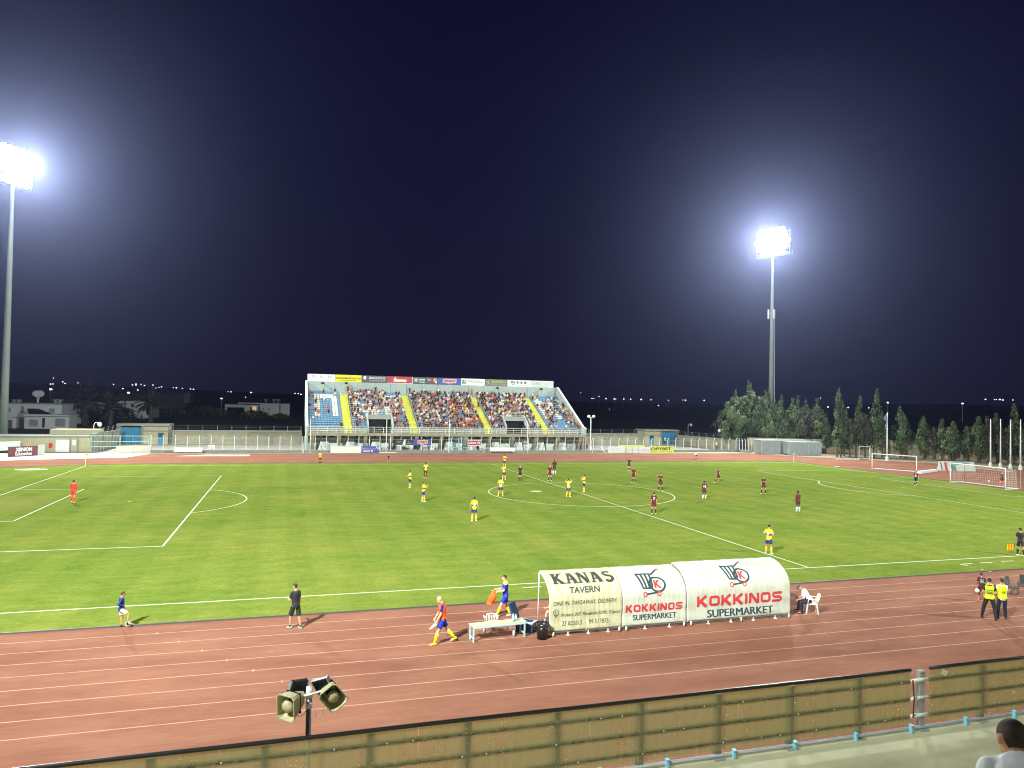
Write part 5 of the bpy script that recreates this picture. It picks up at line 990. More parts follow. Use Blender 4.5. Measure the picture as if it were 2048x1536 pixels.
# ---------------------------------------------------------------- team shelters beside the near touchline
YB, ZLO, ZK, AE = -40.92, 0.15, 1.25, 1.37
class Prof:
    def __init__(s, zt):
        s.P = [(YB, ZLO)]+[(YB-0.012*math.sin(i*1.9), ZLO+(ZK-ZLO)*i/6) for i in range(1, 6)]+[(YB+AE*(1-math.cos(math.pi/2*i/22)), ZK+(zt-ZK)*math.sin(math.pi/2*i/22)) for i in range(23)]
        s.L = [0]
        for a, b2 in zip(s.P, s.P[1:]): s.L.append(s.L[-1]+math.hypot(b2[0]-a[0], b2[1]-a[1]))
    def at(s, q, off=0.0):
        q = max(0, min(q, s.L[-1])); i = 0
        while i < len(s.L)-2 and s.L[i+1] < q: i += 1
        f = (q-s.L[i])/(s.L[i+1]-s.L[i]); a, b2 = s.P[i], s.P[i+1]; ty, tz = b2[0]-a[0], b2[1]-a[1]; n = math.hypot(ty, tz)
        return a[0]+ty*f-tz/n*off, a[1]+tz*f+ty/n*off
def canvas(name, col, streak):
    m = mat(name, col, 0.75); t = m.node_tree; bs = t.nodes['Principled BSDF']; N = t.nodes.new; K = t.links.new; tc = N('ShaderNodeTexCoord')
    def ns(sc, st, det, lo, hi, c0, c1):
        mp = N('ShaderNodeMapping'); mp.inputs['Scale'].default_value = st; K(tc.outputs['Object'], mp.inputs[0]); n = N('ShaderNodeTexNoise'); n.inputs['Scale'].default_value = sc; n.inputs['Detail'].default_value = det; K(mp.outputs[0], n.inputs['Vector'])
        r = N('ShaderNodeValToRGB'); r.color_ramp.elements[0].position = lo; r.color_ramp.elements[1].position = hi; r.color_ramp.elements[0].color = (*c0, 1); r.color_ramp.elements[1].color = (*c1, 1); K(n.outputs[0], r.inputs[0]); return r.outputs[0], n.outputs[0]
    a, h1 = ns(9, (1, 0.08, 0.10), 4, 0.35, 0.7, col, streak); b2, h2 = ns(1.6, (1, 1, 1), 6, 0.35, 0.7, (0.86, 0.86, 0.82), (1.06, 1.06, 1.06))
    x = N('ShaderNodeMix'); x.data_type = 'RGBA'; x.blend_type = 'MULTIPLY'; x.inputs[0].default_value = 1; K(a, x.inputs[6]); K(b2, x.inputs[7]); K(x.outputs[2], bs.inputs['Base Color'])
    bp = N('ShaderNodeBump'); bp.inputs['Strength'].default_value = 0.35; bp.inputs['Distance'].default_value = 0.05; K(h2, bp.inputs['Height']); K(bp.outputs[0], bs.inputs['Normal']); return m
def shelter(x0, x1, zt, label, cm, draw):
    X0 = x0; t = thing('team_shelter', label, 'shelter', (X0, YB, 0), 0, 'team shelters beside the near touchline'); pf = Prof(zt)
    rip = lambda x, q: 0.011*math.sin(x*4.3+q*1.3)*math.sin(q*5.2)+0.006*math.sin(x*9.0+q*0.7)
    loc = lambda x, q, off=0.0: (lambda yz: (x-X0, yz[0]-YB, yz[1]))(pf.at(q, off+(rip(x, q) if off >= 0 else 0)))
    mb = MB(); n = int((x1-x0)*16); m = 40; vs = []; S = pf.L[-1]
    for i in range(n+1):
        x = x0+(x1-x0)*i/n
        for j in range(m+1): vs.append(loc(x, S*j/m))
    mb.add(vs, [(i*(m+1)+j, (i+1)*(m+1)+j, (i+1)*(m+1)+j+1, i*(m+1)+j+1) for i in range(n) for j in range(m)]); c = mb.build('canopy', cm, t, smooth=True)
    md = c.modifiers.new('t', 'SOLIDIFY'); md.thickness = 0.01; md.offset = -1
    mb = MB()
    for x in (x0+0.02, (x0+x1)/2, x1-0.02): mb.tube([loc(x, S*j/16, -0.05) for j in range(17)], 0.022, 6); p = loc(x, S, -0.05); mb.tube([p, (p[0], p[1]+0.05, 0.02)], 0.02, 6); mb.tube([(x-X0, 0, 0.15), (x-X0, p[1]+0.05, 0.1)], 0.02, 6)
    mb.build('hoop_frame', M['whitem'], t, smooth=True)
    mb = MB(); mb.tube([(0, 0.02, 0.12), (x1-x0, 0.02, 0.12)], 0.028, 6); p = loc(x0, S, -0.03); mb.tube([p, (x1-X0, p[1], p[2])], 0.02, 6); mb.build('bottom_rail', flat((0.09, 0.09, 0.09)), t)
    mb = MB(); mb.box(((x1-x0)/2, 0.75, 0.42), (x1-x0-0.3, 0.42, 0.05)); mb.box(((x1-x0)/2, 0.45, 0.75), (x1-x0-0.3, 0.05, 0.35)); mb.build('seat', flat((0.05, 0.09, 0.2)), t)
    k = int((x1-x0)/1.0)
    for i in range(k): x = (x1-x0)*(i+0.9)/(k+0.6); mb = MB(); mb.tube([(x, -0.01, 0), (x, -0.01, 0.12)], 0.02, 6); mb.lathe([(0, 0.0), (0.07, 0.0), (0.06, 0.02), (0, 0.025)], (x, -0.01, 0), 8); mb.build('foot', M['whitem'], t)
    for x in (0.12, x1-x0-0.14)+(((x1-x0)/2,) if x1-x0 > 4 else ()):
        mb = MB(); mb.lathe([(0.02, -0.03), (0.085, -0.03), (0.10, -0.015), (0.10, 0.015), (0.085, 0.03), (0.02, 0.03)], (x, -0.10, 0.10), 14, M=Matrix.Rotation(R(90), 3, 'Y') @ Matrix.Rotation(R(35), 3, 'X')); w = mb.build('wheel', flat((0.55, 0.52, 0.48)), t, smooth=True)
    draw(t, loc); return t
def stroke(mb, loc, pts, w, off=0.014, closed=False):
    pts = [Vector(p) for p in pts]; n = len(pts); L = []; Rr = []
    for i in range(n):
        a = pts[(i-1) % n if closed else max(i-1, 0)]; c = pts[(i+1) % n if closed else min(i+1, n-1)]; d = (c-a).normalized(); o = Vector((-d.y, d.x))*w/2; L.append(pts[i]+o); Rr.append(pts[i]-o)
    off -= 0.007; vs = [loc(p.x, p.y, off) for p in L]+[loc(p.x, p.y, off) for p in Rr]
    mb.add(vs, [(i, (i+1) % n, n+(i+1) % n, n+i) for i in range(n if closed else n-1)])
def line(a, b2, n=8): return [(a[0]+(b2[0]-a[0])*i/n, a[1]+(b2[1]-a[1])*i/n) for i in range(n+1)]
INK = flat((0.045, 0.045, 0.045)); NAVY = flat((0.018, 0.035, 0.055)); REDP = flat((0.50, 0.030, 0.035))
def put(t, loc, txt, x0, x1, s0, s1, m, bold=0.03, shear=0.0, off=0.007, cuts=4, name='lettering', space=1.0):
    mb = MB(); text(mb, txt, lambda u, v: loc(u, v, off), x0, x1, s0, s1, bold=bold, shear=shear, cuts=cuts, space=space); mb.build(name, m, t)
def kanas(t, loc):
    # heavy slab letters drawn as strokes
    mb = MB(); h0, h1 = 1.84, 2.48; H = h1-h0; X = [-18.07, -17.50, -16.98, -16.42, -15.87]; W_ = 0.50
    def V(x, w=0.15, a=h0, b2=h1): stroke(mb, loc, line((x, a), (x, b2)), w)
    def S(x, y, w=0.22): stroke(mb, loc, [(x-w/2, y), (x+w/2, y)], 0.06)
    x = X[0]; V(x+0.12); stroke(mb, loc, line((x+0.16, h0+H*0.45), (x+0.40, h1-0.02)), 0.10, 0.0145); stroke(mb, loc, line((x+0.20, h0+H*0.52), (x+0.42, h0+0.02)), 0.15, 0.015)
    for a, b2 in ((0.12, h0+.03), (0.12, h1-.03), (0.42, h0+.03), (0.40, h1-.03)): S(x+a, b2)
    for x in (X[1], X[3]):
        stroke(mb, loc, line((x+0.08, h0), (x+0.20, h1)), 0.09); stroke(mb, loc, line((x+0.24, h1), (x+0.40, h0)), 0.16, 0.0145); stroke(mb, loc, [(x+0.14, h0+H*0.33), (x+0.33, h0+H*0.33)], 0.07, 0.015)
        S(x+0.08, h0+.03, .2); S(x+0.40, h0+.03, .2); S(x+0.2, h1-.03, .16)
    x = X[2]; V(x+0.08, 0.09); V(x+0.42, 0.09); stroke(mb, loc, line((x+0.08, h1), (x+0.40, h0)), 0.17, 0.0145); S(x+0.08, h0+.03, .18); S(x+0.42, h1-.03, .18); S(x+0.06, h1-.03, .14)
    x = X[4]; cx = x+0.22; P = [(cx+0.15*math.cos(a), h0+H*0.74+0.13*math.sin(a)) for a in [R(q) for q in range(25, 271, 20)]]+[(cx+0.16*math.cos(a), h0+H*0.27+0.15*math.sin(a)) for a in [R(q) for q in range(85, -160, -20)]]
    stroke(mb, loc, P, 0.13); mb.build('lettering', INK, t)
    put(t, loc, 'TAVERN', -17.47, -16.17, 1.42, 1.68, INK, 0.03, 0.15)
    put(t, loc, 'DINE IN, TAKEAWAY, DELIVERY', -18.19, -15.5, 0.97, 1.15, INK, 0.004, 0.2)
    put(t, loc, 'Protara 267, Paralimni 5290, Cyprus', -17.86, -15.36, 0.52, 0.69, INK, 0.002, 0.2)
    put(t, loc, '23 825813  -  99 517875', -17.82, -15.86, 0.21, 0.38, INK, 0.006, 0.12)
    mb = MB(); c = (-18.07, 0.74); stroke(mb, loc, [(c[0]+0.11*math.cos(a), c[1]+0.11*math.sin(a)) for a in [2*math.pi*i/20 for i in range(20)]], 0.022, closed=True); stroke(mb, loc, [(c[0]-0.05, c[1]-0.10), (c[0], c[1]-0.2), (c[0]+0.05, c[1]-0.10)], 0.03)
    for dx in (-0.035, 0.035): stroke(mb, loc, [(c[0]+dx, c[1]-0.06), (c[0]+dx, c[1]+0.06)], 0.02)
    mb.build('emblem', INK, t)
def cart(t, loc, ox, os_, k=1.0):
    q = lambda x, y: (ox+x*k, os_+y*k)   # origin at ring centre
    mb = MB(); ring = [q(0.33*math.cos(a), 0.31*math.sin(a)) for a in [2*math.pi*i/36 for i in range(36)]]; stroke(mb, loc, ring, 0.085*k, closed=True)
    stroke(mb, loc, line(q(-0.82, 0.54), q(-0.05, 0.50)), 0.075*k); stroke(mb, loc, line(q(-0.14, 0.46), q(0.20, 0.74)), 0.075*k, 0.0145)
    for i in range(4): a = -0.78+i*0.19; stroke(mb, loc, line(q(a, 0.55), q(-0.66+i*0.14, -0.13)), 0.085*k, 0.0143)
    stroke(mb, loc, line(q(-0.68, -0.15), q(-0.24, -0.17)), 0.07*k, 0.0147); stroke(mb, loc, line(q(-0.56, -0.39), q(0.0, -0.33)), 0.07*k); mb.build('emblem', NAVY, t)
    mb = MB()
    for x in (-0.60, 0.02): stroke(mb, loc, [q(x+0.075*math.cos(a), -0.39+0.085*math.sin(a)) for a in [2*math.pi*i/16 for i in range(16)]], 0.045*k, closed=True)
    stroke(mb, loc, line(q(0.20, 0.74), q(0.36, 0.82), 4), 0.09*k, 0.0152); mb.build('emblem', REDP, t)
    put(t, loc, 'K', ox-0.15*k, ox+0.17*k, os_-0.18*k, os_+0.18*k, REDP, 0.05)
def blocky(t, loc, x0, x1, s0, s1):
    H = s1-s0; w = H*0.27; cell = (x1-x0+H*0.16)/7.35; mb = MB(); x = x0
    for i, ch in enumerate('KOKKINOS'):
        W_ = (0.35 if ch == 'I' else 1.0)*cell-H*0.16; a, b2 = x, x+W_; z = 0.0002*i; o = 0.014
        if ch in 'KIN': stroke(mb, loc, line((a+w/2, s0), (a+w/2, s1)), w, o)
        if ch == 'K': stroke(mb, loc, line((a+w*0.8, s0+H*0.42), (b2-w*0.45, s1), 6), w*1.05, o+0.0006); stroke(mb, loc, line((a+w*1.0, s0+H*0.62), (b2-w*0.40, s0), 6), w*1.1, o+0.0012)
        if ch == 'N': stroke(mb, loc, line((b2-w/2, s0), (b2-w/2, s1)), w, o+0.0006); stroke(mb, loc, line((a+w*0.6, s1-0.01), (b2-w*0.6, s0+0.01), 6), w*1.05, o+0.0012)
        if ch == 'O': r = H*0.18; c = [(b2-w/2-r, s0+w/2+r, -90), (b2-w/2-r, s1-w/2-r, 0), (a+w/2+r, s1-w/2-r, 90), (a+w/2+r, s0+w/2+r, 180)]; stroke(mb, loc, [(cx+r*math.cos(R(q+k*22.5)), cyy+r*math.sin(R(q+k*22.5))) for cx, cyy, q in c for k in range(5)], w*0.95, o, closed=True)
        if ch == 'S': m = (s0+s1)/2; stroke(mb, loc, [(b2, s1-w*0.45), (a+w*0.9, s1-w*0.45), (a+w*0.5, s1-w*0.75), (a+w*0.45, m+w*0.5), (a+w*0.9, m+w*0.02), (b2-w*0.9, m-w*0.02), (b2-w*0.45, m-w*0.5), (b2-w*0.5, s0+w*0.75), (b2-w*0.9, s0+w*0.45), (a, s0+w*0.45)], w*0.9, o)
        x += W_+H*0.16
    mb.build('lettering', REDP, t)
def kok1(t, loc):
    cart(t, loc, -13.64, 1.60); blocky(t, loc, -15.12, -12.58, 0.53, 0.83); [put(t, loc, 'SUPERMARKET', -14.80+d, -12.86+d, 0.21, 0.43, NAVY, 0.0, off=0.007+d*0.02) for d in (0, 0.02)]
def kok2(t, loc):
    cart(t, loc, -9.62, 1.77); blocky(t, loc, -11.90, -7.78, 0.55, 0.99); [put(t, loc, 'SUPERMARKET', -11.42+d, -8.25+d, 0.10, 0.41, NAVY, 0.0, off=0.007+d*0.02) for d in (0, 0.016, 0.032)]
CV1 = canvas('yellowed_canvas', (0.50, 0.51, 0.34), (0.38, 0.36, 0.20)); CV2 = canvas('white_canvas', (0.52, 0.55, 0.48), (0.43, 0.45, 0.36))
shelter(-18.32, -15.28, 2.19, 'yellowed canvas team shelter with dark grey lettering and a map pin', CV1, kanas)
shelter(-15.24, -12.40, 2.19, 'middle white canvas team shelter with a trolley emblem and smaller red lettering', CV2, kok1)
shelter(-12.34, -7.36, 2.27, 'long white canvas team shelter with a trolley emblem and larger red lettering', CV2, kok2)
# ---------------------------------------------------------------- bench, chairs, cooler, bin, bottles
t = thing('bench', 'pale blue metal bench with a worn board top, left of the shelters', 'bench', (-21.37, -40.98, 0), R(5)); LB_ = flat((0.34, 0.50, 0.55), 0.5)
mb = MB()
for i in range(3): mb.box((1.08, 0.08+i*0.155, 0.575), (2.2, 0.145, 0.03))
mb.build('seat', mat('worn_board', (0.42, 0.42, 0.28), 0.8, var=0.2, scale=4, stretch=(0.3, 3, 1)), t)
mb = MB()
for yy in (0.02, 0.44): mb.box((1.08, yy, 0.53), (2.14, 0.04, 0.06))
mb.build('frame', LB_, t)
for x in (0.04, 2.10):
    for yy in (0.03, 0.43): mb = MB(); mb.box((x, yy, 0.25), (0.05, 0.05, 0.5)); mb.build('leg', LB_, t)
    mb = MB(); mb.box((x, 0.23, 0.14), (0.04, 0.36, 0.04)); mb.build('stretcher', LB_, t)
PW = mat('white_plastic', (0.66, 0.64, 0.56), 0.45, var=0.08, scale=4)
def plastic_chair(loc, rz, label):
    t = thing('plastic_chair', label, 'chair', loc, rz); mb = MB(); mb.box((0, 0, 0.43), (0.44, 0.42, 0.03)); mb.box((0, 0.20, 0.41), (0.44, 0.03, 0.05)); mb.build('seat', PW, t)
    mb = MB()
    for i in range(7): x = -0.17+i*0.0567; mb.tube([(x, -0.20, 0.44), (x*1.08, -0.27, 0.62), (x*1.12, -0.31, 0.79)], 0.013, 6)
    mb.tube([(-0.23, -0.19, 0.44), (-0.24, -0.27, 0.66), (-0.17, -0.33, 0.83), (0, -0.345, 0.86), (0.17, -0.33, 0.83), (0.24, -0.27, 0.66), (0.23, -0.19, 0.44)], 0.022, 8); mb.build('backrest', PW, t, smooth=True)
    for s in (-1, 1): mb = MB(); mb.tube([(s*0.24, -0.26, 0.66), (s*0.28, 0.0, 0.66), (s*0.27, 0.16, 0.64), (s*0.24, 0.19, 0.45)], 0.024, 8); mb.build('armrest', PW, t, smooth=True)
    for sx in (-1, 1):
        for sy in (-1, 1): mb = MB(); mb.tube([(sx*0.2, sy*0.18, 0.43), (sx*0.25, sy*0.25, 0.0)], [0.035, 0.022], 8); mb.build('leg', PW, t)
plastic_chair((-20.42, -40.05, 0), R(-12), 'empty white plastic chair behind the pale blue bench')
plastic_chair((-6.02, -40.62, 0), R(62), 'white plastic chair under the man in the cap')
c = Vector((-19.02, -40.15, 0)); t = thing('cool_box', 'dark blue cool box with its lid standing open', 'cooler', c, R(-42)); CB = mat('cooler_blue', (0.015, 0.055, 0.14), 0.4)
mb = MB(); O = [(-0.36, -0.22), (0.36, -0.22), (0.36, 0.22), (-0.36, 0.22)]; vs = []
for z, s in ((0.0, 0.92), (0.42, 1.0), (0.42, 0.86), (0.08, 0.80)): vs += [(x*s, y*s, z) for x, y in O]
mb.add(vs, [(3, 2, 1, 0)]+[(k*4+i, k*4+(i+1) % 4, k*4+4+(i+1) % 4, k*4+4+i) for k in range(3) for i in range(4)]+[(12, 13, 14, 15)]); mb.build('tub', CB, t)
mb = MB(); s = 1.03; mb.add([(x*s, y*s, 0.425) for x, y in O]+[(x*0.84, y*0.84, 0.432) for x, y in O]+[(x*s, y*s, 0.38) for x, y in O], [(i, (i+1) % 4, 4+(i+1) % 4, 4+i) for i in range(4)]+[(8+i, 8+(i+1) % 4, (i+1) % 4, i) for i in range(4)]); mb.build('rim', M['whitem'], t)
mb = MB(); Tm = Matrix.Rotation(R(-22), 3, 'Y'); mb.box((-0.50, 0, 0.66), (0.07, 0.50, 0.80), M=Tm); mb.build('lid', CB, t)
t = thing('bin', 'black bin with a black liner beside the yellowed shelter', 'bin', (-18.68, -41.12, 0)); mb = MB(); mb.lathe([(0, 0.01), (0.20, 0.0), (0.245, 0.55), (0.235, 0.55), (0.19, 0.06)], n=22); mb.build('drum', mat('bin_black', (0.012, 0.010, 0.010), 0.25), t, smooth=True)
mb = MB(); n = 26; vs = []
for k, (r, z) in enumerate(((0.255, 0.46), (0.262, 0.56), (0.245, 0.60), (0.21, 0.50), (0.17, 0.42))):
    for j in range(n): q = 2*math.pi*j/n; w = 1+0.05*math.sin(j*2.7+k); vs.append((r*w*math.cos(q), r*w*math.sin(q), z+0.015*math.sin(j*1.9+k*2)))
mb.add(vs, [(k*n+j, k*n+(j+1) % n, (k+1)*n+(j+1) % n, (k+1)*n+j) for k in range(4) for j in range(n)]); mb.build('liner', mat('liner_black', (0.02, 0.02, 0.022), 0.2), t, smooth=True)
BT = mat('bottle_plastic', (0.50, 0.66, 0.66), 0.2)
def bottle(loc, label, s=1.0, n=1):
    t = thing('bottle', label, 'bottle', loc, 0, 'water bottles at the bench'); mb = MB(); mb.lathe([(0, 0), (0.045*s, 0), (0.047*s, 0.16*s), (0.02*s, 0.23*s), (0.014*s, 0.25*s)], n=12); mb.build('body', BT, t, smooth=True)
    mb = MB(); mb.lathe([(0.017*s, 0.25*s), (0.017*s, 0.275*s), (0, 0.275*s)], n=10); mb.build('cap', flat((0.1, 0.25, 0.6)), t)
bottle((-19.72, -40.70, 0.592), 'water bottle standing on the bench top, left one', 1.15); bottle((-19.60, -40.64, 0.592), 'water bottle standing on the bench top, right one', 1.0); bottle((-19.66, -40.62, 0.0), 'water bottle standing on the track under the bench', 1.1)
CC = flat((0.045, 0.045, 0.045), 0.8)
def camp_chair(px, py, rz, label):
    t = thing('folding_chair', label, 'chair', ground(px, py), rz, 'dark folding chairs beside the stewards'); mb = MB(); mb.box((0, 0, 0.44), (0.50, 0.45, 0.03)); mb.build('seat', CC, t); mb = MB(); mb.box((0, -0.26, 0.70), (0.50, 0.03, 0.45), M=Matrix.Rotation(R(10), 3, 'X')); mb.build('backrest', CC, t)
    mb = MB()
    for s in (-0.27, 0.27): mb.tube([(s, 0.25, 0), (s, -0.3, 0.9)], 0.016, 6); mb.tube([(s, -0.25, 0), (s, 0.22, 0.62), (s, -0.28, 0.62)], 0.016, 6)
    mb.build('frame', flat((0.1, 0.1, 0.1)), t)
camp_chair(2026, 1193, R(200), 'dark folding chair facing us beside the stewards, left one'); camp_chair(2050, 1190, R(120), 'dark folding chair cut by the right edge of the frame')
# ---------------------------------------------------------------- near stand: walkway, barrier, rows
BY = -56.97; FZ = aty(1841, 1458, BY).z
MC = mat('walkway_concrete', (0.50, 0.48, 0.31), 0.85, col2=(0.38, 0.37, 0.24), scale=1.1, bump=0.3, detail=8)
mb = MB(); mb.box2((-60, -59.9, FZ-0.3), (30, BY+0.0, FZ)); mb.box2((-60, -59.9, -0.05), (30, -57.25, FZ-0.3)); mb.build('walkway', MC, kind='structure')
t = thing('near_stand', 'stepped concrete rows of the near stand under the camera', 'grandstand', (-28, -59.9, 0)); mb = MB()
for k in range(14): mb.box2((-60, -59.9-0.8*(k+1), -0.05 if k == 13 else FZ+0.42*k-0.5), (30, -59.9-0.8*k, FZ+0.42*(k+1)))
mb.v = [(p[0]+28, p[1]+59.9, p[2]) for p in mb.v]; mb.build('terrace', MC, t)
t = thing('barrier', 'barrier of dirty yellowed clear panels on grey posts along the walkway', 'barrier', (-22, BY, FZ))
Zt = aty(1820, 1341, BY-0.06).z-FZ; Zp = aty(1841, 1343, BY).z-FZ
def acrylic():
    m = bpy.data.materials.new('dirty_acrylic'); m.use_nodes = True; q = m.node_tree; q.nodes.clear(); N = q.nodes.new; K = q.links.new
    o = N('ShaderNodeOutputMaterial'); tr = N('ShaderNodeBsdfTransparent'); df = N('ShaderNodeBsdfDiffuse'); tl_ = N('ShaderNodeBsdfTranslucent'); gl = N('ShaderNodeBsdfGlossy'); gl.inputs['Roughness'].default_value = 0.25
    tr.inputs[0].default_value = (0.90, 0.86, 0.68, 1); tl_.inputs[0].default_value = (0.50, 0.46, 0.20, 1); tc = N('ShaderNodeTexCoord')
    def nz(sc, st, det=5):
        mp = N('ShaderNodeMapping'); mp.inputs['Scale'].default_value = st; K(tc.outputs['Object'], mp.inputs[0]); n = N('ShaderNodeTexNoise'); n.inputs['Scale'].default_value = sc; n.inputs['Detail'].default_value = det; n.inputs['Roughness'].default_value = 0.65; K(mp.outputs[0], n.inputs['Vector']); return n.outputs[0]
    a = nz(7, (1, 1, 0.07), 2); b2 = nz(1.1, (1, 1, 1)); ad = N('ShaderNodeMath'); ad.operation = 'MULTIPLY_ADD'; K(a, ad.inputs[0]); ad.inputs[1].default_value = 0.75; K(b2, ad.inputs[2])
    rp = N('ShaderNodeValToRGB'); rp.color_ramp.elements[0].position = 0.62; rp.color_ramp.elements[0].color = (0.36,)*3+(1,); rp.color_ramp.elements[1].position = 1.1; rp.color_ramp.elements[1].color = (0.54,)*3+(1,); K(ad.outputs[0], rp.inputs[0])
    cr_ = N('ShaderNodeValToRGB'); cr_.color_ramp.elements[0].position = 0.35; cr_.color_ramp.elements[0].color = (0.44, 0.39, 0.27, 1); cr_.color_ramp.elements[1].position = 0.68; cr_.color_ramp.elements[1].color = (0.41, 0.39, 0.24, 1); K(b2, cr_.inputs[0]); K(cr_.outputs[0], df.inputs[0])
    ds = N('ShaderNodeMixShader'); ds.inputs[0].default_value = 0.35; K(df.outputs[0], ds.inputs[1]); K(tl_.outputs[0], ds.inputs[2])
    mx = N('ShaderNodeMixShader'); K(rp.outputs[0], mx.inputs[0]); K(tr.outputs[0], mx.inputs[1]); K(ds.outputs[0], mx.inputs[2]); m2 = N('ShaderNodeMixShader'); m2.inputs[0].default_value = 0.03; K(mx.outputs[0], m2.inputs[1]); K(gl.outputs[0], m2.inputs[2]); K(m2.outputs[0], o.inputs[0]); return m
AC = acrylic(); MOSS = mat('mossy_rail', (0.20, 0.19, 0.06), 0.95, col2=(0.05, 0.045, 0.02), scale=12, detail=8); PG = mat('post_grey', (0.28, 0.31, 0.30), 0.55, 0.1, var=0.15, scale=4); BLK = flat((0.015, 0.015, 0.016), 0.35)
OX = -22.0; gx0, gx1 = aty(1819, 1400, BY-0.06).x, aty(1858, 1400, BY-0.06).x
joints = [gx0]+[gx0-0.9-1.76*0.98*i*1.52 for i in range(1, 13)]
segs = [(joints[i+1]+0.006, joints[i]-0.006) for i in range(12)]+[(gx1, gx1+3.2), (gx1+3.21, gx1+6.4), (gx1+6.41, gx1+12)]
for a, b2 in segs: mb = MB(); mb.box(((a+b2)/2-OX, -0.075, 0.16+(Zt-0.16)/2), (b2-a, 0.006, Zt-0.16)); mb.build('clear_panel', AC, t)
for a, b2 in ((joints[-1], gx0), (gx1, gx1+12)):
    n = max(2, int((b2-a)/1.2)); mb = MB(); mb.tube([(a-OX+(b2-a)*i/n, -0.075, Zt+0.012+0.004*math.sin(i*1.7)) for i in range(n+1)], 0.030, 10); mb.build('top_trim', BLK, t, smooth=True)
    for z in (0.91, 0.59, 0.28):
        mb = MB(); q = random.Random(int(z*100)); n = int((b2-a)/0.05); mb.tube([(a-0.0-OX+(b2-a)*i/n, -0.045, z*Zp/1.04+q.uniform(-.003, .003)) for i in range(n+1)], [0.036+q.uniform(-.002, .004) for i in range(n+1)], 8); mb.build('rail', MOSS, t, smooth=True)
pxs = [1968, 1841, 1721, 1580, 1437, 1280.7, 1111]; X = [aty(p, 1400, BY).x for p in pxs]; stp = (X[1]-X[5])/4
for i in range(-5, 18):
    x = X[1]-stp*i; ex = i == 0; mb = MB(); mb.box((x-OX, 0, Zp/2), (0.105, 0.085, Zp)); p = mb.build('post', M['steel'] if ex else PG, t); mb = MB(); mb.box((x-OX, -0.01, Zp+0.012), (0.115, 0.095, 0.025)); mb.box((x-OX, -0.03, 0.01), (0.2, 0.16, 0.02)); mb.build('cap', M['steel'], p)
for z in (0.91, 0.59, 0.28): mb = MB(); mb.tube([(gx0-0.02-OX, -0.045, z*Zp/1.04), (gx1+0.02-OX, -0.045, z*Zp/1.04)], 0.032, 10); mb.build('bare_rail', M['whitem'], t, smooth=True)
mb = MB(); mb.tube([(gx0+0.05-OX, -0.08, 0.92), (gx0+0.055-OX, -0.11, 0.6), (gx0+0.05-OX, -0.09, 0.26)], 0.012, 6); mb.build('strap', BLK, t)
q = random.Random(3)
for i in range(34): mb = MB(); x = gx0-0.2-i*0.36; mb.ell((x-OX, -0.085, q.choice((0.91, 0.59, 0.28))*Zp/1.04), (0.012, 0.008, 0.012), 8, 5); mb.build('bolt', M['whitem'], t)
p = aty(1889, 1343, BY-0.09); mb = MB(); mb.box((p.x-OX, p.y-BY, p.z-FZ-0.02), (0.13, 0.004, 0.10), M=Matrix.Rotation(R(25), 3, 'Y')); mb.build('sticker', flat((0.6, 0.6, 0.5)), t)
t = thing('floor_rail', 'grey pipe and folded net frame clamped to the walkway edge', 'rail', (-22, BY-0.03, FZ)); mb = MB(); mb.tube([(-40+22, 0, 0.05), (-8+22, 0, 0.05)], 0.034, 8); mb.build('pipe', mat('pipe_grey', (0.50, 0.53, 0.54), 0.5, 0.1), t, smooth=True)
mb = MB(); mb.box2((-27+22, 0.10, -0.14), (-8+22, 0.14, -0.03)); 
for i in range(210): x = -27+22+i*0.09; mb.box((x, 0.09, -0.085), (0.02, 0.02, 0.10))
mb.build('net_roll', mat('net_roll', (0.33, 0.18, 0.16), 0.8, var=0.2, scale=9), t)
for px, py in ((1323, 1522), (1455, 1505), (1575, 1490), (1696, 1472), (1805.6, 1456), (1913.5, 1440), (2010, 1425), (1190, 1540)):
    x = aty(px, py, BY+0.1).x+22; mb = MB(); mb.box((x, -0.05, 0.055), (0.035, 0.07, 0.15)); mb.box((x, -0.05, 0.135), (0.06, 0.09, 0.02)); mb.build('clamp', flat((0.22, 0.55, 0.72), 0.5), t)
# ---------------------------------------------------------------- loudspeaker post
PY = BY+0.42; tp_ = aty(619, 1373, PY); t = thing('speaker_post', 'steel post with two beige horn loudspeakers and two black lamps', 'loudspeaker post', (tp_.x, PY, 0)); zt = tp_.z
mb = MB(); mb.tube([(0, 0, 0), (0, 0, zt-0.16)], 0.040, 12); mb.build('pole', mat('post_steel', (0.16, 0.17, 0.18), 0.4, 0.5, var=0.1, scale=5), t, smooth=True)
mb = MB(); mb.tube([(0, 0, zt-0.16), (0, 0, zt)], 0.046, 12); mb.tube([(0, 0, zt-0.30), (0, 0, zt-0.22)], 0.048, 12); mb.build('collar', M['whitem'], t, smooth=True)
mb = MB(); zb = zt-0.10; mb.tube([(-0.36, -0.02, zb-0.03), (0, -0.05, zb), (0.34, 0.03, zb+0.05)], 0.018, 8); mb.build('crossarm', M['whitem'], t)
def frame_of(d, roll=0.0):
    d = Vector(d).normalized(); x = d.cross(Vector((0, 0, 1))).normalized(); u = x.cross(d); a = R(roll); return Matrix((x*math.cos(a)+u*math.sin(a), d, -x*math.sin(a)+u*math.cos(a))).transposed()
HB = mat('horn_beige', (0.52, 0.47, 0.28), 0.55, var=0.08, scale=5)
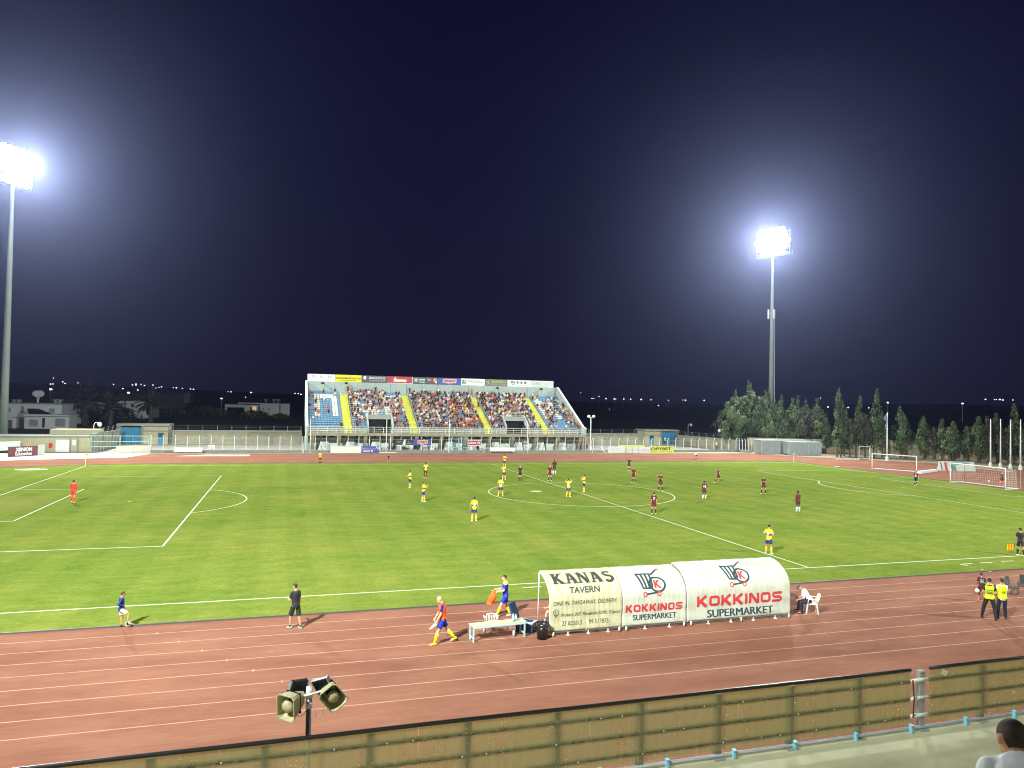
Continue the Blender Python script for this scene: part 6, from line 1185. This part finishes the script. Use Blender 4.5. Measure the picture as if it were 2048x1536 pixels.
def horn(c, d, roll):
    F = frame_of(d, roll); h = MB()
    def ring(w, hh, y, ch): P = [(w-ch, hh), (w, hh-ch), (w, -hh+ch), (w-ch, -hh), (-w+ch, -hh), (-w, -hh+ch), (-w, hh-ch), (-w+ch, hh)]; return [Vector(c)+F @ Vector((x, y, z)) for x, z in P]
    rs = [ring(0.06, 0.06, -0.34, 0.02), ring(0.085, 0.10, -0.30, 0.025), ring(0.115, 0.15, -0.12, 0.035), ring(0.135, 0.178, 0, 0.04), ring(0.148, 0.192, 0.0, 0.045), ring(0.148, 0.192, 0.015, 0.045), ring(0.135, 0.178, 0.015, 0.04), ring(0.12, 0.16, -0.05, 0.035), ring(0.08, 0.10, -0.20, 0.02)]
    vs = [v for r in rs for v in r]; n = 8; m = len(rs); h.add(vs, [(i*n+j, i*n+(j+1) % n, (i+1)*n+(j+1) % n, (i+1)*n+j) for i in range(m-1) for j in range(n)]+[tuple(range(n))[::-1]]); o = h.build('horn', HB, t)
    k = MB(); k.lathe([(0.0, 0.012), (0.05, 0.008), (0.085, -0.012), (0.088, -0.05), (0.05, -0.12)], n=18, M=F @ Matrix.Rotation(R(-90), 3, 'X').to_3x3()); k.v = [tuple(Vector(p)+Vector(c)) for p in k.v]; k.build('reflex_cone', HB, o, smooth=True)
    k = MB(); k.add([Vector(c)+F @ Vector(p) for p in ((-0.12, -0.17, -0.155), (0.12, -0.17, -0.155), (0.12, -0.17, 0.155), (-0.12, -0.17, 0.155))], [(0, 1, 2, 3)]); k.build('throat', M['dark'], o)
    k = MB()
    for s in (-1, 1): k.box(Vector(c)+F @ Vector((s*0.045, -0.035, 0)), (0.008, 0.06, 0.14), M=F)
    k.build('fin', flat((0.10, 0.09, 0.05)), o)
    k = MB(); k.lathe([(0.0, -0.46), (0.055, -0.45), (0.06, -0.36), (0.05, -0.33)], n=14, M=F @ Matrix.Rotation(R(-90), 3, 'X').to_3x3()); k.v = [tuple(Vector(p)+Vector(c)) for p in k.v]; k.build('driver', HB, o, smooth=True)
def loc_at(px, py, y): p = aty(px, py, y); return (p.x-tp_.x, y-PY, p.z)
horn(loc_at(572, 1416, PY-0.18), (-0.62, -0.78, -0.16), 4); horn(loc_at(667, 1396, PY-0.12), (0.16, -0.93, -0.16), -38)
for cx, cyy, d, roll, py_ in ((595, 1375, (-0.35, 0.9, 0.35), -6, PY+0.05), (647, 1371, (0.45, 0.9, 0.35), 22, PY+0.08)):
    c = Vector(loc_at(cx, cyy, py_)); F = frame_of(d, roll); k = MB(); k.box(c, (0.24, 0.05, 0.24), M=F)
    for i in range(9): k.box(c+F @ Vector((-0.1+i*0.025, -0.04, 0)), (0.006, 0.035, 0.2), M=F)
    o = k.build('lamp_body', mat('lamp_black', (0.02, 0.025, 0.028), 0.45, var=0.2, scale=6), t); k = MB()
    for s in (-1, 1): k.box(c+F @ Vector((s*0.125, -0.0, 0)), (0.012, 0.07, 0.25), M=F)
    k.build('bezel', M['steel'], o); k = MB(); k.box(c+F @ Vector((0, -0.08, -0.12)), (0.05, 0.03, 0.14), M=F); k.build('bracket', M['whitem'], t)
for pts, m in ((((590, 1420), (598, 1434), (608, 1428), (614, 1418)), flat((0.25, 0.1, 0.06))), (((628, 1419), (634, 1434), (642, 1430), (650, 1408)), flat((0.5, 0.35, 0.25)))):
    mb = MB(); mb.tube([loc_at(x, y, PY-0.06) for x, y in pts], 0.005, 5); mb.build('cable', m, t)
# ---------------------------------------------------------------- people near the camera
AK = (-24, 30, 98, -46)       # hand on hip
def VA(px): return YAW+math.atan((px-1024)/FPX)
def P(px, py): p = ground(px, py); return (p.x, p.y, 0.03 if abs(p.y) < 36 and p.x < 52.6 else 0.0)
p = person('boy in a blue long-sleeved shirt and pale shorts resting a foot on a ball', P(241, 1256), R(-82), Fig(1.40, 2, (52, 4, 58), (4, 5, 4), (-28, 30, 95, -30), (8, 8, 15, 4), (15, 8)), 'blue', 'cream', 'black-', 'black', 'm', 'short', 'brown', vox=0.009, sleeves=1.9, eyes=True)
bp_ = ground(255, 1253.5); ball((bp_.x+0.03, bp_.y-0.02, 0), 'yellow and white match ball under the foot of the boy in blue', 0.11)
person('coach in black shirt and shorts with pale green shoes walking on the track', P(590, 1257), R(32), Fig(1.76, 3, (-8, 4, 6), (20, 4, 22), (4, 8, 12, 4), (10, 12, 88, -18), (20, 4)), 'black', 'black', 'black-', 'teal', 'm', 'crop', 'black', vox=0.009, shortlen=0.92, eyes=True)
bald = person('bald player in an orange bib walking left with a pair of shoes in hand', P(884, 1287), R(82), Fig(1.82, 4, (-24, 3, 18), (22, 3, 6), (20, 4, 12, 2), (14, 8, 20, 4), (0, 22), footR=22), 'blue', 'royal', 'sock', 'sock', 'l', None, vox=0.009, vest='orange', belly=0.0, eyes=True)
blu = person('player in blue kit and yellow socks walking left with an orange bib in hand', P(1010, 1233), R(82), Fig(1.78, 2, (-10, 3, 12), (27, 3, 4), (14, 8, 78, -8), (22, 10, 62, -8), (4, 6), footR=6), 'kitblue', 'royal', 'sock', 'white', 'l', 'short', 'black', vox=0.009, eyes=True)
def held(name, label, parent_obj, hand_world, mk, cat):
    t = thing(name, label, cat, hand_world); mk(t); return t
def wpt(pobj, v): 
    a = pobj.rotation_euler.z; return Vector((pobj.location.x+v.x*math.cos(a)-v.y*math.sin(a), pobj.location.y+v.x*math.sin(a)+v.y*math.cos(a), pobj.location.z+v.z))
F_ = Fig(1.82, 4, (-24, 3, 18), (22, 3, 6), (20, 4, 12, 2), (14, 8, 20, 4), (0, 22), footR=22); hw = wpt(bald, F_.arm[-1][2]+F_.arm[-1][3]*0.11)
t = thing('shoe_pair', 'pair of cream shoes hanging from the hand of the bald player', 'shoes', hw, R(82))
for s in (-0.04, 0.05):
    mb = MB(); Fm = Matrix.Rotation(R(-38), 3, 'X') @ Matrix.Rotation(R(s*200), 3, 'Z')
    prof = [(-0.02, 0.02, 0.02), (0.03, 0.035, 0.045), (0.12, 0.042, 0.045), (0.20, 0.045, 0.035), (0.27, 0.03, 0.022), (0.29, 0.01, 0.01)]; n = 10; vs = [Fm @ Vector((s+w*math.cos(2*math.pi*j/n), y, -0.03+h*math.sin(2*math.pi*j/n))) for y, w, h in prof for j in range(n)]
    mb.add(vs, [(i*n+j, i*n+(j+1) % n, (i+1)*n+(j+1) % n, (i+1)*n+j) for i in range(5) for j in range(n)]+[tuple(range(n))[::-1], tuple(50+j for j in range(n))]); mb.build('shoe', cl('cream'), t, smooth=True)
F_ = Fig(1.78, 2, (-10, 3, 12), (27, 3, 4), (14, 8, 78, -8), (22, 10, 62, -8), (4, 6), footR=6); hw = wpt(blu, F_.arm[-1][2]+F_.arm[-1][3]*0.08)
t = thing('bib', 'crumpled orange bib hanging from the hands of the player in blue', 'bib', hw, R(82)); mb = MB(); n = 14; vs = []
for i in range(10):
    z = 0.06-i*0.062
    for j in range(n): q = 2*math.pi*j/n; r = (0.05+0.09*min(1, i/4))*(1+0.28*math.sin(j*2.1+i*0.7)); vs.append((r*0.8*math.cos(q)+0.02*math.sin(i), 0.03+i*0.022+r*math.sin(q), z+0.012*math.sin(j*1.7)))
mb.add(vs, [(i*n+j, i*n+(j+1) % n, (i+1)*n+(j+1) % n, (i+1)*n+j) for i in range(9) for j in range(n)]+[tuple(range(n)), tuple(9*n+j for j in range(n))[::-1]]); mb.build('cloth', flat(s2l(250, 96, 20), 0.8), t, smooth=True)
person('man in a white shirt and black cap seated on a plastic chair by the shelters', (-6.06, -40.60, 0), R(62), Fig(1.74, 34, (84, 10, 78), (80, 8, 84), (35, 6, 70, -15), (40, 8, 60, -15), (0, 30), seat=0.45), 'white', 'navy', None, 'black', 'm', 'cap', 'greyd', vox=0.009, long=True, eyes=True, sleeves=1.0)
k99 = Fig(1.36, 2, (4, 5, 4), (8, 5, 14), (8, 14, 30, 4), (16, 12, 40, -10), (-8, 6))
person('boy in a maroon shirt numbered 99 holding a ball beside the stewards', P(1963, 1203), R(10)-VA(1963), k99, 'maroon', 'black', None, 'orange', 'm', 'short', 'brown', vox=0.009, number=[('99', 1.14, 1.33, 0.20), ('PLAYER', 1.35, 1.39, 0.22)], numc='teal')
bpv = ground(1955, 1192); ball((P(1963, 1203)[0]-0.33, P(1963, 1203)[1]-0.05, 0.45), 'pale yellow ball held low by the boy numbered 99', 0.095)
person('steward in a yellow-green vest marked 020 with feet wide apart', P(1979, 1238), R(-2)-VA(1979), Fig(1.80, 1, (-4, 12, 4), (6, 16, 4), (-22, 14, 70, -45), (-22, 14, 70, -45), (12, 8)), 'black', 'black', None, 'black', 'm', 'crop', 'black', vox=0.009, long=True, vest='hi', number=[('020', 1.12, 1.23, 0.22), ('STEWARD', 1.26, 1.30, 0.26)], numc='greyd')
person('steward in a yellow-green vest with a white side stripe, right of the other', P(2004, 1238), R(20)-VA(2004), Fig(1.76, 2, (2, 4, 4), (6, 6, 10), (10, 8, 60, -15), (12, 10, 70, -20), (20, 4)), 'white', 'navy', None, 'greyd', 'm', 'short', 'black', vox=0.009, long=True, vest='hi', number=[('12', 1.16, 1.24, 0.13)], numc='greyd')
lin = person('assistant referee in black on the touchline holding a small flag', P(2041, 1112.5), R(10)-VA(2041), Fig(1.75, 3, (-14, 4, 8), (16, 4, 18), (6, 10, 12, 4), (8, 16, 10, 8), (30, 4)), 'black', 'black', 'black', 'white', 'm', 'curly', 'black', vox=0.010, eyes=True)
F_ = Fig(1.75, 3, (-14, 4, 8), (16, 4, 18), (6, 10, 12, 4), (8, 16, 10, 8), (30, 4)); hw = wpt(lin, F_.arm[-1][2]+F_.arm[-1][3]*0.10); t = thing('signal_flag', 'yellow and orange signal flag in the hand of the assistant referee', 'flag', hw, R(10)-VA(2041))
mb = MB(); mb.tube([(0, 0, 0.08), (-0.05, 0.02, -0.5)], 0.012, 6); mb.build('stick', BLK, t); mb = MB(); n = 8; vs = []
for i in range(n):
    for j in range(6): vs.append((-0.06-0.34*j/5, 0.03*math.sin(j*1.9+i), -0.10-0.38*i/(n-1)-0.06*j/5))
mb.add(vs, [(i*6+j, i*6+j+1, i*6+j+7, i*6+j+6) for i in range(n-1) for j in range(5)]); mb.m = [(k // 5+k) % 2 for k in range(35)]; mb.build('cloth', [flat(s2l(250, 200, 10)), flat(s2l(250, 110, 10))], t)
person('player in an orange bib sitting half hidden in the yellowed shelter', (-17.55, -39.75, 0), R(30), Fig(1.78, 20, (84, 6, 78), (84, 6, 70), (30, 8, 60, -10), (30, 8, 60, -10), (0, 10), seat=0.44), 'orange', 'orange', None, 'pink', 'l', 'short', 'black', vox=0.012)
pp = aty(1178, 1139, -38.9); person('dark-haired person standing behind the yellowed shelter, only the head showing', (pp.x, -38.9, 0.0), R(0), Fig(pp.z/1.0, 0), 'navy', 'navy', 'blue', 'black', 'm', 'short', 'black', vox=0.014)
dy = 3.32; gx = aty(2019, 1438, CAM.y+dy); row = int((-59.9-(CAM.y+dy-0.25))/0.8); fz = FZ+0.42*(row+1)
gF = Fig(1.80, 60, (92, 16, 84), (112, 24, 112), (28, 16, 50, -20), (22, 30, 62, -4), (6, -26), seat=0.0, shrug=0.065)
topg = (gF.hc+gF.H @ Vector((0, -0.01, 0.118))); gz = gx.z-topg.z; gr = R(24)-VA(2020); tg2 = rzm(gr) @ topg
person('man in a white t-shirt with cropped black hair sitting in the row below', (gx.x-tg2.x, gx.y-tg2.y, gz), gr, gF, 'white', 'tan', None, 'white', 'm', 'crop', 'thin', vox=0.007, shortlen=0.95, eyes=True, sleeves=0.8)
t = thing('bench_block', 'concrete seat block under the man in the white t-shirt', 'seat', (gx.x-tg2.x, gx.y-tg2.y, gz), gr); mb = MB(); mb.box((0, -0.12, -0.20), (3.2, 0.5, 0.36)); mb.build('slab', MC, t); mb = MB(); mb.box((-1.2, -0.12, -0.9), (0.2, 0.4, 1.04)); mb.box((1.2, -0.12, -0.9), (0.2, 0.4, 1.04)); mb.build('support', MC, t)
# ---------------------------------------------------------------- players on the pitch
FOLD = (22, 10, 96, -58)
ST = dict(legR=(3, 5, 3), legL=(-2, 6, 4))
PL = [  # px, py, face, shirt, pose, skin, number, label
 (819.7, 976.5, 60, 'y', dict(armR=FOLD, armL=FOLD, **ST), 'm', None, 'player in yellow shirt with folded arms, leftmost of the yellow team'),
 (851, 956.3, 10, 'y', dict(armR=AK, armL=(4, 8, 10, 4), **ST), 'd', '8', 'player in yellow shirt and maroon-brown tights far up the pitch at left'),
 (846.6, 1004, -65, 'y', dict(armR=(40, 16, 110, -30), armL=(40, 16, 110, -30), **ST), 'm', None, 'player in yellow shirt with hands raised to the chin, below the folded-arm one'),
 (948, 1043, 5, 'y', dict(armR=(4, 16, 14, 10), armL=(4, 18, 14, 12), legR=(6, 5, 6), legL=(-4, 6, 6)), 'm', '5', 'player in yellow shirt seen from behind, nearest of the yellow team in midfield'),
 (1008.8, 934.8, 30, 'y', dict(armR=AK, armL=(4, 8, 10, 4), **ST), 'm', None, 'player in yellow shirt at the far touchline on the halfway line'),
 (1007.7, 960, -20, 'y', dict(armR=(20, 10, 60, -20), armL=AK, **ST), 'm', '4', 'player in yellow shirt standing just behind the bent one'),
 (1001, 993.3, 5, 'y', dict(lean=12, armR=(10, 24, 30, 0), armL=(10, 24, 30, 0), legR=(10, 10, 8), legL=(6, 10, 8)), 'm', '14', 'player in yellow shirt leaning forward on the left edge of the centre circle'),
 (1136.6, 994.3, -5, 'y', dict(armR=(105, 38, 125, -30), armL=(105, 38, 125, -30), **ST), 'm', '1', 'player in yellow shirt with both hands on the head in the centre circle'),
 (1167.7, 984.6, 70, 'y', dict(armR=(30, 8, 115, -25), armL=(30, 8, 115, -25), **ST), 'm', None, 'player in yellow shirt facing left on the halfway line'),
 (1537.5, 1109, -25, 'y', dict(armR=AK, armL=AK, **ST), 'm', '9', 'player in yellow shirt with hands on hips near the near touchline'),
 (1258, 942.3, 20, 'm', dict(armR=(4, 8, 10, 4), armL=AK, **ST), 'l', None, 'player in maroon farthest up the pitch'),
 (1267, 965.8, 160, 'm', dict(armR=AK, armL=(4, 8, 10, 4), **ST), 'm', None, 'player in maroon facing us with one hand on the hip'),
 (1321, 982, 165, 'm', dict(armR=FOLD, armL=FOLD, legR=(4, 8, 3), legL=(-2, 9, 4)), 'm', None, 'player in maroon facing us on the right edge of the centre circle'),
 (1307.4, 1029, 5, 'm', dict(armR=(4, 10, 10, 4), armL=(4, 8, 16, 4), **ST), 'm', '7', 'player in maroon seen from behind, nearest of the maroon team'),
 (1408.4, 999, 20, 'm', dict(armR=AK, armL=(4, 8, 10, 4), **ST), 'd', '18', 'player in maroon with red boots right of the centre circle'),
 (1436.5, 965.8, 75, 'm', dict(armR=(14, 10, 30, 0), armL=(20, 10, 60, -10), legR=(-28, 3, 12), legL=(28, 3, 6)), 'm', '22', 'player in maroon striding left'),
 (1527, 988, 170, 'm', dict(armR=(4, 8, 14, 0), armL=FOLD, legR=(4, 9, 3), legL=(-2, 9, 4)), 'm', None, 'player in maroon facing us with feet apart in the right half'),
 (1596, 1024, 30, 'm', dict(armR=(4, 5, 10, 0), armL=(4, 5, 10, 0), **ST), 'd', None, 'player in maroon with pale blue boots, rightmost of the team'),
 (1099.4, 962.3, 175, 'm', dict(armR=(4, 8, 10, 0), armL=(4, 8, 10, 0), **ST), 'l', None, 'player in maroon facing us, left of a pair near the halfway line'),
 (1108.6, 948.6, 10, 'm', dict(armR=AK, armL=AK, **ST), 'd', None, 'player in maroon right of and behind the pair near the halfway line'),
 (1040, 961.5, 15, 'k', dict(armR=(6, 10, 16, 4), armL=(20, 8, 110, -20), legR=(8, 6, 4), legL=(-8, 5, 4)), 'l', None, 'referee in black near the top of the centre circle'),
 (145.6, 1005.6, -20, 'r', dict(armR=(6, 10, 16, 4), armL=(30, 8, 50, -20), legR=(-10, 4, 4), legL=(14, 4, 10)), 'm', None, 'goalkeeper in red walking near the left goal area'),
 (1832, 972.5, -15, 'g', dict(armR=(6, 14, 16, 4), armL=(6, 14, 16, 4), legR=(-4, 4, 50), legL=(4, 4, 4)), 'l', '1', 'goalkeeper in black before the right goal'),
]
rn = random.Random(11)
for px, py, fa, kd, ps, sk, num, lab in PL:
    h = rn.uniform(1.76, 1.86) if kd != 'r' else 1.85; F = Fig(h, ps.pop('lean', 1), head=(rn.uniform(-20, 20), rn.uniform(0, 10)), **ps)
    kit = dict(y=('yshirt', 'blue', 'yellow', 'white'), m=('maroon', 'maroon', 'navy' if sk != 'd' else 'white', 'cream' if sk != 'd' else 'teal'), k=('black', 'black', 'black', 'black'), r=('red', 'red', 'red', 'sock'), g=('black', 'black', 'black', 'white'))[kd]
    if 'red boots' in lab: kit = kit[:3]+('red',)
    if 'brown tights' in lab: kit = kit[:1]+('maroon', 'maroon', 'white')
    person(lab, P(px, py), R(fa)-VA(px), F, *kit, sk, 'curly' if sk == 'd' else 'short', 'fair' if lab.startswith('referee') else 'black', vox=0.014, number=[(num, 1.14, 1.34, 0.15 if len(num) == 1 else 0.24)] if num else None, group='players on the pitch', sleeves=0.7 if kd != 'r' else 1.8)
person('official in a yellow top by the far touchline before the stand', P(640, 928.3), R(150), Fig(1.72, 2, armR=FOLD, armL=FOLD), 'yellow', 'black', 'black', 'black', 'm', 'short', 'black', vox=0.016)
person('ball boy in blue crouching by the far touchline', P(778, 922.5), R(160), Fig(1.5, 30, (95, 10, 120), (85, 10, 125), (50, 8, 50, -10), (50, 8, 50, -10), (0, -20)), 'blue', 'navy', None, 'white', 'm', 'short', 'black', vox=0.016)
person('person in a white top bending down on the far track', P(1393, 918.8), R(100), Fig(1.62, 82, (14, 6, 10), (-6, 6, 6), (70, 8, 20, 0), (75, 8, 20, 0), (0, -20)), 'white', 'black', None, 'black', 'm', 'short', 'black', vox=0.016)
person('substitute goalkeeper in red stooping behind the right goal net', P(2003.5, 971), R(-60), Fig(1.75, 30, (20, 6, 20), (-8, 6, 10), (45, 10, 40, -10), (45, 10, 40, -10), (0, 10)), 'maroon', 'maroon', 'red', 'white', 'l', 'short', 'fair', vox=0.016)
person('steward in an orange vest at the right end of the stand fence', P(1174, 899.5), R(170), Fig(1.75, 0), 'orange', 'black', None, 'black', 'm', 'short', 'black', vox=0.018, long=True)
person('steward in a yellow vest before the right blue gate', P(1330, 889.5), R(180), Fig(1.8, 0, armR=FOLD, armL=FOLD), 'hi', 'navy', None, 'black', 'm', 'short', 'black', vox=0.018, long=True)
person('steward in a yellow vest by the perimeter wall left of the conifers', P(1433, 899.5), R(180), Fig(1.8, 0), 'hi', 'greyd', None, 'black', 'm', 'short', 'black', vox=0.018, long=True)
for q, (px, py) in enumerate(((628, 905.5), (1003, 908), (505, 912.5))): pass
# ---------------------------------------------------------------- spectators
def spectator(name, F, vox=0.03):
    me = remesh(F.body(fingers=False), vox, 1, name); Pm = F.prims(); mb = MB(); F.torso(mb, 0.03, 0.84, 1.49); me2 = None
    v = np.empty(len(me.vertices)*3, np.float32); me.vertices.foreach_get('co', v); v = v.reshape(-1, 3); n = len(me.polygons); c = np.array([p.center for p in me.polygons]); best = np.full(n, 1e9); lab = np.zeros(n, int)
    for a, b2, r, l in Pm:
        a = np.array(a); d = np.array(b2)-a; t = np.clip(((c-a)@d)/(d@d+1e-9), 0, 1); q = np.linalg.norm(c-a-t[:, None]*d, axis=1)-r; k = q < best; best[k] = q[k]; lab[k] = l
    me.polygons.foreach_set('material_index', [int(x) for x in lab]); return me, v, lab
SP = [spectator('body', Fig(1.72, 8, (86, 8, 84), (86, 8, 84), (30, 8, 70, -15), (30, 8, 70, -15), (0, 5), seat=0.40)),
      spectator('body', Fig(1.70, 26, (86, 12, 80), (86, 12, 86), (45, 8, 60, -10), (50, 8, 55, -10), (20, 10), seat=0.40)),
      spectator('body', Fig(1.74, 2, (84, 14, 84), (88, 6, 84), (20, 20, 100, -50), (24, 18, 95, -50), (-25, 0), seat=0.40)),
      spectator('body', Fig(1.62, 14, (86, 5, 84), (86, 5, 80), (60, 10, 100, -20), (20, 10, 60, -10), (30, 5), seat=0.40)),
      spectator('body', Fig(1.75, 0, (3, 4, 3), (0, 5, 3), (5, 8, 12, 2), (-22, 42, 100, -52)))]
SHC = [('orange', s2l(196, 82, 48), 9), ('black', (0.014, 0.014, 0.018), 38), ('white', (0.60, 0.61, 0.62), 18), ('dark red', s2l(130, 36, 42), 6), ('grey', s2l(110, 112, 116), 8), ('navy', s2l(34, 42, 84), 9), ('tan', s2l(176, 140, 104), 4), ('yellow', s2l(226, 186, 40), 2), ('teal', s2l(50, 120, 130), 2), ('pink', s2l(200, 120, 118), 2)]
SHM = [flat(c, 0.8) for _, c, _ in SHC]; PTM = [flat((0.015, 0.016, 0.02), 0.8), flat(s2l(50, 60, 90), 0.8), flat(s2l(150, 140, 120), 0.8), flat((0.04, 0.04, 0.045), 0.8)]; HRM = [HAIR['black'], HAIR['brown'], HAIR['black'], HAIR['grey']]; SKM = [_sk['l'], _sk['m'], _sk['m'], _sk['m']]; SHOE = [flat((0.5, 0.5, 0.5)), flat((0.03, 0.03, 0.03))]
for me, v, lab in SP:
    for m in (SKM[1], SHM[0], PTM[0], SHOE[0], HRM[0]): me.materials.append(m)
rc = random.Random(21); wts = [w for _, _, w in SHC]
def occ(x, k, si):
    if si == 0: return 0.10
    if si == 1: return (0.55 if k >= 8 else (0.55 if x > -10 else 0.30)) if not (k >= 15 and x > -12) else 0.3
    if si == 2: return 0.80
    if si == 3: return 0.80 if (k >= 6 or x < 9) else 0.55
    return 0.50 if (k < 12 and (x > 21 or x < 20.4)) else 0.28
ORD = ['first', 'second', 'third', 'fourth', 'fifth', 'sixth', 'seventh', 'eighth', 'ninth', 'tenth']; SN = ['left of first yellow stair', 'between first and second yellow stairs', 'between second and third yellow stairs', 'between third and fourth yellow stairs', 'right of fourth yellow stair']
crowd_v = []; crowd_f = []; crowd_m = []; nv = 0; cnt = 0; CM = []; cmi = {}
def cslot(m):
    if m.name not in cmi: cmi[m.name] = len(CM); CM.append(m)
    return cmi[m.name]
lite = []
for F in (Fig(1.72, 8, (86, 8, 84), (86, 8, 84), (30, 8, 70, -15), (30, 8, 70, -15), (0, 5), seat=0.40), Fig(1.70, 26, (86, 12, 80), (86, 12, 86), (45, 8, 60, -10), (50, 8, 55, -10), (20, 10), seat=0.40), Fig(1.74, 2, (84, 14, 84), (88, 6, 84), (20, 20, 100, -50), (24, 18, 95, -50), (-25, 0), seat=0.40)):
    me, v, lab = spectator('tmpc', F, 0.05); f = [tuple(p.vertices) for p in me.polygons]; lite.append((v, f, lab)); bpy.data.meshes.remove(me)
used = set()
for x, k, si, w in SEATS:
    if rc.random() > occ(x, k, si)*(0.80+0.42*math.sin(x*1.7+k*0.9)*math.sin(k*1.3-x*0.6)+0.1): continue
    ci = rc.choices(range(len(SHC)), wts)[0]; pose = rc.choices((0, 1, 2, 3), (4, 4, 2, 2))[0]; yaw = math.pi+rc.uniform(-.35, .35); py = ry_(k)+0.26; pz = rz_(k)
    if cnt < 300:
        me = SP[pose][0]; ob = bpy.data.objects.new('person', me); COL.objects.link(ob); ob.location = (x+rc.uniform(-.04, .04), py, pz); ob.rotation_euler = (0, 0, yaw); s = rc.uniform(0.92, 1.04); ob.scale = (s, s, s)
        lab = f'spectator in {SHC[ci][0]} top, {ORD[k] if k < 10 else "upper"} row, {SN[si]}'
        tag(ob, lab, 'person', 'spectators seated in the front rows of the stand'); cnt += 1
        for sl, m in zip(ob.material_slots, (rc.choice(SKM), SHM[ci], rc.choice(PTM), rc.choice(SHOE), rc.choice(HRM))): sl.link = 'OBJECT'; sl.material = m
    else:
        v, f, lab = lite[pose % 3]; c, s = math.cos(yaw), math.sin(yaw); V = np.stack([v[:, 0]*c-v[:, 1]*s+x, v[:, 0]*s+v[:, 1]*c+py, v[:, 2]+pz], 1); crowd_v.append(V); crowd_f += [tuple(i+nv for i in q) for q in f]; nv += len(v)
        ms = [cslot(m) for m in (rc.choice(SKM), SHM[ci], rc.choice(PTM), rc.choice(SHOE), rc.choice(HRM))]; crowd_m += [ms[l] for l in lab]
_g = {}
for ob in COL.objects:
    if ob.get('group') == 'spectators seated in the front rows of the stand': _g.setdefault(ob['label'], []).append(ob)
for lb, obs in _g.items():
    if len(obs) > 1:
        for i, ob in enumerate(sorted(obs, key=lambda q: q.location.x)): ob['label'] = lb+', '+(ORDN[i]+' from left' if i else 'leftmost')
me = bpy.data.meshes.new('crowd'); me.from_pydata([tuple(p) for p in np.concatenate(crowd_v)], [], crowd_f)
for m in CM: me.materials.append(m)
me.polygons.foreach_set('material_index', crowd_m); me.update(); ob = bpy.data.objects.new('crowd', me); COL.objects.link(ob); tag(ob, kind='stuff', label='crowd filling the upper rows of the far stand', cat='crowd')
# people standing in the stand
for px, pz_, k, col, lab in ((702, 10.0, 17, 9, 'spectator in a pink shirt standing on the top row under the yellow board'), (695, 10.0, 17, 1, 'spectator in black standing on the top row left of the one in pink'), (751, 10.0, 17, 1, 'camera operator in black standing on the top row under the grey board'), (819, 10.0, 17, 1, 'spectator in black standing at the top of the second yellow stair'), (877, 10.0, 17, 2, 'spectator in white standing on the top row under the blue board'), (943, 10.0, 17, 0, 'steward in orange standing on the top row at the third yellow stair'), (697, 8.6, 14, 0, 'steward in orange standing on the upper part of the first yellow stair'), (957, 7.5, 10, 1, 'spectator in black walking up the third yellow stair'), (1000, 6.6, 7, 7, 'spectator in yellow standing left of the right tunnel'), (1146, 6.0, 5, 0, 'spectator in orange leaning on the right side wall of the stand'), (764, 8.0, 12, 7, 'spectator in yellow standing between the first and second stairs'), (1049, 9.6, 16, 3, 'spectator in dark red standing at the top of the fourth yellow stair')):
    y = ry_(k)+0.3; p = aty(px, 790, y); ob = bpy.data.objects.new('person', SP[4][0]); COL.objects.link(ob); ob.location = (p.x, y, rz_(k)); ob.rotation_euler = (0, 0, math.pi+rc.uniform(-.6, .6)); tag(ob, lab, 'person', 'people standing in the stand')
    for sl, m in zip(ob.material_slots, (rc.choice(SKM), SHM[col], PTM[0], SHOE[0], HRM[0])): sl.link = 'OBJECT'; sl.material = m
# ---------------------------------------------------------------- haze: night air, added also to imitate lens bloom round the floodlights
HZ = mat('haze', (1, 1, 1)); t = HZ.node_tree; t.nodes.clear()
o = t.nodes.new('ShaderNodeOutputMaterial'); v = t.nodes.new('ShaderNodeVolumePrincipled'); t.links.new(v.outputs[0], o.inputs['Volume'])
v.inputs['Color'].default_value = (0.50, 0.56, 1.0, 1); v.inputs['Density'].default_value = 0.00016; v.inputs['Anisotropy'].default_value = 0.85
HZ.cycles.volume_sampling = 'EQUIANGULAR'
hb = MB(); hb.box2((-2600, -2600, -30), (2600, 2600, 62)); hb.build('haze', HZ, kind='stuff')
